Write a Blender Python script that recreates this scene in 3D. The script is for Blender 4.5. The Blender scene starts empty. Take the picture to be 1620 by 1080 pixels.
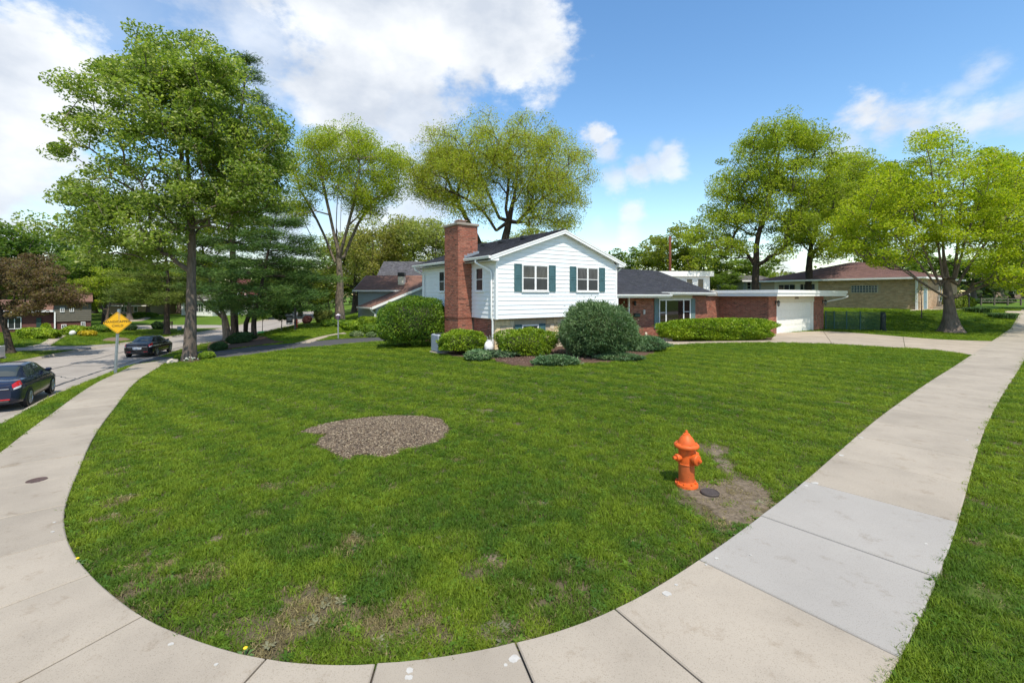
import bpy, math, random
import numpy as np
from mathutils import Vector, Matrix

scene = bpy.context.scene
COL = scene.collection
PI = math.pi
rng = np.random.default_rng(7)
random.seed(7)

# ------------------------------------------------------------------ camera
EYE = 2.6
F_PX, CX, CY = 720.0, 810.0, 467.0          # focal length and optical axis measured in the 1620x1080 photograph
cam_data = bpy.data.cameras.new('camera')
cam = bpy.data.objects.new('camera', cam_data)
COL.objects.link(cam)
cam.location = (0, 0, EYE)
cam.rotation_euler = (PI / 2, 0, 0)
cam_data.sensor_width = 36
cam_data.lens = 36 * F_PX / 1620
cam_data.shift_y = -(540 - CY) / 1620
cam_data.clip_start = 0.05
cam_data.clip_end = 3000
scene.camera = cam

# ------------------------------------------------------------------ light
SUN_EL = math.radians(59)
SH = Vector((0.30, -0.954)).normalized()     # horizontal direction towards the sun
sun_dir = Vector((SH.x * math.cos(SUN_EL), SH.y * math.cos(SUN_EL), math.sin(SUN_EL)))
sd = bpy.data.lights.new('sun', 'SUN')
sd.energy = 3.9
sd.angle = math.radians(0.6)
sd.color = (1.0, 0.935, 0.83)
so = bpy.data.objects.new('sun', sd)
COL.objects.link(so)
so.location = (10, -30, 40)
so.rotation_euler = sun_dir.to_track_quat('Z', 'Y').to_euler()

scene.view_settings.view_transform = 'Standard'
scene.view_settings.look = 'None'
scene.view_settings.gamma = 1
scene.view_settings.use_curve_mapping = False
scene.view_settings.exposure = 0.5
scene.render.film_transparent = False

world = bpy.data.worlds.new('World')
scene.world = world
world.use_nodes = True


def build_world():
    nt = world.node_tree
    N, L = nt.nodes, nt.links
    N.clear()
    out = N.new('ShaderNodeOutputWorld')
    sky = N.new('ShaderNodeTexSky')
    sky.sky_type = 'NISHITA'
    sky.sun_disc = False
    sky.sun_elevation = SUN_EL
    sky.sun_rotation = math.atan2(SH.x, SH.y)
    sky.altitude = 200
    sky.air_density = 1.25
    sky.dust_density = 0.05
    sky.ozone_density = 1.6
    bg_sky = N.new('ShaderNodeBackground')
    bg_sky.inputs['Strength'].default_value = 0.15
    hsv = N.new('ShaderNodeHueSaturation')
    hsv.inputs['Saturation'].default_value = 1.2
    L.new(sky.outputs[0], hsv.inputs['Color'])
    L.new(hsv.outputs[0], bg_sky.inputs['Color'])
    tc = N.new('ShaderNodeTexCoord')
    nrm = N.new('ShaderNodeVectorMath'); nrm.operation = 'NORMALIZE'
    L.new(tc.outputs['Generated'], nrm.inputs[0])
    d = nrm.outputs[0]

    def math_n(op, a, b=None, clamp=False):
        m = N.new('ShaderNodeMath'); m.operation = op; m.use_clamp = clamp
        for i, v in enumerate((a, b)):
            if v is None:
                continue
            if isinstance(v, (int, float)):
                m.inputs[i].default_value = v
            else:
                L.new(v, m.inputs[i])
        return m.outputs[0]

    sep = N.new('ShaderNodeSeparateXYZ'); L.new(d, sep.inputs[0])
    # stretch the noise sideways as clouds seen from below are
    comb = N.new('ShaderNodeVectorMath'); comb.operation = 'MULTIPLY'
    L.new(d, comb.inputs[0]); comb.inputs[1].default_value = (1.0, 1.0, 1.6)

    def noise(scale, detail, rough, off=0.0):
        n = N.new('ShaderNodeTexNoise'); n.noise_dimensions = '4D'
        n.inputs['Scale'].default_value = scale
        n.inputs['Detail'].default_value = detail
        n.inputs['Roughness'].default_value = rough
        n.inputs['W'].default_value = off
        L.new(comb.outputs[0], n.inputs['Vector'])
        return n.outputs['Fac']
    n1 = noise(4.0, 9, 0.58, 1.3)
    n2 = noise(15.0, 6, 0.62, 4.1)
    fine_ = math_n('MULTIPLY', math_n('SUBTRACT', noise(24.0, 7, .65, 7.7), 0.5), 0.10)
    pert = math_n('ADD', math_n('MULTIPLY', math_n('SUBTRACT', n1, 0.5), 0.48),
                  math_n('MULTIPLY', math_n('SUBTRACT', n2, 0.5), 0.16))

    # cumulus banks: direction (as seen in the photograph) and angular radius, with softness and strength
    def dirpx(x, y):
        return Vector(((x - CX) / F_PX, 1.0, (CY - y) / F_PX)).normalized()
    banks = [
        (560, 20, 190, .17, 1.0), (680, 40, 150, .15, 1.0), (800, 40, 100, .10, 1.0), (560, 120, 120, .14, 1.0),
        (640, 150, 95, .12, .95), (600, 195, 60, .09, .75), (840, 85, 50, .06, .9), (420, 60, 120, .2, .7),
        (-20, 190, 150, .13, .98), (-60, 260, 170, .15, .95), (40, 270, 85, .14, .85), (230, 30, 90, .25, .22), (330, 30, 70, .2, .35),
        (40, 320, 90, .2, .5),
        (946, 212, 24, .03, .98), (962, 236, 18, .035, .75), (975, 285, 20, .04, .7), (1010, 274, 22, .04, .8), (1060, 256, 24, .04, .8), (1035, 264, 20, .04, .75),
        (1040, 232, 10, .03, .4), (998, 336, 16, .035, .75), (995, 370, 14, .035, .65), (945, 358, 9, .03, .5),
        (1365, 190, 46, .06, .98), (1400, 200, 46, .07, .95), (1450, 196, 40, .07, .9), (1500, 192, 36, .07, .85), (1550, 190, 36, .07, .85), (1600, 185, 36, .08, .8),
        (1350, 225, 40, .08, .7), (1545, 118, 26, .05, .55), (1520, 140, 22, .05, .45), (1575, 100, 18, .05, .5),
        (650, 345, 70, .12, .85), (560, 360, 70, .14, .75), (450, 370, 80, .14, .8), (330, 360, 80, .14, .85), (240, 370, 80, .14, .8),
        (1240, 440, 40, .1, .8),
    ]
    total = None
    for (x, y, r, soft, st) in banks:
        c = dirpx(x, y)
        rel = r / F_PX * (c.y ** 1.0)
        dist = N.new('ShaderNodeVectorMath'); dist.operation = 'DISTANCE'
        L.new(d, dist.inputs[0]); dist.inputs[1].default_value = c
        k = min(1.0, r / 150.0) ** 0.8
        dd = math_n('ADD', dist.outputs['Value'], math_n('ADD', math_n('MULTIPLY', pert, k), math_n('MULTIPLY', fine_, k ** .5)))
        mr = N.new('ShaderNodeMapRange'); mr.interpolation_type = 'SMOOTHSTEP'
        L.new(dd, mr.inputs['Value'])
        mr.inputs['From Min'].default_value = rel + soft * 0.32
        mr.inputs['From Max'].default_value = rel - soft * 0.40
        mr.inputs['To Min'].default_value = 0.0
        mr.inputs['To Max'].default_value = st
        total = mr.outputs[0] if total is None else math_n('MAXIMUM', total, mr.outputs[0])
    # the rest of the sky (above, beside and behind the camera) carries scattered clouds of the same kind
    n3 = noise(2.1, 8, 0.55, 9.0)
    mr = N.new('ShaderNodeMapRange'); mr.interpolation_type = 'SMOOTHSTEP'
    L.new(n3, mr.inputs['Value'])
    mr.inputs['From Min'].default_value = 0.50
    mr.inputs['From Max'].default_value = 0.62
    infront = N.new('ShaderNodeMapRange'); infront.interpolation_type = 'SMOOTHSTEP'
    L.new(sep.outputs['Y'], infront.inputs['Value'])
    infront.inputs['From Min'].default_value = 0.55
    infront.inputs['From Max'].default_value = 0.40
    other = math_n('MULTIPLY', mr.outputs[0], infront.outputs[0])
    total = math_n('MAXIMUM', total, math_n('MULTIPLY', other, 0.9))
    # cloud tone: white puffs with greyer thick parts
    n4 = noise(5.0, 6, 0.55, 12.0)
    ramp = N.new('ShaderNodeMapRange')
    L.new(n4, ramp.inputs['Value'])
    ramp.inputs['From Min'].default_value = 0.36
    ramp.inputs['From Max'].default_value = 0.62
    mixc = N.new('ShaderNodeMix'); mixc.data_type = 'RGBA'
    L.new(ramp.outputs[0], mixc.inputs['Factor'])
    mixc.inputs['A'].default_value = (0.50, 0.55, 0.63, 1)
    mixc.inputs['B'].default_value = (0.80, 0.82, 0.84, 1)
    bg_cl = N.new('ShaderNodeBackground')
    L.new(mixc.outputs['Result'], bg_cl.inputs['Color'])
    bg_cl.inputs['Strength'].default_value = 0.95
    mix = N.new('ShaderNodeMixShader')
    L.new(total, mix.inputs[0])
    L.new(bg_sky.outputs[0], mix.inputs[1])
    L.new(bg_cl.outputs[0], mix.inputs[2])
    L.new(mix.outputs[0], out.inputs['Surface'])


build_world()

# ------------------------------------------------------------------ frames and terrain
ANG = math.radians(35)
U = np.array([math.cos(ANG), math.sin(ANG)])           # along the street in front of the house
V = np.array([-math.sin(ANG), math.cos(ANG)])          # away from it
C0 = np.array([-0.68, 19.6])                           # front left corner of the house


def hp(s, t, z=0.0):
    return (C0[0] + s * U[0] + t * V[0], C0[1] + s * U[1] + t * V[1], z)


def ss(x, a, b):
    t = np.clip((np.asarray(x, float) - a) / (b - a), 0, 1)
    return t * t * (3 - 2 * t)


# near kerb of the street (x, y, z of the gutter), from the right, round the corner, then up the left hand street
KERB = [(90, 58, 0.05), (60, 40.5, 0.0), (30, 20.0, -0.08), (14, 9.0, -0.15), (5, 2.9, -0.2), (1.6, 0.6, -0.2), (-1.2, -0.6, -0.22), (-4.2, -0.2, -0.3),
        (-6.8, 1.6, -0.45), (-9.84, 5.33, -0.72), (-12.6, 9.4, -1.02), (-15.1, 13.4, -1.26), (-18.05, 18.0, -1.40), (-22.6, 26.35, -1.73), (-26.2, 34.3, -1.98),
        (-29.0, 42, -2.08), (-31.4, 56, -2.2), (-34.8, 72, -2.22), (-40, 90, -2.25), (-48, 115, -2.3), (-58, 140, -2.3)]


def smooth_path(P, n=6):
    P = np.array(P, float)
    out = []
    for i in range(len(P) - 1):
        p0 = P[max(i - 1, 0)]; p1 = P[i]; p2 = P[i + 1]; p3 = P[min(i + 2, len(P) - 1)]
        for k in range(n):
            t = k / n
            out.append(0.5 * ((2 * p1) + (-p0 + p2) * t + (2 * p0 - 5 * p1 + 4 * p2 - p3) * t * t + (-p0 + 3 * p1 - 3 * p2 + p3) * t ** 3))
    out.append(P[-1])
    return np.array(out)


def in_poly(x, y, P):
    P = np.asarray(P)[:, :2]
    inside = np.zeros(x.shape, bool)
    j = len(P) - 1
    for i in range(len(P)):
        xi, yi = P[i]; xj, yj = P[j]
        c = ((yi > y) != (yj > y)) & (x < (xj - xi) * (y - yi) / (yj - yi + 1e-12) + xi)
        inside ^= c
        j = i
    return inside


KP = smooth_path(KERB, 4)
HOUSE_SIDE = [tuple(p[:2]) for p in KP] + [(-58, 600), (600, 600), (600, 388)]
ROAD_W = 8.0


def kerb_info(x, y):
    """signed distance outside the near kerb (street side positive), kerb z and position along it"""
    x = np.asarray(x, float).ravel(); y = np.asarray(y, float).ravel()
    best = np.full(x.shape, 1e9); sgn = np.ones(x.shape); zc = np.zeros(x.shape)
    for i in range(len(KP) - 1):
        a = KP[i]; b = KP[i + 1]
        dx, dy = b[0] - a[0], b[1] - a[1]
        L2 = dx * dx + dy * dy
        t = np.clip(((x - a[0]) * dx + (y - a[1]) * dy) / L2, 0, 1)
        ex = x - (a[0] + t * dx); ey = y - (a[1] + t * dy)
        dd = np.hypot(ex, ey)
        m = dd < best - 1e-9
        best = np.where(m, dd, best)
        cr = dx * ey - dy * ex           # >0: left of the travel direction (right to left round the corner) = street side
        sgn = np.where(m, np.where(cr > 0, 1, -1), sgn)
        zc = np.where(m, a[2] + t * (b[2] - a[2]), zc)
    sgn = np.where(in_poly(x, y, HOUSE_SIDE), -1, 1)
    return best * sgn, zc


def terrain(x, y):
    x = np.asarray(x, float); y = np.asarray(y, float)
    shp = x.shape
    x = x.ravel(); y = y.ravel()
    a = x * V[0] + y * V[1]; b = x * U[0] + y * U[1]
    hL = np.interp(a, [5, 7, 12.8, 22, 30, 40, 60, 100], [0, -.05, -.35, -.7, -.95, -1.25, -1.55, -1.7])
    hR = np.interp(a, [3, 5, 12, 21, 30, 45, 80], [0, .02, .08, .1, -.3, -.35, -.4])
    hR = hR + (np.interp(a, [3, 14], [0, .1]) - hR) * ss(b, 14, 20)
    h = hL + (hR - hL) * ss(b, -1.7, 9)
    h = h + 1.1 * ss(y, 34, 45) * ss(x, 19, 27) + 0.5 * ss(y, 50, 110) * ss(x, 19, 27)
    d, zc = kerb_info(x, y)
    blend = np.interp(a, [5, 30, 45, 70], [1.5, 1.6, 8, 14])
    inside = zc + .13 + (h - zc - .13) * ss(-d, 0.15, blend)
    dd = np.maximum(d, 0)
    road = zc - .22
    far = zc + .13 + 0.033 * np.minimum(np.maximum(dd - ROAD_W, 0), 30)
    out = np.where(d <= 0, inside, np.where(d < ROAD_W, road, far))
    return out.reshape(shp)


def tz(x, y):
    return float(terrain(np.array([x]), np.array([y]))[0])


def gp(px, py, lift=0.0):
    """the point of the ground that the photograph shows at pixel px, py"""
    rx, rz = (px - CX) / F_PX, (CY - py) / F_PX
    ys = np.concatenate([np.arange(2, 40, 0.1), np.arange(40, 200, 0.5)])
    h = terrain(rx * ys, ys) + lift
    g = EYE + rz * ys - h
    i = np.argmax(g < 0)
    if g[i] >= 0:
        i = len(ys) - 1
    y0, y1, g0, g1 = ys[i - 1], ys[i], g[i - 1], g[i]
    y = y0 + (y1 - y0) * g0 / (g0 - g1 + 1e-12)
    return np.array([rx * y, y, tz(rx * y, y)])


def wp(px, py, Y):
    """point at depth Y seen at pixel px, py"""
    return np.array([(px - CX) * Y / F_PX, Y, EYE + (CY - py) * Y / F_PX])


# ------------------------------------------------------------------ object helpers
def tag(o, label=None, cat=None, group=None, kind=None):
    if label: o['label'] = label
    if cat: o['category'] = cat
    if group: o['group'] = group
    if kind: o['kind'] = kind
    return o


def thing(name, label, cat, loc, group=None):
    o = bpy.data.objects.new(name, None)
    o.empty_display_size = 0.3
    COL.objects.link(o)
    o.location = Vector([float(c) for c in loc])
    return tag(o, label, cat, group)


def origin_of(parent):
    v = Vector((0, 0, 0))
    while parent is not None:
        v += parent.location
        parent = parent.parent
    return v


def mesh_np(name, V_, F_, mat, parent=None, smooth=False, col=None, world=True, loc=None):
    """V_ (n,3); F_ list of tuples or an (m,k) array; col: per-vertex colours (n,3)"""
    me = bpy.data.meshes.new(name)
    V_ = np.asarray(V_, float)
    off = np.array(origin_of(parent)) if (parent is not None and world) else np.zeros(3)
    if loc is not None:
        off = off + np.asarray(loc, float)
    V_ = V_ - off
    if isinstance(F_, np.ndarray):
        m, k = F_.shape
        me.vertices.add(len(V_)); me.vertices.foreach_set('co', V_.astype(np.float32).ravel())
        me.loops.add(m * k); me.loops.foreach_set('vertex_index', F_.astype(np.int32).ravel())
        me.polygons.add(m)
        me.polygons.foreach_set('loop_start', (np.arange(m) * k).astype(np.int32))
        me.update(calc_edges=True)
    else:
        me.from_pydata([tuple(v) for v in V_], [], F_)
        me.update()
    if smooth:
        me.polygons.foreach_set('use_smooth', np.ones(len(me.polygons), bool))
    if col is not None:
        ca = me.color_attributes.new('Col', 'FLOAT_COLOR', 'POINT')
        c = np.ones((len(V_), 4), np.float32); c[:, :3] = col
        ca.data.foreach_set('color', c.ravel())
    if mat is not None:
        me.materials.append(mat)
    o = bpy.data.objects.new(name, me)
    COL.objects.link(o)
    if parent is not None:
        o.parent = parent
    if loc is not None:
        o.location = Vector(loc)
    return o


class MB:
    """collects simple shapes into one mesh"""
    def __init__(self):
        self.v = []; self.f = []; self.c = []; self.cur = (1, 1, 1)

    def add(self, vs, fs, fn=None):
        b = len(self.v)
        for p in vs:
            self.v.append(tuple(fn(*p)) if fn else tuple(p))
            self.c.append(self.cur)
        for f in fs:
            self.f.append(tuple(b + i for i in f))
        return self

    def box(self, lo, hi, fn=None, bottom=True):
        x0, y0, z0 = lo; x1, y1, z1 = hi
        vs = [(x0, y0, z0), (x1, y0, z0), (x1, y1, z0), (x0, y1, z0), (x0, y0, z1), (x1, y0, z1), (x1, y1, z1), (x0, y1, z1)]
        fs = [(4, 5, 6, 7), (0, 1, 5, 4), (1, 2, 6, 5), (2, 3, 7, 6), (3, 0, 4, 7)]
        if bottom:
            fs.append((3, 2, 1, 0))
        return self.add(vs, fs, fn)

    def bbox(self, lo, hi, bv, fn=None):
        """box with chamfered edges"""
        (x0, y0, z0), (x1, y1, z1) = lo, hi
        b = min(bv, (x1 - x0) * .45, (y1 - y0) * .45, (z1 - z0) * .45)
        vs = []; idx = {}
        for i, (xa, xs) in enumerate(((x0, 1), (x1, -1))):
            for j, (ya, ys) in enumerate(((y0, 1), (y1, -1))):
                for k, (za, zs) in enumerate(((z0, 1), (z1, -1))):
                    idx[(i, j, k, 0)] = len(vs); vs.append((xa, ya + ys * b, za + zs * b))
                    idx[(i, j, k, 1)] = len(vs); vs.append((xa + xs * b, ya, za + zs * b))
                    idx[(i, j, k, 2)] = len(vs); vs.append((xa + xs * b, ya + ys * b, za))
        I = idx
        fs = []
        for i in (0, 1):
            f = [I[(i, 0, 0, 0)], I[(i, 0, 1, 0)], I[(i, 1, 1, 0)], I[(i, 1, 0, 0)]]
            fs.append(tuple(f if i == 0 else f[::-1]))
        for j in (0, 1):
            f = [I[(0, j, 0, 1)], I[(1, j, 0, 1)], I[(1, j, 1, 1)], I[(0, j, 1, 1)]]
            fs.append(tuple(f if j == 0 else f[::-1]))
        for k in (0, 1):
            f = [I[(0, 0, k, 2)], I[(0, 1, k, 2)], I[(1, 1, k, 2)], I[(1, 0, k, 2)]]
            fs.append(tuple(f if k == 0 else f[::-1]))
        for j in (0, 1):
            for k in (0, 1):
                fs.append((I[(0, j, k, 1)], I[(1, j, k, 1)], I[(1, j, k, 2)], I[(0, j, k, 2)]))
        for i in (0, 1):
            for k in (0, 1):
                fs.append((I[(i, 0, k, 0)], I[(i, 1, k, 0)], I[(i, 1, k, 2)], I[(i, 0, k, 2)]))
        for i in (0, 1):
            for j in (0, 1):
                fs.append((I[(i, j, 0, 0)], I[(i, j, 1, 0)], I[(i, j, 1, 1)], I[(i, j, 0, 1)]))
        for i in (0, 1):
            for j in (0, 1):
                for k in (0, 1):
                    fs.append((I[(i, j, k, 0)], I[(i, j, k, 1)], I[(i, j, k, 2)]))
        return self.add(vs, fs, fn)

    def tube(self, pts, rad, n=8, fn=None, caps=True):
        pts = [Vector([float(c) for c in p]) for p in pts]
        if not hasattr(rad, '__len__'):
            rad = [rad] * len(pts)
        ring = []; vs = []
        up0 = None
        for i, p in enumerate(pts):
            d = (pts[min(i + 1, len(pts) - 1)] - pts[max(i - 1, 0)]).normalized()
            ref = Vector((0, 0, 1)) if abs(d.z) < 0.9 else Vector((1, 0, 0))
            if up0 is not None:
                ref = up0
            a = ref - d * ref.dot(d)
            a = a.normalized() if a.length > 1e-6 else d.orthogonal().normalized()
            up0 = a
            b = d.cross(a)
            for k in range(n):
                an = 2 * PI * k / n
                vs.append(tuple(p + (a * math.cos(an) + b * math.sin(an)) * rad[i]))
        fs = []
        for i in range(len(pts) - 1):
            for k in range(n):
                k2 = (k + 1) % n
                fs.append((i * n + k, i * n + k2, (i + 1) * n + k2, (i + 1) * n + k))
        if caps:
            fs.append(tuple(range(n - 1, -1, -1)))
            fs.append(tuple((len(pts) - 1) * n + k for k in range(n)))
        return self.add(vs, fs, fn)

    def lathe(self, prof, n=20, M=None, fn=None):
        """prof: (r, z) from bottom to top, about z"""
        vs = []; fs = []
        for r, z in prof:
            for k in range(n):
                an = 2 * PI * k / n
                p = Vector((r * math.cos(an), r * math.sin(an), z))
                vs.append(tuple(M @ p if M else p))
        for i in range(len(prof) - 1):
            for k in range(n):
                k2 = (k + 1) % n
                fs.append((i * n + k, i * n + k2, (i + 1) * n + k2, (i + 1) * n + k))
        fs.append(tuple(range(n - 1, -1, -1)))
        fs.append(tuple((len(prof) - 1) * n + k for k in range(n)))
        return self.add(vs, fs, fn)

    def poly_prism(self, pts, z0, z1, fn=None):
        n = len(pts)
        vs = [(p[0], p[1], z0) for p in pts] + [(p[0], p[1], z1) for p in pts]
        fs = [tuple(range(n - 1, -1, -1)), tuple(range(n, 2 * n))]
        for i in range(n):
            j = (i + 1) % n
            fs.append((i, j, n + j, n + i))
        return self.add(vs, fs, fn)

    def build(self, name, mat, parent=None, smooth=False, colour=False, world=True, auto=None):
        o = mesh_np(name, np.array(self.v), self.f, mat, parent, smooth, np.array(self.c) if colour else None, world)
        if auto is not None:
            me = o.data
            me.polygons.foreach_set('use_smooth', np.ones(len(me.polygons), bool))
            try:
                me.set_sharp_from_angle(angle=math.radians(auto))
            except Exception:
                pass
        return o


# ------------------------------------------------------------------ materials
MATS = {}


def new_mat(name):
    m = bpy.data.materials.new(name)
    m.use_nodes = True
    return m, m.node_tree.nodes, m.node_tree.links, m.node_tree.nodes['Principled BSDF']


def add_bump(N, L, b, src, strength, dist=0.02):
    bp = N.new('ShaderNodeBump')
    bp.inputs['Strength'].default_value = strength
    bp.inputs['Distance'].default_value = dist
    L.new(src, bp.inputs['Height'])
    L.new(bp.outputs[0], b.inputs['Normal'])


def noise_node(N, L, scale, detail=5, rough=.55, coord='Object', stretch=None):
    tc = N.new('ShaderNodeTexCoord')
    src = tc.outputs[coord]
    if coord == 'World':
        pass
    if stretch:
        mp = N.new('ShaderNodeMapping'); mp.inputs['Scale'].default_value = stretch
        L.new(src, mp.inputs[0]); src = mp.outputs[0]
    n = N.new('ShaderNodeTexNoise')
    n.inputs['Scale'].default_value = scale
    n.inputs['Detail'].default_value = detail
    n.inputs['Roughness'].default_value = rough
    L.new(src, n.inputs['Vector'])
    return n.outputs['Fac']


def ramp_node(N, L, fac, stops):
    r = N.new('ShaderNodeValToRGB')
    e = r.color_ramp.elements
    while len(e) > 1:
        e.remove(e[-1])
    e[0].position = stops[0][0]; e[0].color = (*stops[0][1], 1)
    for p, c in stops[1:]:
        q = e.new(p); q.color = (*c, 1)
    L.new(fac, r.inputs[0])
    return r.outputs[0]


def mat_simple(name, col, rough=.6, var=.12, scale=6, metal=0, spec=.5, bump=0, bscale=40, coat=0, attr=False, stretch=None, bdist=.02):
    """base colour with soft procedural variation; attr multiplies in the mesh's own colours"""
    if name in MATS:
        return MATS[name]
    m, N, L, b = new_mat(name)
    f = noise_node(N, L, scale, 6, .6, stretch=stretch)
    lo = tuple(max(c * (1 - var), 0) for c in col); hi = tuple(min(c * (1 + var), 1) for c in col)
    c = ramp_node(N, L, f, [(.3, lo), (.7, hi)])
    if attr:
        at = N.new('ShaderNodeAttribute'); at.attribute_name = 'Col'
        mx = N.new('ShaderNodeMix'); mx.data_type = 'RGBA'; mx.blend_type = 'MULTIPLY'
        mx.inputs['Factor'].default_value = 1
        L.new(c, mx.inputs['A']); L.new(at.outputs['Color'], mx.inputs['B'])
        c = mx.outputs['Result']
    L.new(c, b.inputs['Base Color'])
    b.inputs['Roughness'].default_value = rough
    b.inputs['Metallic'].default_value = metal
    b.inputs['Specular IOR Level'].default_value = spec
    b.inputs['Coat Weight'].default_value = coat
    if bump:
        f2 = noise_node(N, L, bscale, 6, .65, stretch=stretch)
        add_bump(N, L, b, f2, bump, bdist)
    MATS[name] = m
    return m


def mat_leaf(name, trans=.35, rough=.55, spec=.3):
    """leaf: colour from the mesh (each leaf has its own), some light passes through"""
    if name in MATS:
        return MATS[name]
    m, N, L, b = new_mat(name)
    at = N.new('ShaderNodeAttribute'); at.attribute_name = 'Col'
    L.new(at.outputs['Color'], b.inputs['Base Color'])
    b.inputs['Roughness'].default_value = rough
    b.inputs['Specular IOR Level'].default_value = spec
    t = N.new('ShaderNodeBsdfTranslucent')
    mul = N.new('ShaderNodeMix'); mul.data_type = 'RGBA'; mul.blend_type = 'MULTIPLY'; mul.inputs['Factor'].default_value = 1
    L.new(at.outputs['Color'], mul.inputs['A']); mul.inputs['B'].default_value = (1.5, 1.55, .7, 1)
    L.new(mul.outputs['Result'], t.inputs['Color'])
    mx = N.new('ShaderNodeMixShader'); mx.inputs[0].default_value = trans
    L.new(b.outputs[0], mx.inputs[1]); L.new(t.outputs[0], mx.inputs[2])
    L.new(mx.outputs[0], N['Material Output'].inputs['Surface'])
    MATS[name] = m
    return m


def mat_concrete(name, base, dark=.82, coord='Object'):
    if name in MATS:
        return MATS[name]
    m, N, L, b = new_mat(name)
    big = noise_node(N, L, .9, 6, .6, coord)
    c1 = ramp_node(N, L, big, [(.3, tuple(c * dark for c in base)), (.55, base), (.8, tuple(min(c * 1.08, 1) for c in base))])
    sp = noise_node(N, L, 130, 2, .5, coord)
    c2 = ramp_node(N, L, sp, [(.33, (.62, .6, .56)), (.42, (1, 1, 1)), (.68, (1, 1, 1)), (.76, (1.12, 1.12, 1.12))])
    st = noise_node(N, L, 3.3, 8, .75, coord)
    c3 = ramp_node(N, L, st, [(.28, (.66, .60, .52)), (.44, (1, 1, 1)), (.62, (1, 1, 1)), (.75, (1.1, 1.08, 1.05))])
    mx = N.new('ShaderNodeMix'); mx.data_type = 'RGBA'; mx.blend_type = 'MULTIPLY'; mx.inputs['Factor'].default_value = .7
    L.new(c1, mx.inputs['A']); L.new(c2, mx.inputs['B'])
    mx2 = N.new('ShaderNodeMix'); mx2.data_type = 'RGBA'; mx2.blend_type = 'MULTIPLY'; mx2.inputs['Factor'].default_value = .8
    L.new(mx.outputs['Result'], mx2.inputs['A']); L.new(c3, mx2.inputs['B'])
    oi = N.new('ShaderNodeObjectInfo')
    mr = N.new('ShaderNodeMapRange'); L.new(oi.outputs['Random'], mr.inputs['Value'])
    mr.inputs['To Min'].default_value = .93; mr.inputs['To Max'].default_value = 1.06
    mx3 = N.new('ShaderNodeMix'); mx3.data_type = 'RGBA'; mx3.blend_type = 'MULTIPLY'; mx3.inputs['Factor'].default_value = 1
    L.new(mx2.outputs['Result'], mx3.inputs['A']); L.new(mr.outputs[0], mx3.inputs['B'])
    L.new(mx3.outputs['Result'], b.inputs['Base Color'])
    b.inputs['Roughness'].default_value = .9
    b.inputs['Specular IOR Level'].default_value = .25
    add_bump(N, L, b, sp, .25, .004)
    MATS[name] = m
    return m


def mat_glass(name='window_glass', col=(.03, .035, .04), rough=.04):
    if name in MATS:
        return MATS[name]
    m, N, L, b = new_mat(name)
    b.inputs['Base Color'].default_value = (*col, 1)
    b.inputs['Roughness'].default_value = rough
    b.inputs['Specular IOR Level'].default_value = .6
    f = noise_node(N, L, 1.2, 2, .5)
    add_bump(N, L, b, f, .04, .05)
    MATS[name] = m
    return m


def mat_bark(name, col, scale=9):
    if name in MATS:
        return MATS[name]
    m, N, L, b = new_mat(name)
    f = noise_node(N, L, scale, 7, .7, stretch=(1, 1, .22))
    c = ramp_node(N, L, f, [(.3, tuple(c * .45 for c in col)), (.55, col), (.75, tuple(c * 1.35 for c in col))])
    L.new(c, b.inputs['Base Color'])
    b.inputs['Roughness'].default_value = .95
    b.inputs['Specular IOR Level'].default_value = .15
    add_bump(N, L, b, f, 1.0, .05)
    MATS[name] = m
    return m


WHITE = mat_simple('white_paint', (.80, .80, .78), .45, .05, 3, bump=.05, bscale=30)
SIDING = mat_simple('white_siding_paint', (.78, .80, .80), .5, .05, 2.2, bump=.06, bscale=25, stretch=(1, 1, 4))
GLASS = mat_glass()
SHUT = mat_simple('teal_shutter_paint', (.055, .13, .14), .55, .15, 5)
BRICK = mat_simple('red_brick', (.262, .092, .055), .85, .22, 14, attr=True, bump=.35, bscale=60, bdist=.01)
MORTAR = mat_simple('mortar', (.37, .275, .205), .95, .15, 20, bump=.3, bscale=80)
ROOF = mat_simple('charcoal_shingle', (.052, .054, .062), .95, .3, 30, attr=True, bump=.5, bscale=90, spec=.2)
METAL = mat_simple('galvanised_steel', (.42, .43, .44), .45, .12, 8, metal=.7)
BLACK = mat_simple('black_metal', (.018, .018, .02), .45, .2, 12)
RUBBER = mat_simple('tyre_rubber', (.02, .02, .021), .85, .2, 12)
SOIL = mat_simple('bed_mulch', (.10, .062, .045), .97, .4, 22, bump=.9, bscale=45, spec=.1)
CONC = mat_concrete('old_concrete', (.35, .302, .24))
CONC_NEW = mat_concrete('newer_grey_concrete', (.33, .307, .275), .93)
CONC_DRIVE = mat_concrete('driveway_concrete', (.39, .325, .25))
LEAF = mat_leaf('leaf', .5)
NEEDLE = mat_leaf('needle', .12, .6, .25)
HEDGE = mat_leaf('hedge_leaf', .22, .5, .35)
BARK_GREY = mat_bark('grey_bark', (.165, .13, .105))
BARK_DARK = mat_bark('dark_bark', (.075, .058, .046))
BARK_PALE = mat_bark('pale_bark', (.21, .17, .13))
CORE = mat_simple('inner_twigs', (.035, .035, .018), .95, .3, 10)
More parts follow.
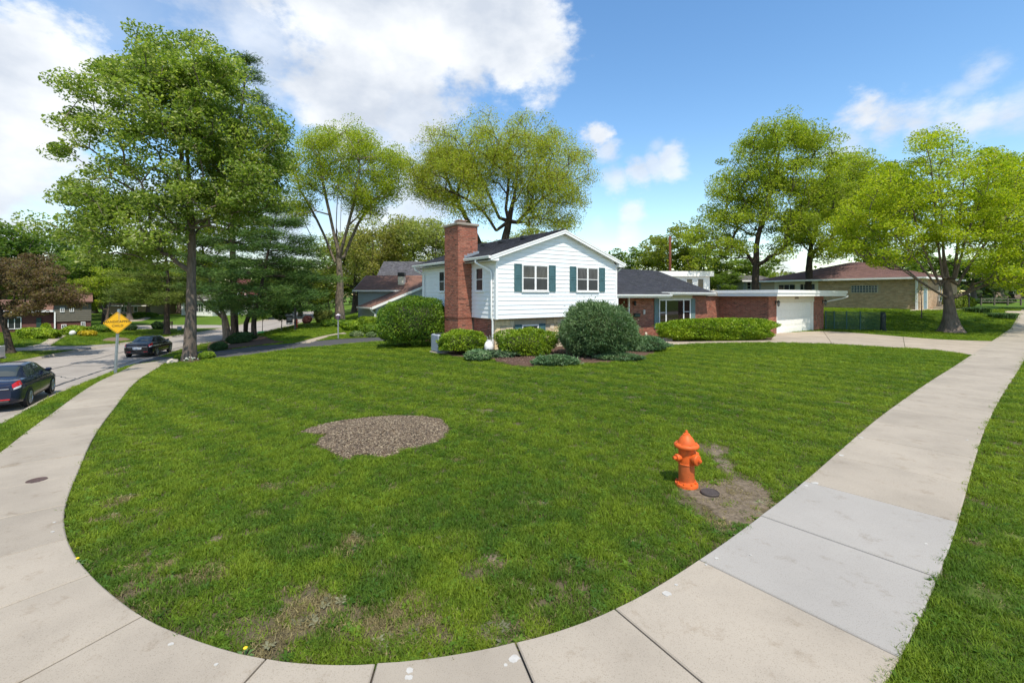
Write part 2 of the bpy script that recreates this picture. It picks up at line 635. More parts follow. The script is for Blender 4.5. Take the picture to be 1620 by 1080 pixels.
# ------------------------------------------------------------------ ground, street, pavements
def vnoise(x, y, seed=0):
    """smooth value noise in 0..1"""
    x = np.asarray(x, float); y = np.asarray(y, float)
    xi = np.floor(x).astype(np.int64); yi = np.floor(y).astype(np.int64)
    fx = x - xi; fy = y - yi
    fx = fx * fx * (3 - 2 * fx); fy = fy * fy * (3 - 2 * fy)

    def h(i, j):
        n = (i * 374761393 + j * 668265263 + seed * 982451653) & 0xffffffff
        n = ((n ^ (n >> 13)) * 1274126177) & 0xffffffff
        return ((n ^ (n >> 16)) & 0xffff) / 65535.0
    return (h(xi, yi) * (1 - fx) + h(xi + 1, yi) * fx) * (1 - fy) + (h(xi, yi + 1) * (1 - fx) + h(xi + 1, yi + 1) * fx) * fy


def fbm(x, y, seed=0, oct=4):
    s = 0; a = .5; t = 0
    for i in range(oct):
        s = s + a * vnoise(x * 2 ** i, y * 2 ** i, seed + i); t += a; a *= .55
    return s / t


def grid_mesh(name, A, mat, parent=None, col=None, smooth=True):
    """A: (n, m, 3) array of points"""
    n, m, _ = A.shape
    i, j = np.meshgrid(np.arange(n - 1), np.arange(m - 1), indexing='ij')
    q = np.stack([i * m + j, (i + 1) * m + j, (i + 1) * m + j + 1, i * m + j + 1], -1).reshape(-1, 4)
    return mesh_np(name, A.reshape(-1, 3), q, mat, parent, smooth, col)


# ---- public pavement: slabs along the inner edge
inner_px = [(1537, 562), (1510, 580), (1460, 612), (1400, 655), (1355, 692), (1268, 768), (1205, 818), (1105, 890), (975, 968), (820, 1022), (602, 1057), (422, 1050), (330, 1024), (225, 982),
            (150, 921), (115, 878), (102, 840), (104, 800), (125, 745), (150, 690), (180, 648), (215, 605), (250, 582), (268, 572)]
ipts = [gp(*p)[:2] for p in inner_px]
d0 = ipts[0] - ipts[3]; d0 /= np.linalg.norm(d0)
ipts = [ipts[0] + d0 * 60, ipts[0] + d0 * 30, ipts[0] + d0 * 8] + ipts + [np.array([-20.6, 31.0]), np.array([-23.6, 40.0])]
joint_px = [(1205, 818), (1105, 890), (975, 968), (820, 1022), (602, 1057), (422, 1050), (225, 982), (135, 915), (102, 855), (107, 802)]
ip = np.array(ipts)
# relax the measured edge a little, then resample
dense = smooth_path(np.column_stack([ip, np.zeros(len(ip))]), 12)[:, :2]
seg = np.hypot(*np.diff(dense, axis=0).T); arc = np.concatenate([[0], np.cumsum(seg)])
sm_s = np.arange(0, arc[-1], .1)
INX = np.column_stack([np.interp(sm_s, arc, dense[:, 0]), np.interp(sm_s, arc, dense[:, 1])])
kern = np.hanning(15); kern /= kern.sum()
pad = np.vstack([np.repeat(INX[:1], 7, 0), INX, np.repeat(INX[-1:], 7, 0)])
INX = np.column_stack([np.convolve(pad[:, 0], kern, 'valid'), np.convolve(pad[:, 1], kern, 'valid')])
T = np.gradient(INX, axis=0); T /= np.linalg.norm(T, axis=1)[:, None]
OUTN = np.stack([-T[:, 1], T[:, 0]], -1)              # left of travel = street side
PAVE_W = 1.52
_wide = PAVE_W - .27 * ss(np.arange(len(INX)), int(np.argmin(np.hypot(INX[:, 0] + 5.0, INX[:, 1] - 5.2))), int(np.argmin(np.hypot(INX[:, 0] + 8.7, INX[:, 1] - 9.5))))
OUTX = INX + OUTN * _wide[:, None]


def arc_of(xy):
    return int(np.argmin(np.hypot(INX[:, 0] - xy[0], INX[:, 1] - xy[1])))


PAVE_POLY = np.vstack([INX, OUTX[::-1]])


def build_lawn_mat():
    m, N, L, b = new_mat('lawn_ground')
    f = noise_node(N, L, .35, 7, .6)
    c1 = ramp_node(N, L, f, [(.3, (.062, .120, .014)), (.55, (.095, .16, .018)), (.75, (.12, .18, .022))])
    f2 = noise_node(N, L, 9, 8, .75)
    c2 = ramp_node(N, L, f2, [(.3, (.55, .6, .5)), (.5, (1, 1, 1)), (.72, (1.25, 1.15, 1.0))])
    mx = N.new('ShaderNodeMix'); mx.data_type = 'RGBA'; mx.blend_type = 'MULTIPLY'; mx.inputs['Factor'].default_value = 1
    L.new(c1, mx.inputs['A']); L.new(c2, mx.inputs['B'])
    at = N.new('ShaderNodeAttribute'); at.attribute_name = 'Col'
    mx2 = N.new('ShaderNodeMix'); mx2.data_type = 'RGBA'
    sepc = N.new('ShaderNodeSeparateColor'); L.new(at.outputs['Color'], sepc.inputs[0])
    L.new(sepc.outputs[0], mx2.inputs['Factor'])
    soil = ramp_node(N, L, noise_node(N, L, 14, 8, .7), [(.3, (.085, .065, .04)), (.6, (.14, .115, .07)), (.8, (.19, .155, .10))])
    L.new(mx.outputs['Result'], mx2.inputs['A']); L.new(soil, mx2.inputs['B'])
    L.new(mx2.outputs['Result'], b.inputs['Base Color'])
    b.inputs['Roughness'].default_value = 1
    b.inputs['Specular IOR Level'].default_value = .1
    add_bump(N, L, b, f2, .8, .05)
    return m


LAWN = build_lawn_mat()


def terrain_grid(x, y):
    d, zc = kerb_info(x, y)
    h = terrain(x, y)
    d = d.reshape(h.shape); zc = zc.reshape(h.shape)
    h = np.where((d > -.85) & (d < ROAD_W + .85), np.minimum(h, zc) - .4, h)
    return h - .07 * in_poly(x, y, PAVE_POLY)


def axis(lo, flo, fhi, hi, step):
    mid = np.arange(flo, fhi + 1e-6, step)
    left = flo - np.cumsum(step * 1.25 ** np.arange(1, 40)); left = left[left > lo]
    right = fhi + np.cumsum(step * 1.25 ** np.arange(1, 40)); right = right[right < hi]
    return np.concatenate([[lo], left[::-1], mid, right, [hi]])


gx = axis(-700, -48, 46, 700, .5)
gy = axis(-60, -2, 58, 1200, .5)
GX, GY = np.meshgrid(gx, gy, indexing='ij')
GZ = terrain_grid(GX, GY)
dist = np.hypot(GX, GY)
soilness = 0.97 * (1 - ss(dist, 9, 34))
colr = np.stack([soilness.ravel()] * 3, -1)
ground = grid_mesh('ground', np.stack([GX, GY, GZ], -1), LAWN, None, colr)
tag(ground, kind='structure', label='lawn ground of the corner plot and the neighbouring gardens')


def kerb_offset(off, P=None):
    P = KP if P is None else P
    T = np.gradient(P[:, :2], axis=0)
    T /= np.linalg.norm(T, axis=1)[:, None]
    Nn = np.stack([-T[:, 1], T[:, 0]], -1)
    return P[:, :2] + Nn * off


KPD = smooth_path(KP, 3)


def strip_along(name, sections, mat, kind=None, parent=None, smooth=True, P=None):
    """sections: list of (offset, dz or None); None follows the terrain"""
    P = KPD if P is None else P
    cols = []
    for off, dz in sections:
        xy = kerb_offset(off, P)
        z = terrain(xy[:, 0], xy[:, 1]) + .012 - .12 * in_poly(xy[:, 0], xy[:, 1], PAVE_POLY) if dz is None else P[:, 2] + dz
        cols.append(np.column_stack([xy, z]))
    o = grid_mesh(name, np.stack(cols, 1), mat, parent, None, smooth)
    if kind:
        tag(o, kind=kind)
    return o


def verge(name, sgn0):
    secs = [(-1.6, None), (-1.2, None), (-.8, None), (-.45, None), (-.14, .125)] if sgn0 < 0 else \
        [(ROAD_W + .14, .125), (ROAD_W + .45, None), (ROAD_W + .9, None), (ROAD_W + 1.7, None)]
    o = strip_along(name, secs, LAWN, 'structure')
    me = o.data
    ca = me.color_attributes.new('Col', 'FLOAT_COLOR', 'POINT')
    c = np.ones((len(me.vertices), 4), np.float32); c[:, :3] = .3
    ca.data.foreach_set('color', c.ravel())


verge('grass_verge', -1)
verge('grass_verge', 1)


def build_road_mat():
    m, N, L, b = new_mat('worn_street_paving')
    f = noise_node(N, L, .5, 7, .65)
    c1 = ramp_node(N, L, f, [(.3, (.27, .24, .212)), (.55, (.335, .30, .263)), (.75, (.37, .335, .295))])
    f2 = noise_node(N, L, 60, 3, .6)
    c2 = ramp_node(N, L, f2, [(.3, (.8, .8, .8)), (.5, (1, 1, 1)), (.75, (1.1, 1.1, 1.1))])
    mx = N.new('ShaderNodeMix'); mx.data_type = 'RGBA'; mx.blend_type = 'MULTIPLY'; mx.inputs['Factor'].default_value = 1
    L.new(c1, mx.inputs['A']); L.new(c2, mx.inputs['B'])
    L.new(mx.outputs['Result'], b.inputs['Base Color'])
    b.inputs['Roughness'].default_value = .9
    b.inputs['Specular IOR Level'].default_value = .2
    add_bump(N, L, b, f2, .3, .01)
    return m


ROADM = build_road_mat()
strip_along('street', [(.44, .005), (2, .03), (4, .05), (6, .03), (ROAD_W - .44, .005)], ROADM, 'structure')
KERBM = mat_concrete('kerb_concrete', (.36, .315, .26))
strip_along('kerb', [(-.15, -.25), (-.15, .135), (-.02, .135), (.015, .0), (.45, .012), (.45, -.2)], KERBM, 'structure', smooth=False)
strip_along('kerb', [(ROAD_W - .45, -.2), (ROAD_W - .45, .012), (ROAD_W - .015, 0), (ROAD_W + .02, .135), (ROAD_W + .15, .135), (ROAD_W + .15, -.25)], KERBM, 'structure', smooth=False)

TAR = mat_simple('tar_sealant', (.028, .027, .027), .5, .2, 9)


def road_z(off):
    return float(np.interp(off, [.44, 2, 4, 6, ROAD_W - .44], [.005, .03, .05, .03, .005]))


def tar_line(pts, w=.055):
    """pts: (index along KPD, offset)"""
    P = []
    for i, off in pts:
        i0 = int(min(max(i, 0), len(KPD) - 2)); f = i - i0
        xy = kerb_offset(off)if False else None
        p = KPD[i0] * (1 - f) + KPD[i0 + 1] * f
        t = KPD[i0 + 1] - KPD[i0]; t = t[:2] / np.linalg.norm(t[:2])
        nn = np.array([-t[1], t[0]])
        P.append([p[0] + nn[0] * off, p[1] + nn[1] * off, p[2] + road_z(off) + .006])
    P = np.array(P)
    T = np.gradient(P[:, :2], axis=0); T /= np.linalg.norm(T, axis=1)[:, None] + 1e-9
    Nn = np.stack([-T[:, 1], T[:, 0]], -1)
    ww = w * (0.6 + .8 * rng.random(len(P)))
    A = np.stack([np.column_stack([P[:, :2] - Nn * ww[:, None], P[:, 2]]), np.column_stack([P[:, :2] + Nn * ww[:, None], P[:, 2]])], 1)
    return A


STREET = bpy.data.objects['street']
kk = len(KPD)
for (i0, i1, off, w) in ((95, 235, .95, .06), (100, 235, 3.9, .05), (100, 150, 5.6, .03)):
    ii = np.arange(i0, min(i1, kk - 2), .5)
    offs = off + .12 * (fbm(ii * .31, ii * 0, 5) - .5) + .05 * (rng.random(len(ii)) - .5)
    grid_mesh('tar_seam', tar_line(list(zip(ii, offs)), w), TAR, STREET)
for (ia, oa, ib, ob) in ((140, .9, 144, 3.4), (147, .7, 149, 2.6), (152, 1.0, 156, 3.8), (128, .9, 131, 3.0), (160, 1, 162, 5.5), (135, 2.0, 141, 2.6), (170, .9, 171, 6.5)):
    n = 16
    t = np.linspace(0, 1, n)
    ii = ia + (ib - ia) * t + .5 * (rng.random(n) - .5)
    oo = oa + (ob - oa) * t + .25 * (rng.random(n) - .5)
    grid_mesh('tar_crack', tar_line(list(zip(ii, oo)), .022), TAR, STREET)

js = [arc_of(gp(*p)[:2]) for p in joint_px]
pre = list(range(js[0] - 15, 3, -15))[::-1]
post = list(range(js[-1] + 15, len(INX) - 3, 15))
JOINTS = pre + js + post
pavement = thing('pavement', 'pale concrete pavement curving round the corner lawn', None, (0, 0, 0))
tag(pavement, kind='structure')
LIFT = .035


def slab_mesh(name, ring, mat, parent, lift=LIFT, bev=.010, depth=.12):
    """a slab with a worn rounded rim; ring is the outline in order (n,2)"""
    ring = np.asarray(ring)
    c = ring.mean(0)
    n = len(ring)
    nx = np.roll(ring, -1, 0) - ring; pv = ring - np.roll(ring, 1, 0)
    t = nx / (np.linalg.norm(nx, axis=1)[:, None] + 1e-9) + pv / (np.linalg.norm(pv, axis=1)[:, None] + 1e-9)
    t /= np.linalg.norm(t, axis=1)[:, None] + 1e-9
    nn = np.stack([t[:, 1], -t[:, 0]], -1)
    s = np.sign(np.sum(nn * (ring - c), 1).sum())
    inn = ring - nn * s * bev * 1.3
    z = terrain(ring[:, 0], ring[:, 1])
    V_ = np.vstack([np.column_stack([ring, z - depth]), np.column_stack([ring, z + lift - bev]), np.column_stack([inn, z + lift])])
    F_ = []
    for i in range(n):
        j = (i + 1) % n
        F_.append((i, j, n + j, n + i)); F_.append((n + i, n + j, 2 * n + j, 2 * n + i))
    # top: quads across
    h = n // 2
    for k in range(h - 1):
        a, b2, c2, d2 = 2 * n + k, 2 * n + k + 1, 2 * n + n - 2 - k, 2 * n + n - 1 - k
        F_.append((a, b2, c2, d2))
    return mesh_np(name, V_, F_, mat, parent)


for k in range(len(JOINTS) - 1):
    a, b = JOINTS[k], JOINTS[k + 1]
    idx = np.linspace(a, b, 7)
    inn = np.column_stack([np.interp(idx, np.arange(len(INX)), INX[:, 0]), np.interp(idx, np.arange(len(INX)), INX[:, 1])])
    outt = np.column_stack([np.interp(idx, np.arange(len(INX)), OUTX[:, 0]), np.interp(idx, np.arange(len(INX)), OUTX[:, 1])])
    gap = .008
    # pull the two ends in to leave the joint open
    for arr in (inn, outt):
        e = arr[1] - arr[0]; arr[0] += e / np.linalg.norm(e) * gap
        e = arr[-2] - arr[-1]; arr[-1] += e / np.linalg.norm(e) * gap
    newer = abs(a - js[0]) < 2 or abs(b - js[0]) < 2
    o = slab_mesh('slab', np.vstack([inn, outt[::-1]]), CONC_NEW if newer else CONC, pavement, lift=LIFT + rng.uniform(-.003, .003))
    if newer:
        o['label'] = 'smoother grey concrete slab, newer than its neighbours'

PAVE_POLY = np.vstack([INX, OUTX[::-1]])


def smooth2(P, n=8):
    P = np.array([list(p[:2]) + [0] for p in P], float)
    return smooth_path(P, n)[:, :2]


def resample(P, n):
    seg = np.hypot(*np.diff(P, axis=0).T); a = np.concatenate([[0], np.cumsum(seg)])
    s = np.linspace(0, a[-1], n)
    return np.column_stack([np.interp(s, a, P[:, 0]), np.interp(s, a, P[:, 1])])


EXCL = []          # outlines without grass


def strip_sheet(name, A, B, mat, lift=.02, n=40, m=7, kind='structure', parent=None, label=None, excl=True):
    A = resample(smooth2(A), n); B = resample(smooth2(B), n)
    t = np.linspace(0, 1, m)[None, :, None]
    xy = A[:, None, :] * (1 - t) + B[:, None, :] * t
    z = terrain(xy[..., 0], xy[..., 1]) + lift
    pts = np.concatenate([xy, z[..., None]], -1)
    # turn the rim down into the ground
    rim0 = pts[:, :1].copy(); rim0[..., 2] -= .1
    rim1 = pts[:, -1:].copy(); rim1[..., 2] -= .1
    o = grid_mesh(name, np.concatenate([rim0, pts, rim1], 1), mat, parent)
    if kind:
        tag(o, kind=kind, label=label)
    if excl:
        EXCL.append(np.vstack([A, B[::-1]]))
    return o


def poly_sheet(name, pts, mat, lift=.02, kind='structure', label=None, jitter=0.0, dome=0.0, excl=True, rings=8, parent=None):
    P = np.array([p[:2] for p in pts], float)
    P = smooth2(np.vstack([P, P[:1]]), 5)[:-1]
    if jitter:
        c_ = P.mean(0); an_ = np.arctan2(P[:, 1] - c_[1], P[:, 0] - c_[0])
        P = c_ + (P - c_) * (1 + jitter * (fbm(np.cos(an_) * 7 + 50, np.sin(an_) * 7 + 50, 8, 3) - .5) * 2)[:, None]
    c = P.mean(0)
    rr = np.linspace(0.02, 1, rings)
    xy = c + (P[None, :, :] - c) * rr[:, None, None]
    z = terrain(xy[..., 0], xy[..., 1]) + lift + dome * (1 - rr[:, None] ** 2)
    A = np.concatenate([xy, z[..., None]], -1)
    A = np.concatenate([A, A[:, :1]], 1)
    rim = A[-1:].copy(); rim[..., 2] -= .08
    A = np.concatenate([A, rim], 0)
    o = grid_mesh(name, A, mat, parent)
    if kind:
        tag(o, kind=kind, label=label)
    if excl:
        EXCL.append(P)
    return o


ASPH = mat_simple('weathered_asphalt', (.075, .073, .075), .9, .3, 30, bump=.6, bscale=70, spec=.2)
G = lambda L: [gp(*p) for p in L]
# asphalt driveway on the left of the house
strip_sheet('asphalt_driveway', [(-24.5, 28.2)] + [tuple(p[:2]) for p in G([(343, 566), (406, 560), (469, 551), (532, 546), (608, 539.5)])] + [tuple(gp(670, 537)[:2])],
            [(-26.0, 33.0)] + [tuple(p[:2]) for p in G([(341, 555), (406, 548), (469, 543), (532, 537), (595, 534)])] + [tuple(gp(670, 531)[:2])], ASPH, .03, 60)
# concrete driveway of the garage, laid in slabs
DA = smooth2([p[:2] for p in G([(1218, 541.5), (1320, 544.5), (1400, 549), (1480, 554), (1541, 562.5)])])
DB = smooth2([p[:2] for p in G([(1226, 527.5), (1303, 524.4), (1372, 528.5), (1480, 537), (1592, 541)])])
DA = resample(DA, 61); DB = resample(DB, 61)
drive = thing('concrete_driveway', 'tan concrete driveway running from the white garage door to the pavement', None, (0, 0, 0))
tag(drive, kind='structure')
for k in range(3):
    a, b = k * 20, k * 20 + 20
    for (f0, f1) in ((0, .5), (.5, 1)):
        e = .004
        lo = DA[a:b + 1] * (1 - f0 - e) + DB[a:b + 1] * (f0 + e)
        hi = DA[a:b + 1] * (1 - f1 + e) + DB[a:b + 1] * (f1 - e)
        for arr in (lo, hi):
            t = arr[1] - arr[0]; arr[0] += t / np.linalg.norm(t) * .008
            t = arr[-2] - arr[-1]; arr[-1] += t / np.linalg.norm(t) * .008
        slab_mesh('slab', np.vstack([lo, hi[::-1]]), CONC_DRIVE, drive, lift=.03 + rng.uniform(-.004, .004))
EXCL.append(np.vstack([DA, DB[::-1]]))
# apron beyond the pavement
da = DA[-1] - DA[-6]; da /= np.linalg.norm(da)
ra = np.array([U[1], -U[0]])
strip_sheet('driveway_apron', [DA[-1] + ra * 1.55, DA[-1] + ra * 3.2 - U * .3, DA[-1] + ra * 5.0 - U * .6], [DB[-1] + ra * 1.4, DB[-1] + ra * 3.2, DB[-1] + ra * 5.0 + U * .4], CONC_DRIVE, .03, 20)
# walk from the driveway to the front door
strip_sheet('garden_path', [p[:2] for p in G([(1232, 541.4), (1180, 542), (1124, 543), (1075, 545), (1046, 546), (1022, 541), (1012, 537)])],
            [p[:2] for p in G([(1226, 538.4), (1180, 539.4), (1124, 540.3), (1080, 541), (1052, 540.4), (1030, 537.4), (1022, 535)])], CONC_DRIVE, .03, 50)
# the neighbours' paths and drives
strip_sheet('neighbour_path', [p[:2] for p in G([(466, 543.5), (490, 537), (515, 531), (545, 526)])], [p[:2] for p in G([(490, 543), (505, 538), (522, 532), (548, 528)])], CONC_DRIVE, .03, 30)
strip_sheet('neighbour_drive', [p[:2] for p in G([(-60, 553), (20, 551), (75, 548), (130, 547.5), (190, 549)])], [p[:2] for p in G([(-60, 561), (20, 556), (80, 554.5), (125, 554), (160, 555)])], ROADM, .04, 40)
strip_sheet('neighbour_walk', [p[:2] for p in G([(40, 549), (62, 545), (76, 537), (82, 531)])], [p[:2] for p in G([(78, 549), (84, 544), (95, 537), (105, 531)])], CONC_DRIVE, .05, 30)
strip_sheet('side_street', [p[:2] for p in G([(200, 521), (290, 519.5), (352, 519.6)])], [p[:2] for p in G([(200, 515), (290, 514.3), (352, 514.5)])], ROADM, .05, 30)
strip_sheet('far_drive', [p[:2] for p in G([(187, 507), (215, 505.5), (232, 501)])], [p[:2] for p in G([(205, 509), (228, 507), (240, 501.5)])], CONC_DRIVE, .05, 12)
# the church-side path at the right
strip_sheet('brick_building_path', [p[:2] for p in G([(1440, 491.6), (1500, 490), (1535, 490)])], [p[:2] for p in G([(1440, 488.6), (1500, 486.5), (1535, 487)])], CONC_DRIVE, .04, 20)
strip_sheet('far_right_path', [p[:2] for p in G([(1590, 495), (1640, 495.6), (1700, 496)])], [p[:2] for p in G([(1590, 492.3), (1640, 492.4), (1700, 492.6)])], CONC_DRIVE, .04, 20)
# worn bare earth in the turf
EARTH = mat_simple('bare_turf_earth', (.165, .13, .09), .98, .4, 16, bump=.9, bscale=40, spec=.1)
poly_sheet('bare_earth', G([(1066, 764), (1090, 752), (1130, 752), (1170, 754), (1212, 776), (1226, 794), (1196, 818), (1160, 830), (1132, 812), (1102, 794), (1078, 780)]), EARTH, .006, jitter=.35, excl=False)
poly_sheet('bare_earth', G([(1118, 712), (1126, 700), (1138, 704), (1150, 724), (1158, 742), (1148, 744), (1132, 728)]), EARTH, .007, jitter=.4, excl=False)
for (px_, py_, rr_e) in ((341, 854, .10), (768, 650, .17), (781, 886, .13)):
    ge_ = gp(px_, py_)
    poly_sheet('bare_earth', [ge_[:2] + rr_e * (.6 + .7 * rng.random()) * np.array([1.25 * math.cos(a_), math.sin(a_)]) for a_ in np.arange(0, 6.28, .7)], EARTH, .006, jitter=.5, excl=False, rings=4)
# beds
poly_sheet('planting_bed', G([(690, 560), (740, 566), (770, 567), (800, 576), (840, 580), (900, 576), (960, 573), (1020, 563), (1035, 556), (1010, 545), (960, 541), (905, 543), (790, 549), (730, 548), (690, 550)]), SOIL, .025, dome=.03)
poly_sheet('planting_bed', G([(1030, 543), (1060, 541.5), (1130, 540), (1222, 537.5), (1220, 533), (1130, 530), (1040, 533)]), SOIL, .02)
poly_sheet('planting_bed', G([(330, 556), (360, 553), (420, 545), (450, 541), (430, 537), (390, 533), (350, 535), (330, 543)]), SOIL, .03)
poly_sheet('planting_bed', G([(283, 571), (300, 574), (318, 570), (320, 565), (300, 563), (285, 565)]), SOIL, .02)
poly_sheet('planting_bed', G([(160, 539), (185, 540), (205, 538), (200, 535), (175, 534)]), mat_simple('bare_earth', (.17, .115, .075), .95, .25, 12, bump=.5), .04)

MULCH_PX = [(474, 684), (498, 675), (515, 671), (540, 666), (580, 661), (620, 658), (665, 659), (697, 663), (711, 677), (705, 692), (690, 700), (665, 708), (642, 712), (622, 721), (600, 725), (580, 719),
            (560, 724), (545, 726), (520, 716), (501, 706), (506, 697), (523, 689), (502, 687)]
MULCH_P = np.array([p[:2] for p in G(MULCH_PX)])
poly_sheet('mulch_patch', MULCH_P, mat_simple('weathered_wood_mulch', (.145, .105, .068), .97, .45, 30, bump=.9, bscale=60, spec=.1), .012, dome=.025, label='bare patch of weathered wood chips left in the lawn')


def chips(name, P, n, size, cols, lift, parent=None, label=None):
    lo = P.min(0); hi = P.max(0)
    pts = np.empty((0, 2))
    while len(pts) < n:
        q = lo + rng.random((n * 2, 2)) * (hi - lo)
        c = P.mean(0)
        pts = np.vstack([pts, q[in_poly(q[:, 0], q[:, 1], P)]])
    pts = pts[:n]
    c = P.mean(0)
    r = np.minimum(np.hypot(*((pts - c).T)) / (np.hypot(*((P - c).T)).mean()), 1)
    z = terrain(pts[:, 0], pts[:, 1]) + lift + .05 * (1 - r ** 2)
    L_ = size * (.5 + rng.random(n) * 1.2); W_ = L_ * (.2 + .3 * rng.random(n)); H_ = .006 + .006 * rng.random(n)
    an = rng.random(n) * 2 * PI; tilt = rng.normal(0, .35, n); roll = rng.normal(0, .4, n)
    base = np.array([(-1, -1, 0), (1, -1, 0), (1, 1, 0), (-1, 1, 0), (-.8, -.8, 1), (.8, -.8, 1), (.8, .8, 1), (-.8, .8, 1)], float)
    v = base[None] * np.stack([L_ / 2, W_ / 2, H_], -1)[:, None, :]
    ct, st_ = np.cos(tilt)[:, None], np.sin(tilt)[:, None]
    x, y, zz = v[..., 0], v[..., 1], v[..., 2]
    x, zz = x * ct - zz * st_, x * st_ + zz * ct
    cr, sr = np.cos(roll)[:, None], np.sin(roll)[:, None]
    y, zz = y * cr - zz * sr, y * sr + zz * cr
    ca, sa = np.cos(an)[:, None], np.sin(an)[:, None]
    x, y = x * ca - y * sa, x * sa + y * ca
    V_ = np.stack([x + pts[:, :1], y + pts[:, 1:], zz + z[:, None] + .004], -1).reshape(-1, 3)
    f = np.array([(4, 5, 6, 7), (0, 1, 5, 4), (1, 2, 6, 5), (2, 3, 7, 6), (3, 0, 4, 7)])
    F_ = (f[None] + (np.arange(n) * 8)[:, None, None]).reshape(-1, 4)
    ci = rng.integers(0, len(cols), n)
    col = np.array(cols)[ci] * (.7 + .6 * rng.random(n))[:, None]
    o = mesh_np(name, V_, F_, mat_simple('wood_chip', (1, 1, 1), .9, .1, 20, attr=True), parent, False, np.repeat(col, 8, 0))
    return tag(o, kind='stuff', label=label)


chips('wood_chips', MULCH_P, 10000, .029, [(.155, .113, .072), (.20, .153, .10), (.085, .062, .042), (.29, .235, .155), (.13, .095, .062), (.105, .078, .054)], .012, None, 'loose weathered wood chips covering the bare patch in the lawn')
bedP = np.array([p[:2] for p in G([(770, 566), (800, 575), (840, 578), (900, 574), (960, 570), (985, 560), (905, 548), (790, 551)])])
chips('bark_chips', bedP, 3600, .04, [(.14, .085, .065), (.10, .06, .045), (.19, .12, .09)], .03, None, 'dark bark chips in the bed below the stone wall')
# ------------------------------------------------------------------ grass: tufts instanced on points of one object
def tuft_mesh(name, nblades, spread, h, w, lean, seed, matl):
    r = np.random.default_rng(seed)
    V_ = []; F_ = []; C_ = []
    for i in range(nblades):
        a = r.random() * 2 * PI; rad = spread * math.sqrt(r.random())
        x, y = rad * math.cos(a), rad * math.sin(a)
        hh = h * (.55 + .7 * r.random()); ww = w * (.7 + .6 * r.random())
        d = r.random() * 2 * PI; ln = lean * (.2 + r.random()) * hh
        dx, dy = math.cos(d), math.sin(d); sx, sy = -dy * ww / 2, dx * ww / 2
        b = len(V_)
        V_ += [(x - sx, y - sy, -.01), (x + sx, y + sy, -.01), (x + sx * .8 + dx * ln * .35, y + sy * .8 + dy * ln * .35, hh * .6), (x - sx * .8 + dx * ln * .35, y - sy * .8 + dy * ln * .35, hh * .6),
               (x + dx * ln, y + dy * ln, hh)]
        F_ += [(b, b + 1, b + 2, b + 3), (b + 3, b + 2, b + 4)]
        v = .75 + .5 * r.random()
        C_ += [(v, v, v)] * 5
    me = bpy.data.meshes.new(name)
    me.from_pydata(V_, [], F_)
    ca = me.color_attributes.new('Col', 'FLOAT_COLOR', 'POINT')
    c = np.ones((len(V_), 4), np.float32); c[:, :3] = C_
    ca.data.foreach_set('color', c.ravel())
    me.materials.append(matl)
    return bpy.data.objects.new(name, me)


def weed_mesh():
    """a little broad leaved weed among the grass"""
    r = np.random.default_rng(9)
    V_ = []; F_ = []
    for k in range(13):
        a = r.random() * 6.28; d = np.array([math.cos(a), math.sin(a), 0]); q = np.array([-d[1], d[0], 0]) * r.uniform(.009, .014)
        L_ = r.uniform(.035, .075); z = r.uniform(.02, .045); b = len(V_)
        V_ += [tuple(d * .005), tuple(d * L_ * .55 + q + [0, 0, z]), tuple(d * L_ + [0, 0, z * .8]), tuple(d * L_ * .55 - q + [0, 0, z])]
        F_ += [(b, b + 1, b + 2, b + 3)]
    me = bpy.data.meshes.new('zz_weed'); me.from_pydata(V_, [], F_)
    ca = me.color_attributes.new('Col', 'FLOAT_COLOR', 'POINT'); ca.data.foreach_set('color', np.tile([.8, .95, 1.2, 1], len(V_)).astype(np.float32))
    me.materials.append(GRASSM)
    return bpy.data.objects.new('zz_weed', me)


def build_grass_mat():
    m, N, L, b = new_mat('grass_blade')
    at = N.new('ShaderNodeAttribute'); at.attribute_name = 'tint'; at.attribute_type = 'INSTANCER'
    bl = N.new('ShaderNodeAttribute'); bl.attribute_name = 'Col'
    mx = N.new('ShaderNodeMix'); mx.data_type = 'RGBA'; mx.blend_type = 'MULTIPLY'; mx.inputs['Factor'].default_value = 1
    L.new(at.outputs['Color'], mx.inputs['A']); L.new(bl.outputs['Color'], mx.inputs['B'])
    L.new(mx.outputs['Result'], b.inputs['Base Color'])
    b.inputs['Roughness'].default_value = .6
    b.inputs['Specular IOR Level'].default_value = .2
    t = N.new('ShaderNodeBsdfTranslucent')
    mul = N.new('ShaderNodeMix'); mul.data_type = 'RGBA'; mul.blend_type = 'MULTIPLY'; mul.inputs['Factor'].default_value = 1
    L.new(mx.outputs['Result'], mul.inputs['A']); mul.inputs['B'].default_value = (1.3, 1.3, .6, 1)
    L.new(mul.outputs['Result'], t.inputs['Color'])
    ms = N.new('ShaderNodeMixShader'); ms.inputs[0].default_value = .42
    L.new(b.outputs[0], ms.inputs[1]); L.new(t.outputs[0], ms.inputs[2])
    L.new(ms.outputs[0], N['Material Output'].inputs['Surface'])
    return m


GRASSM = build_grass_mat()


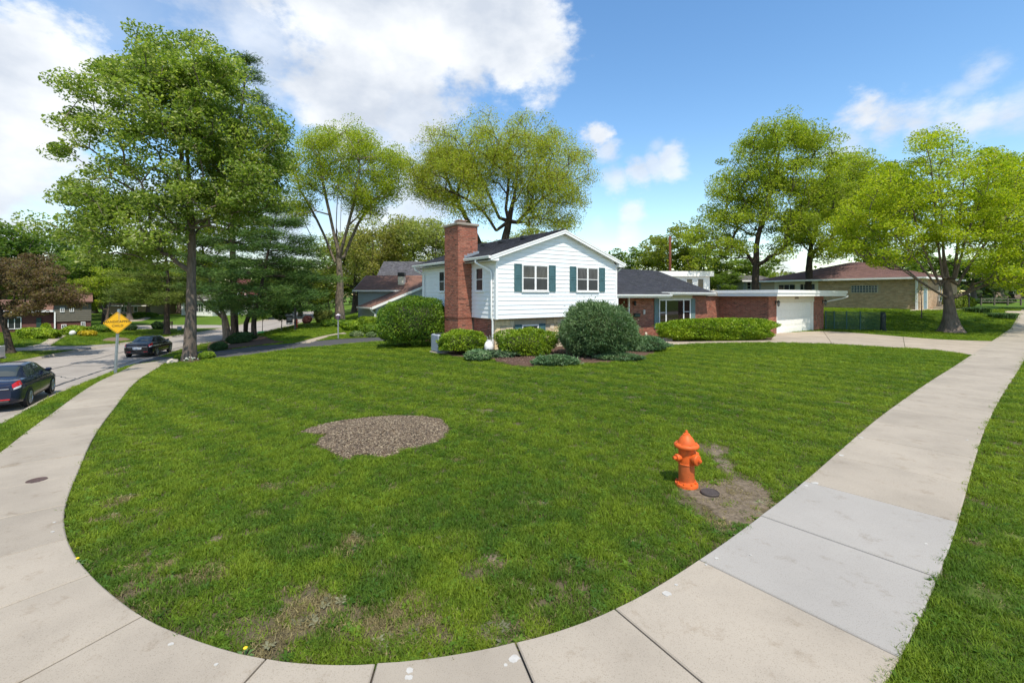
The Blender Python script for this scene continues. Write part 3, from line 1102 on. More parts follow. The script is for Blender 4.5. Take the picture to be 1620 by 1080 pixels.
def instancer(name, pts, rot, scl, tint, sources, label):
    """one object whose geometry nodes put a tuft on every point"""
    me = bpy.data.meshes.new(name)
    n = len(pts)
    me.vertices.add(n); me.vertices.foreach_set('co', pts.astype(np.float32).ravel())
    a = me.attributes.new('rot', 'FLOAT_VECTOR', 'POINT'); a.data.foreach_set('vector', rot.astype(np.float32).ravel())
    a = me.attributes.new('scl', 'FLOAT_VECTOR', 'POINT'); a.data.foreach_set('vector', scl.astype(np.float32).ravel())
    a = me.attributes.new('tint', 'FLOAT_COLOR', 'POINT')
    c = np.ones((n, 4), np.float32); c[:, :3] = tint; a.data.foreach_set('color', c.ravel())
    a = me.attributes.new('pick', 'INT', 'POINT'); a.data.foreach_set('value', np.where(rng.random(n) < .045, len(sources) - 1, rng.integers(0, len(sources) - 1, n)).astype(np.int32))
    o = bpy.data.objects.new(name, me); COL.objects.link(o)
    src = bpy.data.collections.new(name + '_source')
    for s in sources:
        src.objects.link(s)
    ng = bpy.data.node_groups.new(name, 'GeometryNodeTree')
    ng.interface.new_socket('Geometry', in_out='INPUT', socket_type='NodeSocketGeometry')
    ng.interface.new_socket('Geometry', in_out='OUTPUT', socket_type='NodeSocketGeometry')
    N, L = ng.nodes, ng.links
    gi = N.new('NodeGroupInput'); go = N.new('NodeGroupOutput')
    m2p = N.new('GeometryNodeMeshToPoints')
    iop = N.new('GeometryNodeInstanceOnPoints')
    ci = N.new('GeometryNodeCollectionInfo'); ci.inputs['Collection'].default_value = src
    ci.inputs['Separate Children'].default_value = True; ci.inputs['Reset Children'].default_value = True
    iop.inputs['Pick Instance'].default_value = True

    def named(nm, t):
        q = N.new('GeometryNodeInputNamedAttribute'); q.data_type = t; q.inputs['Name'].default_value = nm
        return q.outputs['Attribute']
    L.new(gi.outputs[0], m2p.inputs['Mesh'])
    L.new(m2p.outputs[0], iop.inputs['Points'])
    L.new(ci.outputs[0], iop.inputs['Instance'])
    L.new(named('pick', 'INT'), iop.inputs['Instance Index'])
    e2r = N.new('FunctionNodeEulerToRotation'); L.new(named('rot', 'FLOAT_VECTOR'), e2r.inputs[0])
    L.new(e2r.outputs[0], iop.inputs['Rotation'])
    L.new(named('scl', 'FLOAT_VECTOR'), iop.inputs['Scale'])
    L.new(iop.outputs[0], go.inputs[0])
    md = o.modifiers.new('scatter', 'NODES'); md.node_group = ng
    return tag(o, kind='stuff', label=label)


def px_of(x, y, z):
    return CX + x / y * F_PX, CY - (z - EYE) / y * F_PX


BARE = [(1150, 792, .68, .86), (1175, 770, .45, .82), (1195, 808, .42, .82), (1105, 778, .35, .8), (1090, 775, .28, .9), (1130, 712, .30, .85), (1145, 735, .25, .7), (1160, 750, .25, .75), (341, 854, .10, .95), (412, 812, .14, .7), (400, 845, .10, .5), (768, 650, .22, .7), (781, 886, .18, .8),
        (760, 905, .2, .7), (405, 990, .2, .6), (560, 995, .18, .55), (535, 970, .2, .6), (470, 1000, .18, .5), (790, 1000, .2, .6), (480, 940, .25, .5), (240, 810, .2, .5), (190, 745, .25, .5), (170, 800, .2, .5), (430, 1030, .25, .6), (690, 1000, .2, .4), (500, 775, .2, .4), (1560, 945, .2, .7), (1600, 850, .18, .7), (1530, 790, .2, .5), (1590, 720, .2, .5), (940, 900, .15, .4), (860, 940, .2, .35)]
DRY = [(205, 716, .09), (625, 773, .08), (855, 800, .12), (228, 875, .12), (265, 892, .12), (228, 922, .15), (170, 820, .15), (215, 900, .12), (430, 770, .15), (720, 727, .1), (760, 730, .08), (1540, 860, .12), (330, 905, .2), (200, 790, .2), (560, 860, .25), (480, 970, .3), (640, 980, .3), (1140, 815, .3), (1165, 780, .35)]


def grass_field():
    n_r = []
    N_TOT = 330000
    # radius drawn so that the density falls with distance
    u = rng.random(N_TOT)
    p = .58
    r = (2.3 ** p + u * (75 ** p - 2.3 ** p)) ** (1 / p)
    th = (rng.random(N_TOT) - .5) * 2 * math.radians(64)
    x = r * np.sin(th); y = r * np.cos(th)
    # keep off paving, beds, road
    d, zc = kerb_info(x, y)
    keep = ((d < -.17) | (d > ROAD_W + .2)) & (y > 1.0)
    nx_ = .16 * (fbm(x * 4.5, y * 4.5, 51) - .5); ny_ = .16 * (fbm(x * 4.5, y * 4.5, 52) - .5)
    for P in EXCL:
        keep &= ~in_poly(x + nx_, y + ny_, P)
    inset = PAVE_POLY
    io = in_poly(x, y, inset)
    e1 = np.full(len(x), 9.0)
    ii_ = np.where(io)[0]
    for arr in (INX, OUTX):
        for j in range(0, len(arr), 1):
            if abs(arr[j, 0]) < 30 and arr[j, 1] < 30:
                e1[ii_] = np.minimum(e1[ii_], np.hypot(x[ii_] - arr[j, 0], y[ii_] - arr[j, 1]))
    keep &= ~io | (e1 < .028 * fbm(x * 3, y * 3, 31) * 1.6)
    # houses
    S = (x - C0[0]) * U[0] + (y - C0[1]) * U[1]; Tt = (x - C0[0]) * V[0] + (y - C0[1]) * V[1]
    keep &= ~((S > 0) & (S < 7.5) & (Tt > 0) & (Tt < 9)) & ~((S > 7.4) & (S < 19) & (Tt > 1.2) & (Tt < 10)) & ~((S > 19) & (S < 27.3) & (Tt > -2.2) & (Tt < 7))
    x, y, r = x[keep], y[keep], r[keep]
    bare = np.zeros(len(x)); dry = np.zeros(len(x))
    for (px, py, rad, st) in BARE:
        g = gp(px, py)
        e = np.hypot(x - g[0], y - g[1]) / rad + .7 * (fbm(x * 4, y * 4, 3) - .5) * 2
        bare = np.maximum(bare, st * (1 - ss(e, .5, 1.15)))
    for (px, py, rad) in DRY:
        g = gp(px, py)
        e = np.hypot(x - g[0], y - g[1]) / rad + .6 * (fbm(x * 6, y * 6, 4) - .5) * 2
        dry = np.maximum(dry, 1 - ss(e, .5, 1.2))
    # thin, patchy turf towards the corner and along the pavement, full turf higher up
    edge = np.minimum.reduce([np.hypot(x - INX[i, 0], y - INX[i, 1]) for i in range(0, len(INX), 3)])
    near = 1 - ss(r, 4.5, 9)
    patch = fbm(x * 1.7, y * 1.7, 11)
    fine = fbm(x * 5, y * 5, 17)
    thin = np.clip((near * .75 + .12) * ss(patch * .6 + fine * .4, .50, .74) * .7 + .4 * near * (1 - ss(edge, .1, .8)), 0, .9)
    dens = (1 - bare) * (1 - thin * .75)
    k = rng.random(len(x)) < dens
    x, y, r, bare, dry, thin, patch, fine, edge, near = [q[k] for q in (x, y, r, bare, dry, thin, patch, fine, edge, near)]
    n = len(x)
    z = terrain(x, y)
    # tint: deep green to light yellow green in drifts, faint mowing stripes, straw where dry or thin
    mow = .5 + .5 * np.sin((x * .62 + y * .78) * 2 * PI / 1.1)
    big = fbm(x * .28, y * .28, 23)
    mixf = np.clip(.15 + .75 * ss(fine, .3, .7) * .6 + .75 * (big - .5) + .38 * (mow - .5) * ss(r, 6, 12) + .12 * rng.normal(size=n), 0, 1)[:, None]
    deep = np.array([.082, .158, .012]); light = np.array([.235, .305, .024])
    c = deep * (1 - mixf) + light * mixf
    rich = ss(patch, .5, .68)[:, None] * near[:, None]
    c = c * (1 - .5 * rich) + np.array([.045, .115, .018]) * .5 * rich
    straw = np.array([.30, .25, .12])
    sfrac = np.clip(.7 * dry + .5 * bare + .2 * thin * near, 0, 1)
    isstraw = (rng.random(n) < sfrac)[:, None]
    c = np.where(isstraw, straw * (.6 + .6 * rng.random((n, 1))), c)
    c *= (.8 + .4 * rng.random((n, 1)))
    sc = np.interp(r, [2, 6, 12, 25, 45, 75], [.85, 1.0, 1.25, 2.1, 3.2, 5.0])
    hs = np.interp(r, [2, 6, 12, 25, 75], [.8, .9, .95, 1.0, 1.1]) * (.55 + .55 * ss(fine, .25, .75) + .4 * ss(patch, .5, .7) * near) * (1 - .35 * thin) * (1 - .4 * bare) * (.85 + .3 * rng.random(n))
    hs *= np.where(edge < .35, .8, 1)
    hs = np.where(isstraw[:, 0], hs * .6, hs)
    rot = np.stack([rng.normal(0, .12, n), rng.normal(0, .12, n), rng.random(n) * 2 * PI], -1)
    scl = np.stack([sc, sc, hs], -1)
    tufts = [tuft_mesh('grass_tuft', 22, .066, .054, .0068, .95, 100 + i, GRASSM) for i in range(5)]
    tufts.append(weed_mesh())
    return instancer('lawn_grass', np.stack([x, y, z], -1), rot, scl, c, tufts, 'mown green lawn grass with thin and yellowed spots')


grass_field()
# ------------------------------------------------------------------ the house
gz0 = tz(*C0)
house = thing('split_level_house', 'white sided split level house with red brick chimney, low brick wing and garage', 'house', (C0[0], C0[1], 0))
PH = house
HS = lambda s, t, z: hp(s, t, z)
fF = lambda a, d, z: hp(a, -d, z)                 # front wall of the gabled block: a along it, d outwards
fL = lambda a, d, z: hp(-d, a, z)                 # its left wall


def faceF(t0):
    return lambda a, d, z: hp(a, t0 - d, z)


def faceL(s0):
    return lambda a, d, z: hp(s0 - d, a, z)


def bricks(mb, fn, a0, a1, z0, z1, openings=(), bl=.202, bh=.063, j=.013, proud=.005):
    z = z0; row = 0
    while z < z1 - .02:
        zt = min(z + bh, z1)
        a = a0 - (bl / 2 if row % 2 else 0)
        while a < a1 - .01:
            lo, hi = max(a, a0), min(a + bl, a1)
            if hi - lo > .03:
                segs = [(lo, hi)]
                for (oa0, oa1, oz0, oz1) in openings:
                    if zt > oz0 and z < oz1:
                        ns = []
                        for (p, q) in segs:
                            if q <= oa0 or p >= oa1:
                                ns.append((p, q)); continue
                            if p < oa0: ns.append((p, oa0))
                            if q > oa1: ns.append((oa1, q))
                        segs = ns
                for (p, q) in segs:
                    if q - p < .03:
                        continue
                    v = .72 + .55 * random.random(); h = random.random()
                    if random.random() < .06: v *= .55
                    mb.cur = (v * (1.0 + .12 * h), v * (1 + .35 * (h - .5)), v * (1 + .4 * (h - .5)))
                    pr = proud + random.uniform(-.002, .003)
                    mb.box((p, -.02, z), (q, pr, zt), fn)
            a += bl + j
        z += bh + j; row += 1


def wall_bricks(parent, fn, a0, a1, z0, z1, openings=()):
    mb = MB(); bricks(mb, fn, a0, a1, z0, z1, openings)
    o = mb.build('brick_courses', BRICK, parent, colour=True)
    return tag(o, kind='stuff')


# --- gabled block, cores
W, D = 7.5, 7.6
ROOF_A, ROOF_K, MID = 5.72, .343, 3.75
zt_ = lambda s: ROOF_A - ROOF_K * abs(s - MID)
mb = MB()
mb.box((.03, .03, 1.6), (W - .03, D - .03, 4.2), HS)
n0 = len(mb.v)
mb.add([(.03, .03, 4.2), (W - .03, .03, 4.2), (MID, .03, 5.5), (.03, D - .03, 4.2), (W - .03, D - .03, 4.2), (MID, D - .03, 5.5)],
       [(0, 1, 2), (5, 4, 3), (0, 2, 5, 3), (1, 4, 5, 2)], HS)
upper = mb.build('upper_wall', SIDING, PH)
mb = MB(); mb.box((.1, .26, -.9), (W - .02, D - .1, 1.598), HS)
lower = mb.build('lower_wall', MORTAR, PH)
mb = MB(); mb.box((0.0, 0.0, 1.565), (W, D, 1.602), HS)
mb.build('overhang_soffit', WHITE, PH)

EXPO = .197


def board(name, fn, a0, a1, z0, z1, b0=None, b1=None, parent=None, lip=.023):
    """one clapboard: a0..a1 at its foot, b0..b1 at its head"""
    b0 = a0 if b0 is None else b0; b1 = a1 if b1 is None else b1
    mb = MB()
    vs = [(a0, -.02, z0), (a1, -.02, z0), (a1, lip, z0), (a0, lip, z0), (b0, -.02, z1), (b1, -.02, z1), (b1, .004, z1), (b0, .004, z1),
          (a0, lip - .001, z0 + .008), (a1, lip - .001, z0 + .008)]
    fs = [(0, 1, 2, 3), (4, 7, 6, 5), (3, 2, 9, 8), (8, 9, 6, 7), (0, 3, 8, 7, 4), (1, 5, 6, 9, 2), (0, 4, 5, 1)]
    mb.add(vs, fs, fn)
    return mb.build('siding_board', SIDING, parent or upper)


z = 1.575
while z < 5.5:
    z1 = z + EXPO + .004
    lim = lambda q: (ROOF_A - .17 - q) / ROOF_K
    lo = min(MID, lim(z)); hi = min(MID, lim(z1))
    if hi <= 0.05:
        hi = .02
    if lo < .1:
        break
    jog = random.uniform(-.002, .002)
    board('siding_board', fF, max(MID - lo, 0), min(MID + lo, W), z + jog, z1, max(MID - hi, 0), min(MID + hi, W))
    if z < 4.0:
        # the side wall is clad in shorter lengths either side of the chimney
        board('siding_board', fL, 0, 2.08, z + jog, z1, lip=.027)
        board('siding_board', fL, 3.41, D, z + jog, z1, lip=.027)
    z += EXPO
mb = MB()
mb.box((-.045, -.045, 1.56), (.075, .0, 4.2), HS); mb.box((-.045, 0.0, 1.56), (0, .075, 4.2), HS)
mb.build('corner_trim', WHITE, PH)
mb = MB(); mb.box((W - .075, -.045, 1.56), (W + .04, .03, 4.2), HS); mb.build('corner_trim', WHITE, PH)
mb = MB(); mb.box((-.045, D - .07, 1.56), (.0, D + .04, 4.2), HS); mb.build('corner_trim', WHITE, PH)


# --- roofs made of lapped shingle courses
def shingle_slope(name, p00, p10, p01, p11, parent, course=.14, tab=.33, thick=.05, mat=None):
    """p00-p10 is the eave, p01-p11 the ridge (world points)"""
    p00, p10, p01, p11 = [np.array(p, float) for p in (p00, p10, p01, p11)]
    L_ = np.linalg.norm(p01 - p00); n = max(2, int(L_ / course))
    nrm = np.cross(p10 - p00, p01 - p00); nrm /= np.linalg.norm(nrm)
    if nrm[2] < 0: nrm = -nrm
    mb = MB()
    P = lambda u, v: p00 * (1 - u) * (1 - v) + p10 * u * (1 - v) + p01 * (1 - u) * v + p11 * u * v
    # deck
    mb.cur = (.8, .8, .8)
    c = [P(0, 0), P(1, 0), P(1, 1), P(0, 1)]
    mb.add([tuple(q - nrm * thick) for q in c] + [tuple(q) for q in c], [(0, 1, 2, 3), (4, 5, 6, 7), (0, 1, 5, 4), (1, 2, 6, 5), (2, 3, 7, 6), (3, 0, 4, 7)])
    for i in range(n):
        v0, v1 = i / n, min((i + 1.25) / n, 1)
        w = np.linalg.norm(P(1, v0) - P(0, v0)); m = max(1, int(w / tab))
        off = (.5 if i % 2 else 0)
        edges = [0.0] + [min(max((k + off + random.uniform(-.06, .06)) / m, 0), 1) for k in range(1 if not off else 0, m)] + [1.0]
        edges = sorted(set(edges))
        for k in range(len(edges) - 1):
            u0, u1 = edges[k] + .0008, edges[k + 1] - .0008
            if u1 - u0 < .002: continue
            g = .78 + .42 * random.random(); mb.cur = (g, g * random.uniform(.97, 1.02), g * random.uniform(.96, 1.05))
            h0 = .016 + random.uniform(0, .005)
            a, b, c2, d2 = P(u0, v0) + nrm * h0, P(u1, v0) + nrm * h0, P(u1, v1) + nrm * .004, P(u0, v1) + nrm * .004
            mb.add([tuple(a), tuple(b), tuple(c2), tuple(d2), tuple(P(u0, v0)), tuple(P(u1, v0))], [(0, 1, 2, 3), (4, 5, 1, 0)])
    return mb.build(name, mat or ROOF, parent, colour=True)


RT0, RT1, OV = -.22, D + .36, .42
shingle_slope('roof', HS(-OV, RT0, zt_(-OV)), HS(-OV, RT1, zt_(-OV)), HS(MID, RT0, ROOF_A), HS(MID, RT1, ROOF_A), PH)
shingle_slope('roof', HS(W + OV, RT0, zt_(W + OV)), HS(W + OV, RT1, zt_(W + OV)), HS(MID, RT0, ROOF_A), HS(MID, RT1, ROOF_A), PH)
mb = MB(); mb.cur = (1, 1, 1)
nn = 26
for k in range(nn):
    t0 = RT0 + (RT1 - RT0) * k / nn; t1 = RT0 + (RT1 - RT0) * (k + 1.15) / nn
    g = .8 + .4 * random.random(); mb.cur = (g, g, g)
    for sg in (-1, 1):
        mb.add([(MID, t0, ROOF_A + .035), (MID, min(t1, RT1), ROOF_A + .028), (MID + sg * .15, min(t1, RT1), ROOF_A - .033), (MID + sg * .15, t0, ROOF_A - .026)], [(0, 1, 2, 3)], HS)
mb.build('ridge_cap', ROOF, PH, colour=True)
# roof vents peeping over the ridge line
for tt in (1.6, 3.6, 5.4):
    mb = MB(); sv = 2.7
    mb.bbox((sv - .17, tt - .17, zt_(sv) - .02), (sv + .17, tt + .17, zt_(sv) + .17), .03, HS)
    mb.build('roof_vent', BLACK, PH)
# rake boards, frieze and soffits
for sg, s_e in ((-1, -OV), (1, W + OV)):
    mb = MB()
    for (t0, t1, dz0, dz1) in ((RT0 - .03, RT0, -.02, -.20), (RT0 - .045, RT0 - .03, -.02, -.09)):
        mb.add([(MID, t0, ROOF_A + dz0), (s_e, t0, zt_(s_e) + dz0), (s_e, t0, zt_(s_e) + dz1), (MID, t0, ROOF_A + dz1),
                (MID, t1, ROOF_A + dz0), (s_e, t1, zt_(s_e) + dz0), (s_e, t1, zt_(s_e) + dz1), (MID, t1, ROOF_A + dz1)],
               [(0, 1, 2, 3), (7, 6, 5, 4), (0, 4, 5, 1), (1, 5, 6, 2), (2, 6, 7, 3), (3, 7, 4, 0)], HS)
    mb.build('rake_board', WHITE, PH)
    mb = MB()
    mb.add([(MID, RT0, ROOF_A - .17), (s_e, RT0, zt_(s_e) - .17), (s_e, .0, zt_(s_e) - .17), (MID, .0, ROOF_A - .17)], [(0, 1, 2, 3)], HS)
    mb.build('rake_soffit', WHITE, PH)
    # boxed return at the eave
    mb = MB()
    s0, s1 = (-OV, .0) if sg < 0 else (W, W + OV)
    ze = zt_(s_e)
    mb.add([(s_e, RT0 - .01, ze - .22), (s0 if sg > 0 else s1, RT0 - .01, ze - .22), (s0 if sg > 0 else s1, RT0 - .01, zt_(0) - .19), (s_e, RT0 - .01, ze - .19),
            (s_e, 0, ze - .22), (s0 if sg > 0 else s1, 0, ze - .22), (s0 if sg > 0 else s1, 0, zt_(0) - .19), (s_e, 0, ze - .19)],
           [(0, 1, 2, 3), (4, 7, 6, 5), (0, 4, 5, 1), (1, 5, 6, 2), (3, 2, 6, 7), (0, 3, 7, 4)], HS)
    mb.build('eave_return', WHITE, PH)
    # eave soffit along the side wall
    mb = MB(); a0, a1 = (-OV, .0) if sg < 0 else (W, W + OV)
    mb.box((a0, 0.01, ze - .215), (a1, RT1, ze - .195), HS); mb.build('eave_soffit', mat_simple('cream_soffit_paint', (.60, .57, .50), .6, .06), PH)


def gutter(parent, fn, a0, a1, z, d0=0.0, w=.11, h=.12):
    """K-style gutter; fn(a, d, z), d outwards"""
    mb = MB()
    prof = [(d0, z), (d0, z - h), (d0 + w * .7, z - h), (d0 + w, z - h * .35), (d0 + w, z), (d0 + w - .012, z), (d0 + w - .012, z - h * .3), (d0 + w * .65, z - h + .012), (d0 + .012, z - h + .012), (d0 + .012, z)]
    n = len(prof)
    vs = [(a0, d, q) for d, q in prof] + [(a1, d, q) for d, q in prof]
    fs = [(i, (i + 1) % n, n + (i + 1) % n, n + i) for i in range(n)] + [tuple(range(5)), tuple(range(n + 4, n - 1, -1))]
    mb.add(vs, fs, fn)
    return mb.build('gutter', WHITE, parent)


ge = zt_(-OV) - .01
gutter(PH, faceL(-OV), RT0, 1.98, ge)
gutter(PH, faceL(-OV), 3.5, RT1, ge)
gutter(PH, lambda a, d, z: hp(W + OV + d, a, z), RT0, RT1, ge)


def spout(parent, pts, r=.042):
    mb = MB(); mb.tube(pts, r, 6)
    o = mb.build('downspout', WHITE, parent, auto=40)
    return o


spout(PH, [HS(-.47, .95, 4.16), HS(-.47, .95, 4.05), HS(-.42, .85, 3.98), HS(-.10, .30, 3.66), HS(-.085, .26, 3.55), HS(-.085, .26, 1.62), HS(-.02, .26, 1.5), HS(-.02, .26, .22), HS(-.10, .1, .14), HS(-.2, -.05, .12)], .045)
spout(PH, [HS(-.47, D + .05, 4.16), HS(-.47, D + .05, 4.02), HS(-.1, D - .3, 3.75), HS(-.09, D - .3, 3.6), HS(-.09, D - .3, .2)])
spout(PH, [HS(W + .47, .1, 4.14), HS(W + .47, .1, 4.02), HS(W + .12, .12, 3.78), HS(W + .10, .12, 3.6), HS(W + .10, .12, 2.9)])
spout(PH, [HS(W + .09, -.02, 2.45), HS(W + .09, -.02, .1)])


# --- windows
SCREEN = mat_simple('window_screen', (.034, .036, .038), .3, .25, 3)


def curtain_glass():
    m, N, L, b = new_mat('curtained_glass')
    f = noise_node(N, L, 9, 3, .6, stretch=(3, 3, .25))
    c = ramp_node(N, L, f, [(.35, (.022, .023, .026)), (.6, (.075, .075, .078))])
    L.new(c, b.inputs['Base Color'])
    b.inputs['Roughness'].default_value = .06
    MATS['curtained_glass'] = m
    return m


CURT = curtain_glass()


def window(parent, fn, a0, a1, z0, z1, cols=2, casing=.045, rail=True, widths=None, frame_mat=WHITE, top_mat=None, bot_mat=None, sill=True):
    mb = MB()
    d1 = .052
    mb.box((a0, -.02, z0), (a0 + casing, d1, z1), fn); mb.box((a1 - casing, -.02, z0), (a1, d1, z1), fn)
    mb.box((a0 + casing, -.02, z1 - casing), (a1 - casing, d1, z1), fn); mb.box((a0 + casing, -.02, z0), (a1 - casing, d1, z0 + casing * .7), fn)
    if sill:
        mb.box((a0 - .03, -.02, z0 - .045), (a1 + .03, d1 + .03, z0 - .002), fn)
    ia0, ia1 = a0 + casing, a1 - casing
    ws = widths or [1 / cols] * cols
    edges = [ia0]
    for w in ws: edges.append(edges[-1] + (ia1 - ia0) * w)
    mull = .030
    for k in range(1, cols):
        mb.box((edges[k] - mull, -.02, z0 + casing * .7), (edges[k] + mull, d1 - .004, z1 - casing), fn)
    win = mb.build('window', frame_mat, parent)
    for k in range(cols):
        e0 = edges[k] + (mull if k else 0); e1 = edges[k + 1] - (mull if k < cols - 1 else 0)
        y0, y1 = z0 + casing * .7, z1 - casing
        hung = rail if isinstance(rail, bool) else rail[k]
        ym = (y0 + y1) / 2
        fr = .022
        if (e1 - e0) > .12:
            mb = MB()
            mb.box((e0, -.01, y0), (e0 + fr, .041, y1), fn); mb.box((e1 - fr, -.01, y0), (e1, .041, y1), fn)
            mb.box((e0 + fr, -.01, y0), (e1 - fr, .041, y0 + fr), fn); mb.box((e0 + fr, -.01, y1 - fr), (e1 - fr, .041, y1), fn)
            if hung:
                mb.box((e0 + fr, -.01, ym - .014), (e1 - fr, .044, ym + .014), fn)
            mb.build('sash', frame_mat, win)
        for (p, q, mt) in (((y0 + fr, ym - .014, bot_mat or SCREEN), (ym + .014, y1 - fr, top_mat or CURT)) if hung else ((y0 + fr, y1 - fr, top_mat or GLASS),)):
            mb = MB(); mb.box((e0 + fr + .001, .030, p + .001), (e1 - fr - .001, .034, q - .001), fn)
            mb.build('pane', mt, win)
    return win


def shutter(parent, fn, a0, a1, z0, z1, mat=SHUT):
    mb = MB(); st = .045; d0, d1 = .028, .06
    mb.box((a0, d0, z0), (a0 + st, d1, z1), fn); mb.box((a1 - st, d0, z0), (a1, d1, z1), fn)
    for q in (z0, (z0 + z1) / 2 - st / 2, z1 - st):
        mb.box((a0 + st, d0, q), (a1 - st, d1 - .004, q + st), fn)
    mb.box((a0 + st, d0, z0 + st), (a1 - st, d0 + .006, z1 - st), fn)
    z = z0 + st + .01
    while z < z1 - st - .03:
        if abs(z - (z0 + z1) / 2) > st:
            mb.add([(a0 + st, d0 + .008, z + .035), (a1 - st, d0 + .008, z + .035), (a1 - st, d1 - .01, z), (a0 + st, d1 - .01, z)], [(0, 1, 2, 3)], fn)
        z += .042
    return mb.build('shutter', mat, parent)


window(PH, fF, 1.36, 2.88, 2.79, 3.99)
shutter(PH, fF, .93, 1.33, 2.78, 4.0); shutter(PH, fF, 2.91, 3.31, 2.78, 4.0)
window(PH, fF, 4.66, 6.17, 2.79, 3.99)
shutter(PH, fF, 4.22, 4.62, 2.78, 4.0); shutter(PH, fF, 6.21, 6.62, 2.78, 4.0)
window(PH, fL, 1.02, 1.68, 2.78, 3.87, cols=1)
window(PH, fL, 4.84, 5.5, 2.78, 3.87, cols=1)
# basement window in the stone
fS = faceF(.26)
window(PH, fS, 1.55, 2.5, .45, 1.25, cols=1, rail=False)
shutter(PH, fS, 1.15, 1.52, .42, 1.28); shutter(PH, fS, 2.53, 2.9, .42, 1.28)

# --- stone facing below the overhang
STONE = mat_simple('limestone', (.60, .49, .33), .9, .2, 7, attr=True, bump=.6, bscale=14, bdist=.03)
stone_wall = mb = MB()
mb.box((.1, .255, -.5), (W - .02, .262, 1.56), HS)
stone_wall = mb.build('stone_wall', mat_simple('stone_joint', (.40, .34, .25), .95, .2, 20), PH)
z = -.12
while z < 1.5:
    hgt = random.choice([.09, .12, .15, .19, .24])
    hgt = min(hgt, 1.55 - z)
    if hgt < .05: break
    a = .10
    while a < W - .1:
        ln = random.uniform(.22, .62)
        a1 = min(a + ln, W - .03)
        if not (a1 > 1.12 and a < 2.93 and z + hgt > .41 and z < 1.29):
            mb = MB()
            g = random.uniform(.75, 1.25); w_ = random.random()
            mb.cur = (g, g * (.93 + .1 * w_), g * (.78 + .32 * w_))
            mb.bbox((a + .006, -.01, z + .005), (a1 - .006, random.uniform(.02, .045), z + hgt - .005), .012, fS)
            mb.build('stone', STONE, stone_wall, colour=True)
        a = a1
    z += hgt
# --- brick on the lower side wall
wall_bricks(lower, faceL(.1), .26, 2.08, -.5, 1.56)
wall_bricks(lower, faceL(.1), 3.41, D - .1, -.5, 1.56)
mb = MB(); mb.box((.08, .24, -.5), (.18, .34, 1.56), HS); mb.build('corner_stone', STONE, lower, colour=True)

# --- chimney
CS, CT0, CT1, CZ = -.74, 2.08, 3.41, 5.83
mb = MB(); mb.box((CS, CT0, -.8), (.02, CT1, CZ), HS); mb.box((.02, CT0, 4.1), (.3, CT1, CZ), HS)
chim = mb.build('chimney', MORTAR, PH)
mb = MB()
bricks(mb, faceL(CS), CT0 - .007, CT1 + .007, -.5, CZ)
bricks(mb, lambda a, d, z: hp(a, CT0 - d, z), CS - .007, .0, -.5, CZ)
bricks(mb, lambda a, d, z: hp(a, CT0 - d, z), .0, .3, 4.3, CZ)
bricks(mb, lambda a, d, z: hp(a, CT1 + d, z), CS - .007, .3, 1.0, CZ)
# projecting course where the stack narrows
for a in np.arange(CT0 - .03, CT1, .21):
    g = random.uniform(.6, .9); mb.cur = (g, g, g)
    mb.box((a, -.02, 1.55), (min(a + .2, CT1 + .03), .035, 1.615), faceL(CS))
for a in np.arange(CS - .03, -.05, .21):
    g = random.uniform(.6, .9); mb.cur = (g, g, g)
    mb.box((a, -.02, 1.55), (min(a + .2, 0), .035, 1.615), lambda a_, d, z: hp(a_, CT0 - d, z))
tag(mb.build('brick_courses', BRICK, chim, colour=True), kind='stuff')
mb = MB(); mb.bbox((CS - .07, CT0 - .07, CZ), (.37, CT1 + .07, CZ + .12), .02, HS)
mb.build('chimney_cap', mat_concrete('cap_concrete', (.30, .26, .21)), chim)
mb = MB(); mb.box((-.55, 2.3, CZ + .12), (-.2, 2.65, CZ + .25), HS); mb.box((-.6, 2.25, CZ + .25), (-.15, 2.7, CZ + .28), HS)
mb.build('flue', mat_simple('clay_flue', (.36, .24, .19), .9), chim)
mb = MB(); mb.lathe([(.10, 0), (.10, .16), (.16, .17), (.16, .22), (.03, .30)], 12, Matrix.Translation(Vector(HS(-.25, 3.05, CZ + .12))))
mb.build('flue_cowl', METAL, chim)
mb = MB()
for k in range(5):
    s0 = -.42 + k * .16
    zq = zt_(s0 + .08)
    mb.box((s0, CT0 - .02, zq - .05), (s0 + .155, CT0 - .010, zq + .14 + .02 * (k % 2)), HS)
mb.build('flashing', METAL, chim)

# --- low brick wing
S1, TF = 19.05, 1.1
mb = MB(); mb.box((W + .02, TF + 1.0, -.5), (S1, 9.0, 2.5), HS); mb.box((9.9, TF, -.5), (12.42, TF + 1.02, 2.55), HS)
mb.box((12.42, TF, -.5), (15.72, TF + 1.02, .74), HS); mb.box((12.42, TF, 2.38), (15.72, TF + 1.02, 2.6), HS); mb.box((15.72, TF, -.5), (S1, TF + 1.02, 2.55), HS)
# gable end above the wing
mb.add([(17.2, .9, 2.5), (17.2, 9.0, 2.5), (17.2, 5, 4.3)], [(0, 1, 2)], HS)
wing = mb.build('wing_wall', MORTAR, PH)
fW = faceF(TF)
wall_bricks(wing, fW, 9.9, 12.42, -.3, 2.54)
wall_bricks(wing, fW, 12.42, 15.72, -.3, .74)
wall_bricks(wing, fW, 15.72, S1, -.3, 2.54)
wall_bricks(wing, faceF(TF + 1.0), W + .1, 9.9, -.3, 2.5, [(8.35, 9.6, -.3, 2.2)])
wall_bricks(wing, lambda a, d, z: hp(9.9 - d, a, z), TF, TF + 1.0, -.3, 2.5)
mb = MB(); mb.box((15.78 - 3.45, .008, 2.38), (15.86, .05, 2.64), fW)
mb.build('window_header', mat_simple('cream_paint', (.52, .53, .40), .6, .06), PH)
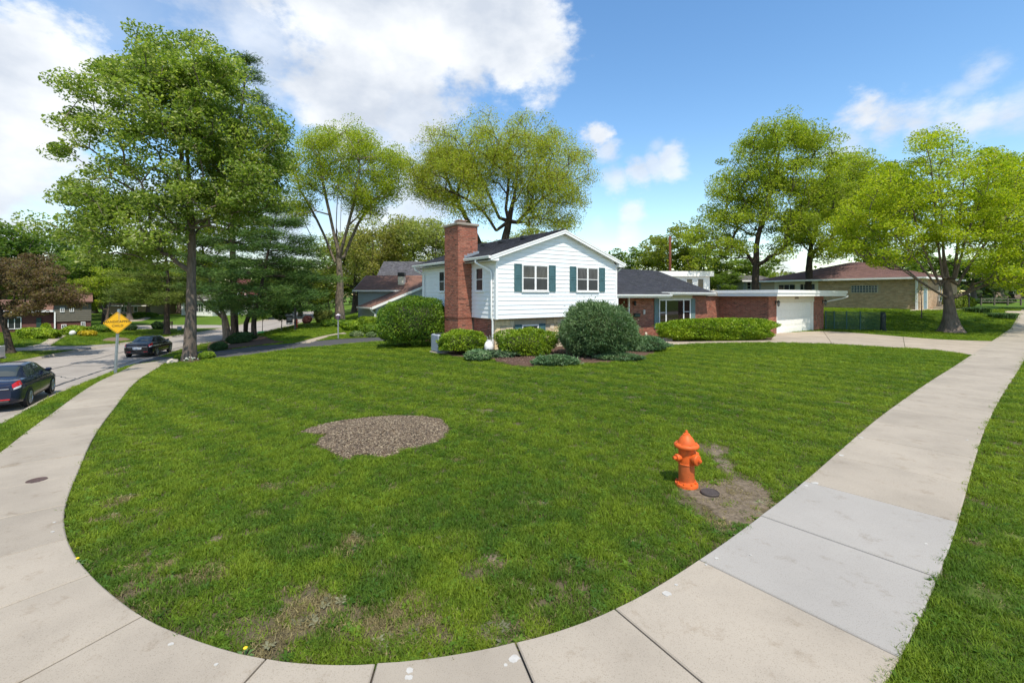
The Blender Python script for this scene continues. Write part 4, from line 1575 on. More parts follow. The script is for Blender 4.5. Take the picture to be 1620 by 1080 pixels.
# picture window: dark room behind the glass
DARKGLASS = mat_glass('dim_room_glass', (.022, .016, .014), .03)
window(PH, fW, 12.47, 15.70, .74, 2.37, cols=3, widths=[.2, .58, .22], rail=[True, False, True], top_mat=DARKGLASS, bot_mat=DARKGLASS, casing=.07)
SHUT2 = mat_simple('grey_green_shutter_paint', (.15, .22, .21), .6, .12, 5)
shutter(PH, fW, 12.02, 12.44, .6, 2.4, SHUT2); shutter(PH, fW, 15.74, 16.18, .6, 2.4, SHUT2)
# front door in the recess
fD = faceF(TF + 1.0)
mb = MB(); mb.box((8.35, -.02, .1), (8.45, .05, 2.2), fD); mb.box((9.5, -.02, .1), (9.6, .05, 2.2), fD); mb.box((8.45, -.02, 2.1), (9.5, .05, 2.2), fD)
fdr = mb.build('front_door', WHITE, PH)
mb = MB(); mb.box((8.45, -.01, .1), (9.5, .03, 2.1), fD)
for (a0, a1, b0, b1) in ((8.53, 8.93, .2, .9), (9.02, 9.42, .2, .9), (8.53, 8.93, 1.0, 1.9), (9.02, 9.42, 1.0, 1.9)):
    mb.bbox((a0, .02, b0), (a1, .045, b1), .015, fD)
mb.build('door_leaf', mat_simple('dark_door_paint', (.035, .04, .035), .4, .1), fdr)
mb = MB(); mb.lathe([(.02, 0), (.02, .03), (.035, .05), (.03, .08), (.005, .09)], 10, Matrix.Translation(Vector(hp(9.4, TF + .96, 1.05))) @ Matrix.Rotation(PI / 2, 4, 'X'))
mb.build('handle', METAL, fdr)
mb = MB(); mb.box((W + .1, TF - .5, -.05), (9.95, TF + 1.0, .10), HS); mb.build('doorstep', CONC_DRIVE, PH)
mb = MB(); mb.box((9.72, -.02, 0.0), (9.80, .06, 2.5), faceF(TF)); mb.build('porch_post', WHITE, PH)
# wing roof
RZ, RTM = 4.43, 5.0
kq = (4.43 - 2.78) / 4.55
zq_ = lambda t: RZ - kq * abs(t - RTM)
SR = 17.35
shingle_slope('wing_roof', HS(W - .0, .14, zq_(.14)), HS(12.3, .14, zq_(.14)), HS(W, .46, zq_(.46)), HS(12.3, .46, zq_(.46)), PH)
shingle_slope('wing_roof', HS(W, .45, zq_(.45)), HS(SR, .45, zq_(.45)), HS(W - 3.5, RTM, RZ), HS(SR, RTM, RZ), PH)
shingle_slope('wing_roof', HS(W, 9.5, zq_(9.5)), HS(SR, 9.5, zq_(9.5)), HS(W - 3.5, RTM, RZ), HS(SR, RTM, RZ), PH)
mb = MB(); mb.box((W + .03, .12, zq_(.14) - .17), (12.32, .14, zq_(.14) - .03), HS); mb.box((12.30, .42, zq_(.45) - .17), (SR + .02, .45, zq_(.45) - .03), HS)
mb.box((12.30, .14, zq_(.14) - .15), (12.32, .42, zq_(.45) - .03), HS)
mb.build('fascia', WHITE, PH)
mb = MB(); mb.box((W + .03, .14, 2.46), (12.3, TF + 1.0, 2.49), HS); mb.box((12.3, .45, 2.6), (SR, TF, 2.63), HS); mb.build('porch_soffit', WHITE, PH)
gutter(PH, faceF(.12), W + .05, 12.34, zq_(.14) - .02)
gutter(PH, faceF(.42), 11.75, SR + .04, zq_(.45) - .0)
mb = MB()
mb.add([(SR, .45, zq_(.45) - .02), (SR, RTM, RZ - .02), (SR, RTM, RZ - .2), (SR, .45, zq_(.45) - .18), (SR + .03, .45, zq_(.45) - .02), (SR + .03, RTM, RZ - .02), (SR + .03, RTM, RZ - .2), (SR + .03, .45, zq_(.45) - .18)],
       [(0, 1, 2, 3), (4, 7, 6, 5), (0, 4, 5, 1), (3, 2, 6, 7)], HS)
mb.build('rake_board', WHITE, PH)
# mailbox and meter beside the door
mb = MB(); mb.bbox((10.16, .01, 1.33), (10.62, .17, 1.53), .04, fW); mb.box((10.14, .01, 1.53), (10.64, .19, 1.55), fW)
mb.build('mailbox', mat_simple('dark_green_enamel', (.02, .05, .045), .35), PH)
mb = MB(); mb.bbox((10.98, .01, 1.48), (11.14, .10, 1.74), .02, fW); mb.build('meter_box', mat_simple('pale_grey_plastic', (.5, .48, .45), .5), PH)
mb = MB(); mb.lathe([(.03, 0), (.07, .03), (.085, .2), (.10, .21), (.02, .3)], 8, Matrix.Translation(Vector(hp(10.15, TF - .14, 2.0)))); mb.box((10.13, .0, 2.1), (10.17, .12, 2.14), fW)
mb.build('porch_light', BLACK, PH)

# --- garage
GT, GS0, GS1, DS0, DS1 = -2.2, 19.05, 27.2, 20.1, 25.5
fG = faceF(GT)
mb = MB(); mb.box((GS0, GT + .3, -.5), (GS1, 7, 2.53), HS); mb.box((GS0, GT, -.5), (DS0, GT + .3, 2.53), HS); mb.box((DS1, GT, -.5), (GS1, GT + .3, 2.53), HS)
gar = mb.build('garage_wall', MORTAR, PH)
wall_bricks(gar, fG, GS0 - .007, DS0, -.35, 2.5)
wall_bricks(gar, fG, DS1, GS1, -.35, 2.5)
wall_bricks(gar, faceL(GS0), GT - .007, TF, -.35, 2.5)
CREAM = mat_simple('cream_trim_paint', (.62, .58, .47), .6, .06)
mb = MB(); mb.box((DS0, -.3, 2.14), (DS1 + .1, .012, 2.53), fG); mb.build('door_header', CREAM, PH)
mb = MB(); mb.box((DS0, -.28, -.2), (DS0 + .09, .005, 2.14), fG); mb.box((DS1 - .09, -.28, -.2), (DS1, .005, 2.14), fG)
gdoor = mb.build('garage_door', mat_simple('warm_white_paint', (.78, .76, .70), .5, .05), PH)
gzl = .02
for k in range(4):
    q0 = gzl + k * .53; q1 = q0 + .526
    mb = MB(); mb.bbox((DS0 + .09, -.2, q0), (DS1 - .09, -.15, q1), .008, fG)
    for j in range(8):
        wq = (DS1 - DS0 - .18) / 8; a0 = DS0 + .09 + j * wq + .06
        mb.bbox((a0, -.155, q0 + .09), (a0 + wq - .12, -.138, q1 - .09), .012, fG)
    mb.build('door_panel', MATS['warm_white_paint'], gdoor)
mb = MB(); mb.box((22.6, .012, 2.34), (23.15, .03, 2.5), fG)
pl = mb.build('house_number', mat_simple('tan_plaque', (.36, .30, .22), .6), PH)
mb = MB()
for a0 in (22.68, 22.92):       # two worn figures, each a pair of stacked loops
    for q in (2.375, 2.425):
        mb.box((a0, .03, q), (a0 + .15, .036, q + .012), fG); mb.box((a0, .03, q + .038), (a0 + .15, .036, q + .05), fG)
        mb.box((a0, .03, q), (a0 + .03, .036, q + .05), fG); mb.box((a0 + .12, .03, q), (a0 + .15, .036, q + .05), fG)
mb.build('numeral', mat_simple('brown_numeral', (.08, .06, .05), .6), pl)


def lantern(a, z):
    mb = MB(); mb.box((a - .05, .005, z - .12), (a + .05, .03, z + .12), fG); mb.tube([fG(a, .02, z + .02), fG(a, .12, z + .10), fG(a, .2, z + .06)], .014, 6)
    l = mb.build('lantern', BLACK, PH)
    M = Matrix.Translation(Vector(fG(a, .2, z - .22)))
    mb = MB(); mb.lathe([(.05, 0), (.055, .02), (.10, .22), (.105, .24)], 6, M); mb.build('lantern_glass', mat_glass('lamp_glass', (.25, .27, .26), .1), l)
    mb = MB(); mb.lathe([(.13, .235), (.12, .25), (.05, .32), (.015, .36), (.0, .38)], 6, M); mb.lathe([(.02, -.04), (.06, -.005), (.06, .005)], 6, M)
    for k in range(6):
        an = k * PI / 3
        p0 = M @ Vector((.056 * math.cos(an), .056 * math.sin(an), .01)); p1 = M @ Vector((.106 * math.cos(an), .106 * math.sin(an), .24))
        mb.tube([p0, p1], .008, 4)
    mb.build('lantern_frame', BLACK, l)


lantern(19.92, 2.14); lantern(27.0, 2.14)
# flat roof with a stepped white fascia
mb = MB(); mb.box((18.58, -2.94, 2.56), (29.15, 7.4, 2.90), HS); mb.box((17.2, .9, 2.56), (18.58, 7.4, 2.86), HS)
flat = mb.build('flat_roof', mat_simple('gravel_roofing', (.33, .31, .28), .95, .3, 60, bump=.5, bscale=90), PH)
mb = MB()
for (q0, q1, e) in ((2.54, 2.74, .0), (2.74, 2.93, .05)):
    mb.box((18.55 - e, -2.97 - e, q0), (29.2 + e, -2.94, q1), HS)
    mb.box((18.55 - e, -2.94, q0), (18.58, 1.7, q1), HS)
    mb.box((29.15, -2.94, q0), (29.2 + e, 7.4, q1), HS)
mb.build('fascia', WHITE, flat)
mb = MB(); mb.box((18.58, -2.94, 2.535), (29.15, GT + .02, 2.555), HS); mb.box((18.58, GT + .02, 2.535), (GS0 - .01, 1.6, 2.555), HS); mb.box((GS1, GT, 2.535), (29.15, 7.3, 2.555), HS)
mb.build('soffit', CREAM, flat)
spout(PH, [HS(29.12, -3.06, 2.6), HS(29.1, -3.06, 2.5), HS(28.9, -2.8, 2.36), HS(27.4, -2.1, 2.1), HS(27.28, -2.05, 1.95), HS(27.28, -2.05, .1)], .05)
# chalk-like scratches on the right pier
mb = MB(); mb.tube([fG(26.2, .014, .25), fG(26.05, .014, .7), fG(25.95, .014, 1.25)], .012, 4); mb.tube([fG(26.75, .014, .2), fG(26.5, .014, 1.1)], .01, 4)
mb.build('mortar_smear', MORTAR, gar)


# ------------------------------------------------------------------ the other buildings
def frame(ox, oy, ang):
    c, s = math.cos(ang), math.sin(ang)
    return lambda a, d, z: (ox + a * c - d * s, oy + a * s + d * c, z)


def courses(fn, a0, a1, z0, z1, parent, mat, expo=.2, name='siding_board'):
    z = z0; k = 0
    while z < z1 - .02:
        mb = MB()
        q1 = min(z + expo, z1)
        mb.add([(a0, .02, z), (a1, .02, z), (a1, -.028, z), (a0, -.028, z), (a0, .02, q1), (a1, .02, q1), (a1, -.008, q1), (a0, -.008, q1)],
               [(0, 1, 2, 3), (3, 2, 6, 7), (0, 3, 7, 4), (1, 5, 6, 2), (4, 7, 6, 5)], fn)
        mb.build(name, mat, parent)
        z += expo


def plain_window(fn, a0, a1, z0, z1, parent, cols=2, frame_mat=WHITE, glass=None, rows=1, bar=.06):
    mb = MB()
    mb.box((a0, -.06, z0), (a0 + bar, .02, z1), fn); mb.box((a1 - bar, -.06, z0), (a1, .02, z1), fn)
    mb.box((a0 + bar, -.06, z0), (a1 - bar, .02, z0 + bar), fn); mb.box((a0 + bar, -.06, z1 - bar), (a1 - bar, .02, z1), fn)
    w = (a1 - a0 - 2 * bar) / cols; h = (z1 - z0 - 2 * bar) / rows
    for k in range(1, cols): mb.box((a0 + bar + k * w - .025, -.055, z0 + bar), (a0 + bar + k * w + .025, .02, z1 - bar), fn)
    for k in range(1, rows): mb.box((a0 + bar, -.053, z0 + bar + k * h - .02), (a1 - bar, .02, z0 + bar + k * h + .02), fn)
    win = mb.build('window', frame_mat, parent)
    for i in range(cols):
        for j in range(rows):
            mb = MB(); mb.box((a0 + bar + i * w + .026, -.03, z0 + bar + j * h + .021), (a0 + bar + (i + 1) * w - .026, -.02, z0 + bar + (j + 1) * h - .021), fn)
            mb.build('pane', glass or GLASS, win)
    return win


# neighbour behind the round yew: low grey sided house, brown roof
GREY_SIDE = mat_simple('grey_siding', (.34, .38, .37), .6, .06, 3)
BROWN_ROOF = mat_simple('brown_shingle', (.19, .10, .07), .95, .25, 14, bump=.5, bscale=40, attr=True)
nb = thing('grey_sided_house', 'grey sided house with brown shingle roof beyond the round yew', 'house', (-12, 49, tz(-12, 49)))
zg = tz(-13, 47) - .5
fr = frame(0, 0, 0)
mb = MB(); mb.box((-16.9, 50, zg), (-5, 58, 3.1), fr); mb.add([(-16.9, 50, 3.1), (-16.9, 58, 3.1), (-16.9, 54, 4.75)], [(0, 1, 2)], fr)
nbw = mb.build('wall', GREY_SIDE, nb)
courses(frame(0, 50, 0), -16.9, -5, zg + .5, 3.1, nbw, GREY_SIDE)
shingle_slope('roof', fr(-17.3, 49.5, 3.15), fr(-4.6, 49.5, 3.15), fr(-17.3, 54, 4.95), fr(-4.6, 54, 4.95), nb, .2, .5, .1, BROWN_ROOF)
shingle_slope('roof', fr(-17.3, 58.5, 3.15), fr(-4.6, 58.5, 3.15), fr(-17.3, 54, 4.95), fr(-4.6, 54, 4.95), nb, .2, .5, .1, BROWN_ROOF)
mb = MB(); mb.box((-17.32, 49.36, 3.0), (-4.6, 49.5, 3.16), fr); mb.build('gutter', WHITE, nb)
mb = MB(); mb.add([(-17.34, 49.5, 3.15), (-17.34, 54, 4.95), (-17.34, 54, 4.75), (-17.34, 49.5, 2.95)], [(0, 1, 2, 3)], fr); mb.build('rake_board', WHITE, nb)
plain_window(frame(0, 0, PI / 2), 51.5, 53.4, .9, 2.4, nb, 2) if False else None
fl = lambda a, d, z: (-16.92 + d, a, z)
plain_window(fl, 51.0, 52.6, .7, 2.3, nb, 2)
# its garage wing: a gable turned towards the corner
fw = frame(-13.57, 44.0, ANG)
zr0, krf, hw = 4.2, .394, 7.0
mb = MB(); mb.box((.5, .35, zg), (13.5, 5, 1.4), fw)
mb.add([(.5, .35, 1.4), (13.5, .35, 1.4), (hw, .35, 4.0), (.5, 5, 1.4), (13.5, 5, 1.4), (hw, 5, 4.0)], [(0, 1, 2), (5, 4, 3)], fw)
wing2 = mb.build('garage_wing', GREY_SIDE, nb)
courses(lambda a, d, z: fw(a, d + .35, z), .5, 13.5, zg + .5, 1.4, wing2, GREY_SIDE)
for sg in (-1, 1):
    xe = hw + sg * hw; ze = zr0 - krf * hw
    shingle_slope('roof', fw(xe, 0, ze), fw(xe, 4.6, ze), fw(hw, 0, zr0), fw(hw, 4.6, zr0), nb, .2, .5, .08, BROWN_ROOF)
    mb = MB(); mb.add([(xe, -.02, ze + .02), (hw, -.02, zr0 + .02), (hw, -.02, zr0 - .24), (xe, -.02, ze - .24), (xe, -.06, ze + .02), (hw, -.06, zr0 + .02), (hw, -.06, zr0 - .24), (xe, -.06, ze - .24)],
                      [(0, 1, 2, 3), (4, 7, 6, 5), (0, 4, 5, 1), (3, 2, 6, 7)], fw)
    mb.build('rake_board', WHITE, nb)
mb = MB(); mb.box((-.14, 0, ze - .16), (-.02, 4.6, ze - .02), fw); mb.build('gutter', WHITE, nb)
spout(nb, [fw(-.08, .1, ze - .1), fw(-.08, .15, ze - .25), fw(.42, .3, ze - .65), fw(.42, .3, -.5)], .06)
mb = MB(); mb.bbox((-12.8, 51.0, 2.9), (-12.1, 51.7, 4.7), .02, fr); ch2 = mb.build('chimney', mat_simple('cream_chimney_paint', (.66, .62, .52), .7), nb)
mb = MB(); mb.bbox((-12.83, 50.97, 4.7), (-12.07, 51.73, 5.15), .03, fr); mb.build('chimney_top', BLACK, ch2)

# taller house behind it, dark roof
gb = thing('dark_roofed_house', 'taller house with mottled charcoal roof behind the brown roofed house', 'house', (-13, 66, tz(-13, 66)))
SLATE = mat_simple('mottled_slate', (.075, .073, .078), .9, .5, 3.5, bump=.4, bscale=20, attr=True)
mb = MB(); mb.box((-18.3, 62, -.8), (-9, 70, 5.0), fr); mb.add([(-18.3, 62, 5), (-18.3, 70, 5), (-18.3, 66, 7.3)], [(0, 1, 2)], fr); mb.build('wall', GREY_SIDE, gb)
shingle_slope('roof', fr(-18.6, 61.5, 4.6), fr(-8.6, 61.5, 4.6), fr(-18.6, 66, 7.5), fr(-8.6, 66, 7.5), gb, .25, .5, .1, SLATE)
shingle_slope('roof', fr(-18.6, 70.5, 4.6), fr(-8.6, 70.5, 4.6), fr(-18.6, 66, 7.5), fr(-8.6, 66, 7.5), gb, .25, .5, .1, SLATE)

# white flat roofed building behind the wing
wb = thing('flat_roofed_house', 'white flat roofed house showing above the dark roof of the wing', 'house', (15.5, 43, 0))
fr2 = frame(0, 0, 0)
mb = MB(); mb.box((11.6, 41.2, -.5), (17.9, 47, 4.3), fr2); wbw = mb.build('wall', WHITE, wb)
mb = MB(); mb.box((11.3, 40.9, 4.3), (18.15, 47.3, 4.76), fr2); mb.build('flat_roof', WHITE, wb)
fq = frame(0, 46.2, 0)
for a0 in (13.2, 14.5, 15.75, 16.75):
    plain_window(lambda a, d, z: (a, 41.18 + d, z), a0, a0 + .6, 3.0, 4.12, wb, 1, bar=.05)

# tan brick building on the right
B0 = np.array([39.4, 44.0])
tb = thing('tan_brick_building', 'low tan brick building with brown hip roof and glass block window', 'building', (B0[0], B0[1], tz(*B0)))
fB = lambda a, d, z: (B0[0] + d * U[0] + a * V[0], B0[1] + d * U[1] + a * V[1], z)          # wall that faces left; d<0 is outwards
fBf = lambda a, d, z: (B0[0] + a * U[0] + d * V[0], B0[1] + a * U[1] + d * V[1], z)          # wall that faces us
zb = 1.1
TAN = mat_simple('tan_brick', (.47, .335, .215), .9, .15, 12, attr=True, bump=.3, bscale=50)
mb = MB(); mb.box((0, 0, zb - .7), (15, 14, 4.35), fB)
tbw = mb.build('wall', mat_simple('tan_mortar', (.42, .35, .26), .95, .1, 20), tb)
mb = MB()


def tan_bricks(fn, a0, a1, z0, z1, op=()):
    z = z0; row = 0
    while z < z1 - .03:
        a = a0 - (.15 if row % 2 else 0)
        while a < a1:
            lo, hi = max(a, a0), min(a + .29, a1)
            ok = hi - lo > .04 and not any(hi > o[0] and lo < o[1] and z + .09 > o[2] and z < o[3] for o in op)
            if ok:
                g = random.uniform(.78, 1.2); h = random.random(); mb.cur = (g, g * (.94 + .1 * h), g * (.88 + .2 * h))
                mb.box((lo, -.010 - random.uniform(0, .004), z), (hi, .02, z + .09), fn, bottom=False)
            a += .302
        z += .102; row += 1


tan_bricks(fB, 0, 8.7, zb - .3, 4.3, [(3.28, 5.57, 2.88, 3.62)])
tan_bricks(fB, 8.7, 13.2, zb - .3, 2.9)
tan_bricks(fBf, 0, 1.0, zb - .3, 4.3)
tan_bricks(fBf, 2.8, 14, zb - .3, 4.3, [(6.5, 9.0, 2, 3.8)])
tag(mb.build('brick_courses', TAN, tbw, colour=True), kind='stuff')
mb = MB(); mb.box((8.7, -.03, 2.9), (13.4, .02, 4.3), fB); cl = mb.build('clerestory_panel', CREAM, tb)
fBo = lambda a, d, z: fB(a, d - .035, z)
plain_window(fBo, 8.95, 10.6, 3.15, 3.95, tb, 4, CREAM, bar=.07)
plain_window(fBo, 11.0, 13.0, 3.15, 3.95, tb, 3, CREAM, bar=.1)
mb = MB(); mb.box((3.28, -.005, 2.88), (5.57, .02, 3.62), fB); gb_ = mb.build('glass_block_window', mat_simple('block_grout', (.5, .5, .47), .8), tb)
for i in range(9):
    for j in range(3):
        mb = MB(); a0 = 3.30 + i * .2517; q0 = 2.895 + j * .24
        mb.bbox((a0 + .025, -.04, q0 + .02), (a0 + .2267, .0, q0 + .215), .02, fB); mb.build('glass_block', mat_glass('block_glass', (.07, .10, .12), .15), gb_)
zeB, kB, ovB = 4.35, .29, .55
q = [fB(-ovB, -ovB, zeB), fB(15 + ovB, -ovB, zeB), fB(15 + ovB, 14 + ovB, zeB), fB(-ovB, 14 + ovB, zeB)]
rA = fB(7.0, 7.0, zeB + 7.5 * kB); rB = fB(8.0, 7.0, zeB + 7.5 * kB)
REDROOF = mat_simple('reddish_shingle', (.19, .105, .09), .95, .25, 14, bump=.5, bscale=40, attr=True)
shingle_slope('roof', q[0], q[1], rA, rB, tb, .2, .5, .08, REDROOF)
shingle_slope('roof', q[1], q[2], rB, np.array(rB) + .001, tb, .2, .5, .08, REDROOF)
shingle_slope('roof', q[2], q[3], rB, rA, tb, .2, .5, .08, REDROOF)
shingle_slope('roof', q[3], q[0], np.array(rA) + .001, rA, tb, .2, .5, .08, REDROOF)
mb = MB(); mb.box((-ovB, -ovB - .1, zeB - .16), (15 + ovB, -ovB, zeB + .02), fB); mb.box((-ovB - .1, -ovB - .1, zeB - .16), (-ovB, 14 + ovB, zeB + .02), fB); mb.build('gutter', WHITE, tb)
mb = MB(); mb.box((-ovB, -ovB, zeB - .14), (15 + ovB, 0, zeB - .1), fB); mb.box((-ovB, 0, zeB - .14), (0, 14 + ovB, zeB - .1), fB); mb.build('soffit', CREAM, tb)
mb = MB(); mb.box((.1, -.16, zb), (.28, -.04, 4.2), fB); mb.build('downspout', WHITE, tb)
mb = MB(); mb.box((1.15, -.02, zb), (2.65, .0, 3.3), fBf); tdoor = mb.build('door', CREAM, tb)
mb = MB(); mb.box((1.25, -.05, zb), (2.2, -.02, zb + 2.1), fBf); mb.build('door_leaf', mat_simple('blue_grey_door', (.17, .25, .29), .5), tdoor)
fBw = lambda a, d, z: fBf(a, d - .03, z)
plain_window(fBw, 6.5, 9.0, 2.0, 3.8, tb, 3)
mb = MB(); mb.box((3.2, -1.4, zb - .2), (12, -.3, zb + .35), fBf); mb.build('planter_wall', mat_simple('planter_stone', (.42, .36, .27), .9), tb)

# houses over the street on the left
DKBRICK = mat_simple('dark_red_brick', (.13, .05, .04), .9, .2, 10, bump=.2)
OLIVE = mat_simple('olive_siding', (.115, .105, .08), .7, .1, 4)
pA = gp(60, 531); zA = pA[2] - .2
lh = thing('dark_brick_house', 'dark brick and olive sided split level house behind the reddish crabapple', 'house', pA)
YA = float(pA[1]) + 4
XA0 = (88 - CX) * YA / F_PX
AA = ANG + .14
ua = (math.cos(AA), math.sin(AA))


def xa(px):
    """distance along the facade of the point seen at column px"""
    r_ = (px - CX) / F_PX
    return (r_ * YA - XA0) / (ua[0] - r_ * ua[1])


YM = YA + xa(116) * ua[1]
za = lambda py: EYE + (CY - py) * YM / F_PX
frA = frame(XA0, YA, AA)
zA = za(531)
mb = MB(); mb.box((xa(-70), 1.2, zA - .9), (xa(88), 9, za(490)), frA); mb.box((0, 0.1, zA - .9), (xa(144), 9, za(508)), frA); lw = mb.build('brick_wall', DKBRICK, lh)
mb = MB(); mb.box((-.1, 0, za(508)), (xa(144.5), 9, za(476)), frA)
mb.add([(xa(144.5) - .01, 0, za(476)), (xa(144.5) - .01, 9, za(476)), (xa(144.5) - .01, 4.5, za(463))], [(0, 1, 2)], frA); ow = mb.build('upper_wall', OLIVE, lh)
courses(frA, -.1, xa(144.5), za(508), za(476), lw, OLIVE, .25)
for d0 in (-.5, 9.5):
    shingle_slope('roof', frA(-.5, d0, za(477)), frA(xa(147), d0, za(477)), frA(-.5, 4.5, za(462)), frA(xa(147), 4.5, za(462)), lh, .3, .7, .1, BROWN_ROOF)
shingle_slope('roof', frA(xa(-75), .6, za(491)), frA(-.1, .6, za(491)), frA(xa(-75), 5, za(474)), frA(-.1, 5, za(474)), lh, .3, .7, .1, BROWN_ROOF)
mb = MB(); mb.box((xa(-75), .48, za(493)), (0, .6, za(490)), frA); mb.build('gutter', WHITE, lh)
mb = MB(); mb.box((-.12, -.16, zA - .3), (0, -.03, za(493)), frA); mb.build('porch_post', WHITE, lh)
for (x0, x1, y0, y1, dy) in ((95, 102, 493.5, 486, -.04), (97, 105, 519, 512.5, .06), (128, 135, 518, 509.5, .06), (10, 32, 518, 500, 1.16), (110, 117, 493, 485, -.04)):
    plain_window(lambda a, d, z, dy=dy: frA(a, d + dy, z), xa(x0), xa(x1), za(y0), za(y1), lh, 2)
mb = MB(); mb.box((xa(56), 1.12, zA), (xa(64), 1.2, za(502)), frA); mb.build('door', mat_simple('dark_green_door', (.02, .05, .04), .5), lh)
for k in range(3):
    mb = MB(); mb.box((xa(72), .1 + k * .3 - .3, zA - .6), (-.2, 1.2, zA + .05 + .17 * (k + 1)), frA); mb.build('step', DKBRICK, lh)


def far_house(name, label, px0, px1, ybase, yeave, yridge, Y, wall, roof, dep=8, wins=(), facing_gable=False, cat='house'):
    x0, x1 = (px0 - CX) * Y / F_PX, (px1 - CX) * Y / F_PX
    zc = lambda py: EYE + (CY - py) * Y / F_PX
    h = thing(name, label, cat, ((x0 + x1) / 2, Y, zc(ybase)))
    f = lambda a, d, z: (a, Y + d, z)
    mb = MB(); mb.box((x0, 0, zc(ybase) - 1), (x1, dep, zc(yeave)), f)
    zr = EYE + (CY - yridge) * (Y + dep / 2) / F_PX
    if facing_gable:
        xm = (x0 + x1) / 2
        mb.add([(x0, 0, zc(yeave)), (x1, 0, zc(yeave)), (xm, 0, zr)], [(0, 1, 2)], f)
    w = mb.build('wall', wall, h)
    courses(f, x0, x1, zc(ybase), zc(yeave), w, wall, .25)
    if facing_gable:
        xm = (x0 + x1) / 2
        for xe in (x0 - .4, x1 + .4):
            shingle_slope('roof', f(xe, -.4, zc(yeave) - .1), f(xe, dep, zc(yeave) - .1), f(xm, -.4, zr + .1), f(xm, dep, zr + .1), h, .3, .8, .1, roof)
    else:
        for d0 in (-.6, dep + .6):
            shingle_slope('roof', f(x0 - .5, d0, zc(yeave)), f(x1 + .5, d0, zc(yeave)), f(x0 - .5, dep / 2, zr), f(x1 + .5, dep / 2, zr), h, .3, .8, .1, roof)
        mb = MB(); mb.box((x0 - .5, -.72, zc(yeave) - .15), (x1 + .5, -.6, zc(yeave) + .03), f); mb.build('gutter', WHITE, h)
    for (a, b, c, d, n, r) in wins:
        plain_window(lambda p, q, z: (p, Y - .03 + q, z), (a - CX) * Y / F_PX, (b - CX) * Y / F_PX, zc(c), zc(d), h, n, rows=r)
    return h


TANW = mat_simple('tan_siding', (.33, .25, .18), .8, .1, 4)
GREYROOF = mat_simple('grey_shingle', (.12, .11, .10), .95, .25, 14, bump=.5, bscale=40, attr=True)
far_house('ranch_house', 'low tan ranch house with pale brown roof beyond the yellow sign', 168, 232, 498, 483, 476, 92, TANW, mat_simple('pale_brown_shingle', (.24, .17, .12), .95, .2, 14, attr=True), wins=((192, 202, 494, 485, 2, 1), (212, 218, 493, 485, 1, 1)))
far_house('white_house', 'white house with a bay of tall windows behind the tall tree', 287, 336, 497, 474, 458, 95, WHITE, GREYROOF, wins=((310, 322, 493, 480, 3, 2), (325, 332, 493, 480, 2, 2), (292, 298, 493, 480, 1, 2)))
far_house('white_gabled_house', 'tall white gabled house half hidden between the pine trunks', 352, 392, 497, 465, 442, 105, WHITE, mat_simple('rust_shingle', (.16, .05, .045), .95, .2, 14, attr=True), facing_gable=True, wins=((361, 368, 494, 480, 2, 3), (376, 384, 494, 480, 2, 3), (361, 368, 473, 463, 2, 2)))
far_house('grey_roofed_house', 'grey roofed house just left of the maple trunk behind the garage', 1176, 1222, 480, 444, 436, 62, GREY_SIDE, GREYROOF, wins=((1181, 1188, 458, 446, 1, 2),))
far_house('stone_house', 'low stone house far away beyond the lawn at the right edge', 1572, 1680, 470, 455, 448, 130, mat_simple('brown_stone', (.25, .19, .15), .9, .2, 3), GREYROOF, wins=((1600, 1606, 466, 459, 2, 1), (1640, 1650, 466, 459, 2, 1)))
# ------------------------------------------------------------------ trees
def quads_from(c, u, v):
    """leaf quads: centres c, half axes u (length) and v (width): a rhombus-like leaf with a blunt tip"""
    n = len(c)
    V_ = np.empty((n, 4, 3))
    V_[:, 0] = c - u; V_[:, 1] = c + v - u * .1; V_[:, 2] = c + u; V_[:, 3] = c - v - u * .1
    F_ = np.arange(n * 4).reshape(n, 4)
    return V_.reshape(-1, 3), F_


def unit(a):
    return a / (np.linalg.norm(a, axis=-1, keepdims=True) + 1e-9)


def leaf_cloud(r, centres, per, spread, size, cols, flat=.6, up=.5, droop=0.0, aspect=.55):
    """leaves gathered round twig ends; every twig carries its own tone"""
    n = len(centres) * per
    ci = np.repeat(np.arange(len(centres)), per)
    sp = np.asarray(spread)
    off = r.normal(size=(n, 3))
    off *= np.minimum(1, 1.55 / np.linalg.norm(off, axis=1))[:, None] * np.array([1, 1, flat])
    # clumps of different size
    k = (.6 + .7 * r.random(len(centres)))[ci][:, None]
    c = centres[ci] + off * sp * k
    if droop:
        c[:, 2] -= droop * np.abs(r.normal(size=n)) * sp
    nrm = r.normal(size=(n, 3)); nrm[:, 2] = np.abs(nrm[:, 2]) + up
    nrm = unit(nrm)
    t = unit(np.cross(nrm, r.normal(size=(n, 3))))
    b = np.cross(nrm, t)
    s = size * (.65 + .7 * r.random(n))[:, None]
    V_, F_ = quads_from(c, t * s * .5, b * s * .5 * aspect)
    cols = np.array(cols)
    w = r.random(len(centres))
    base = cols[0] * (1 - w[:, None]) + cols[1] * w[:, None]
    col = base[ci] * (.72 + .56 * r.random((n, 1)))
    if len(cols) > 2:
        m = r.random(n) < .14
        col[m] = cols[2] * (.8 + .4 * r.random((m.sum(), 1)))
    return V_, F_, np.repeat(col, 4, 0)


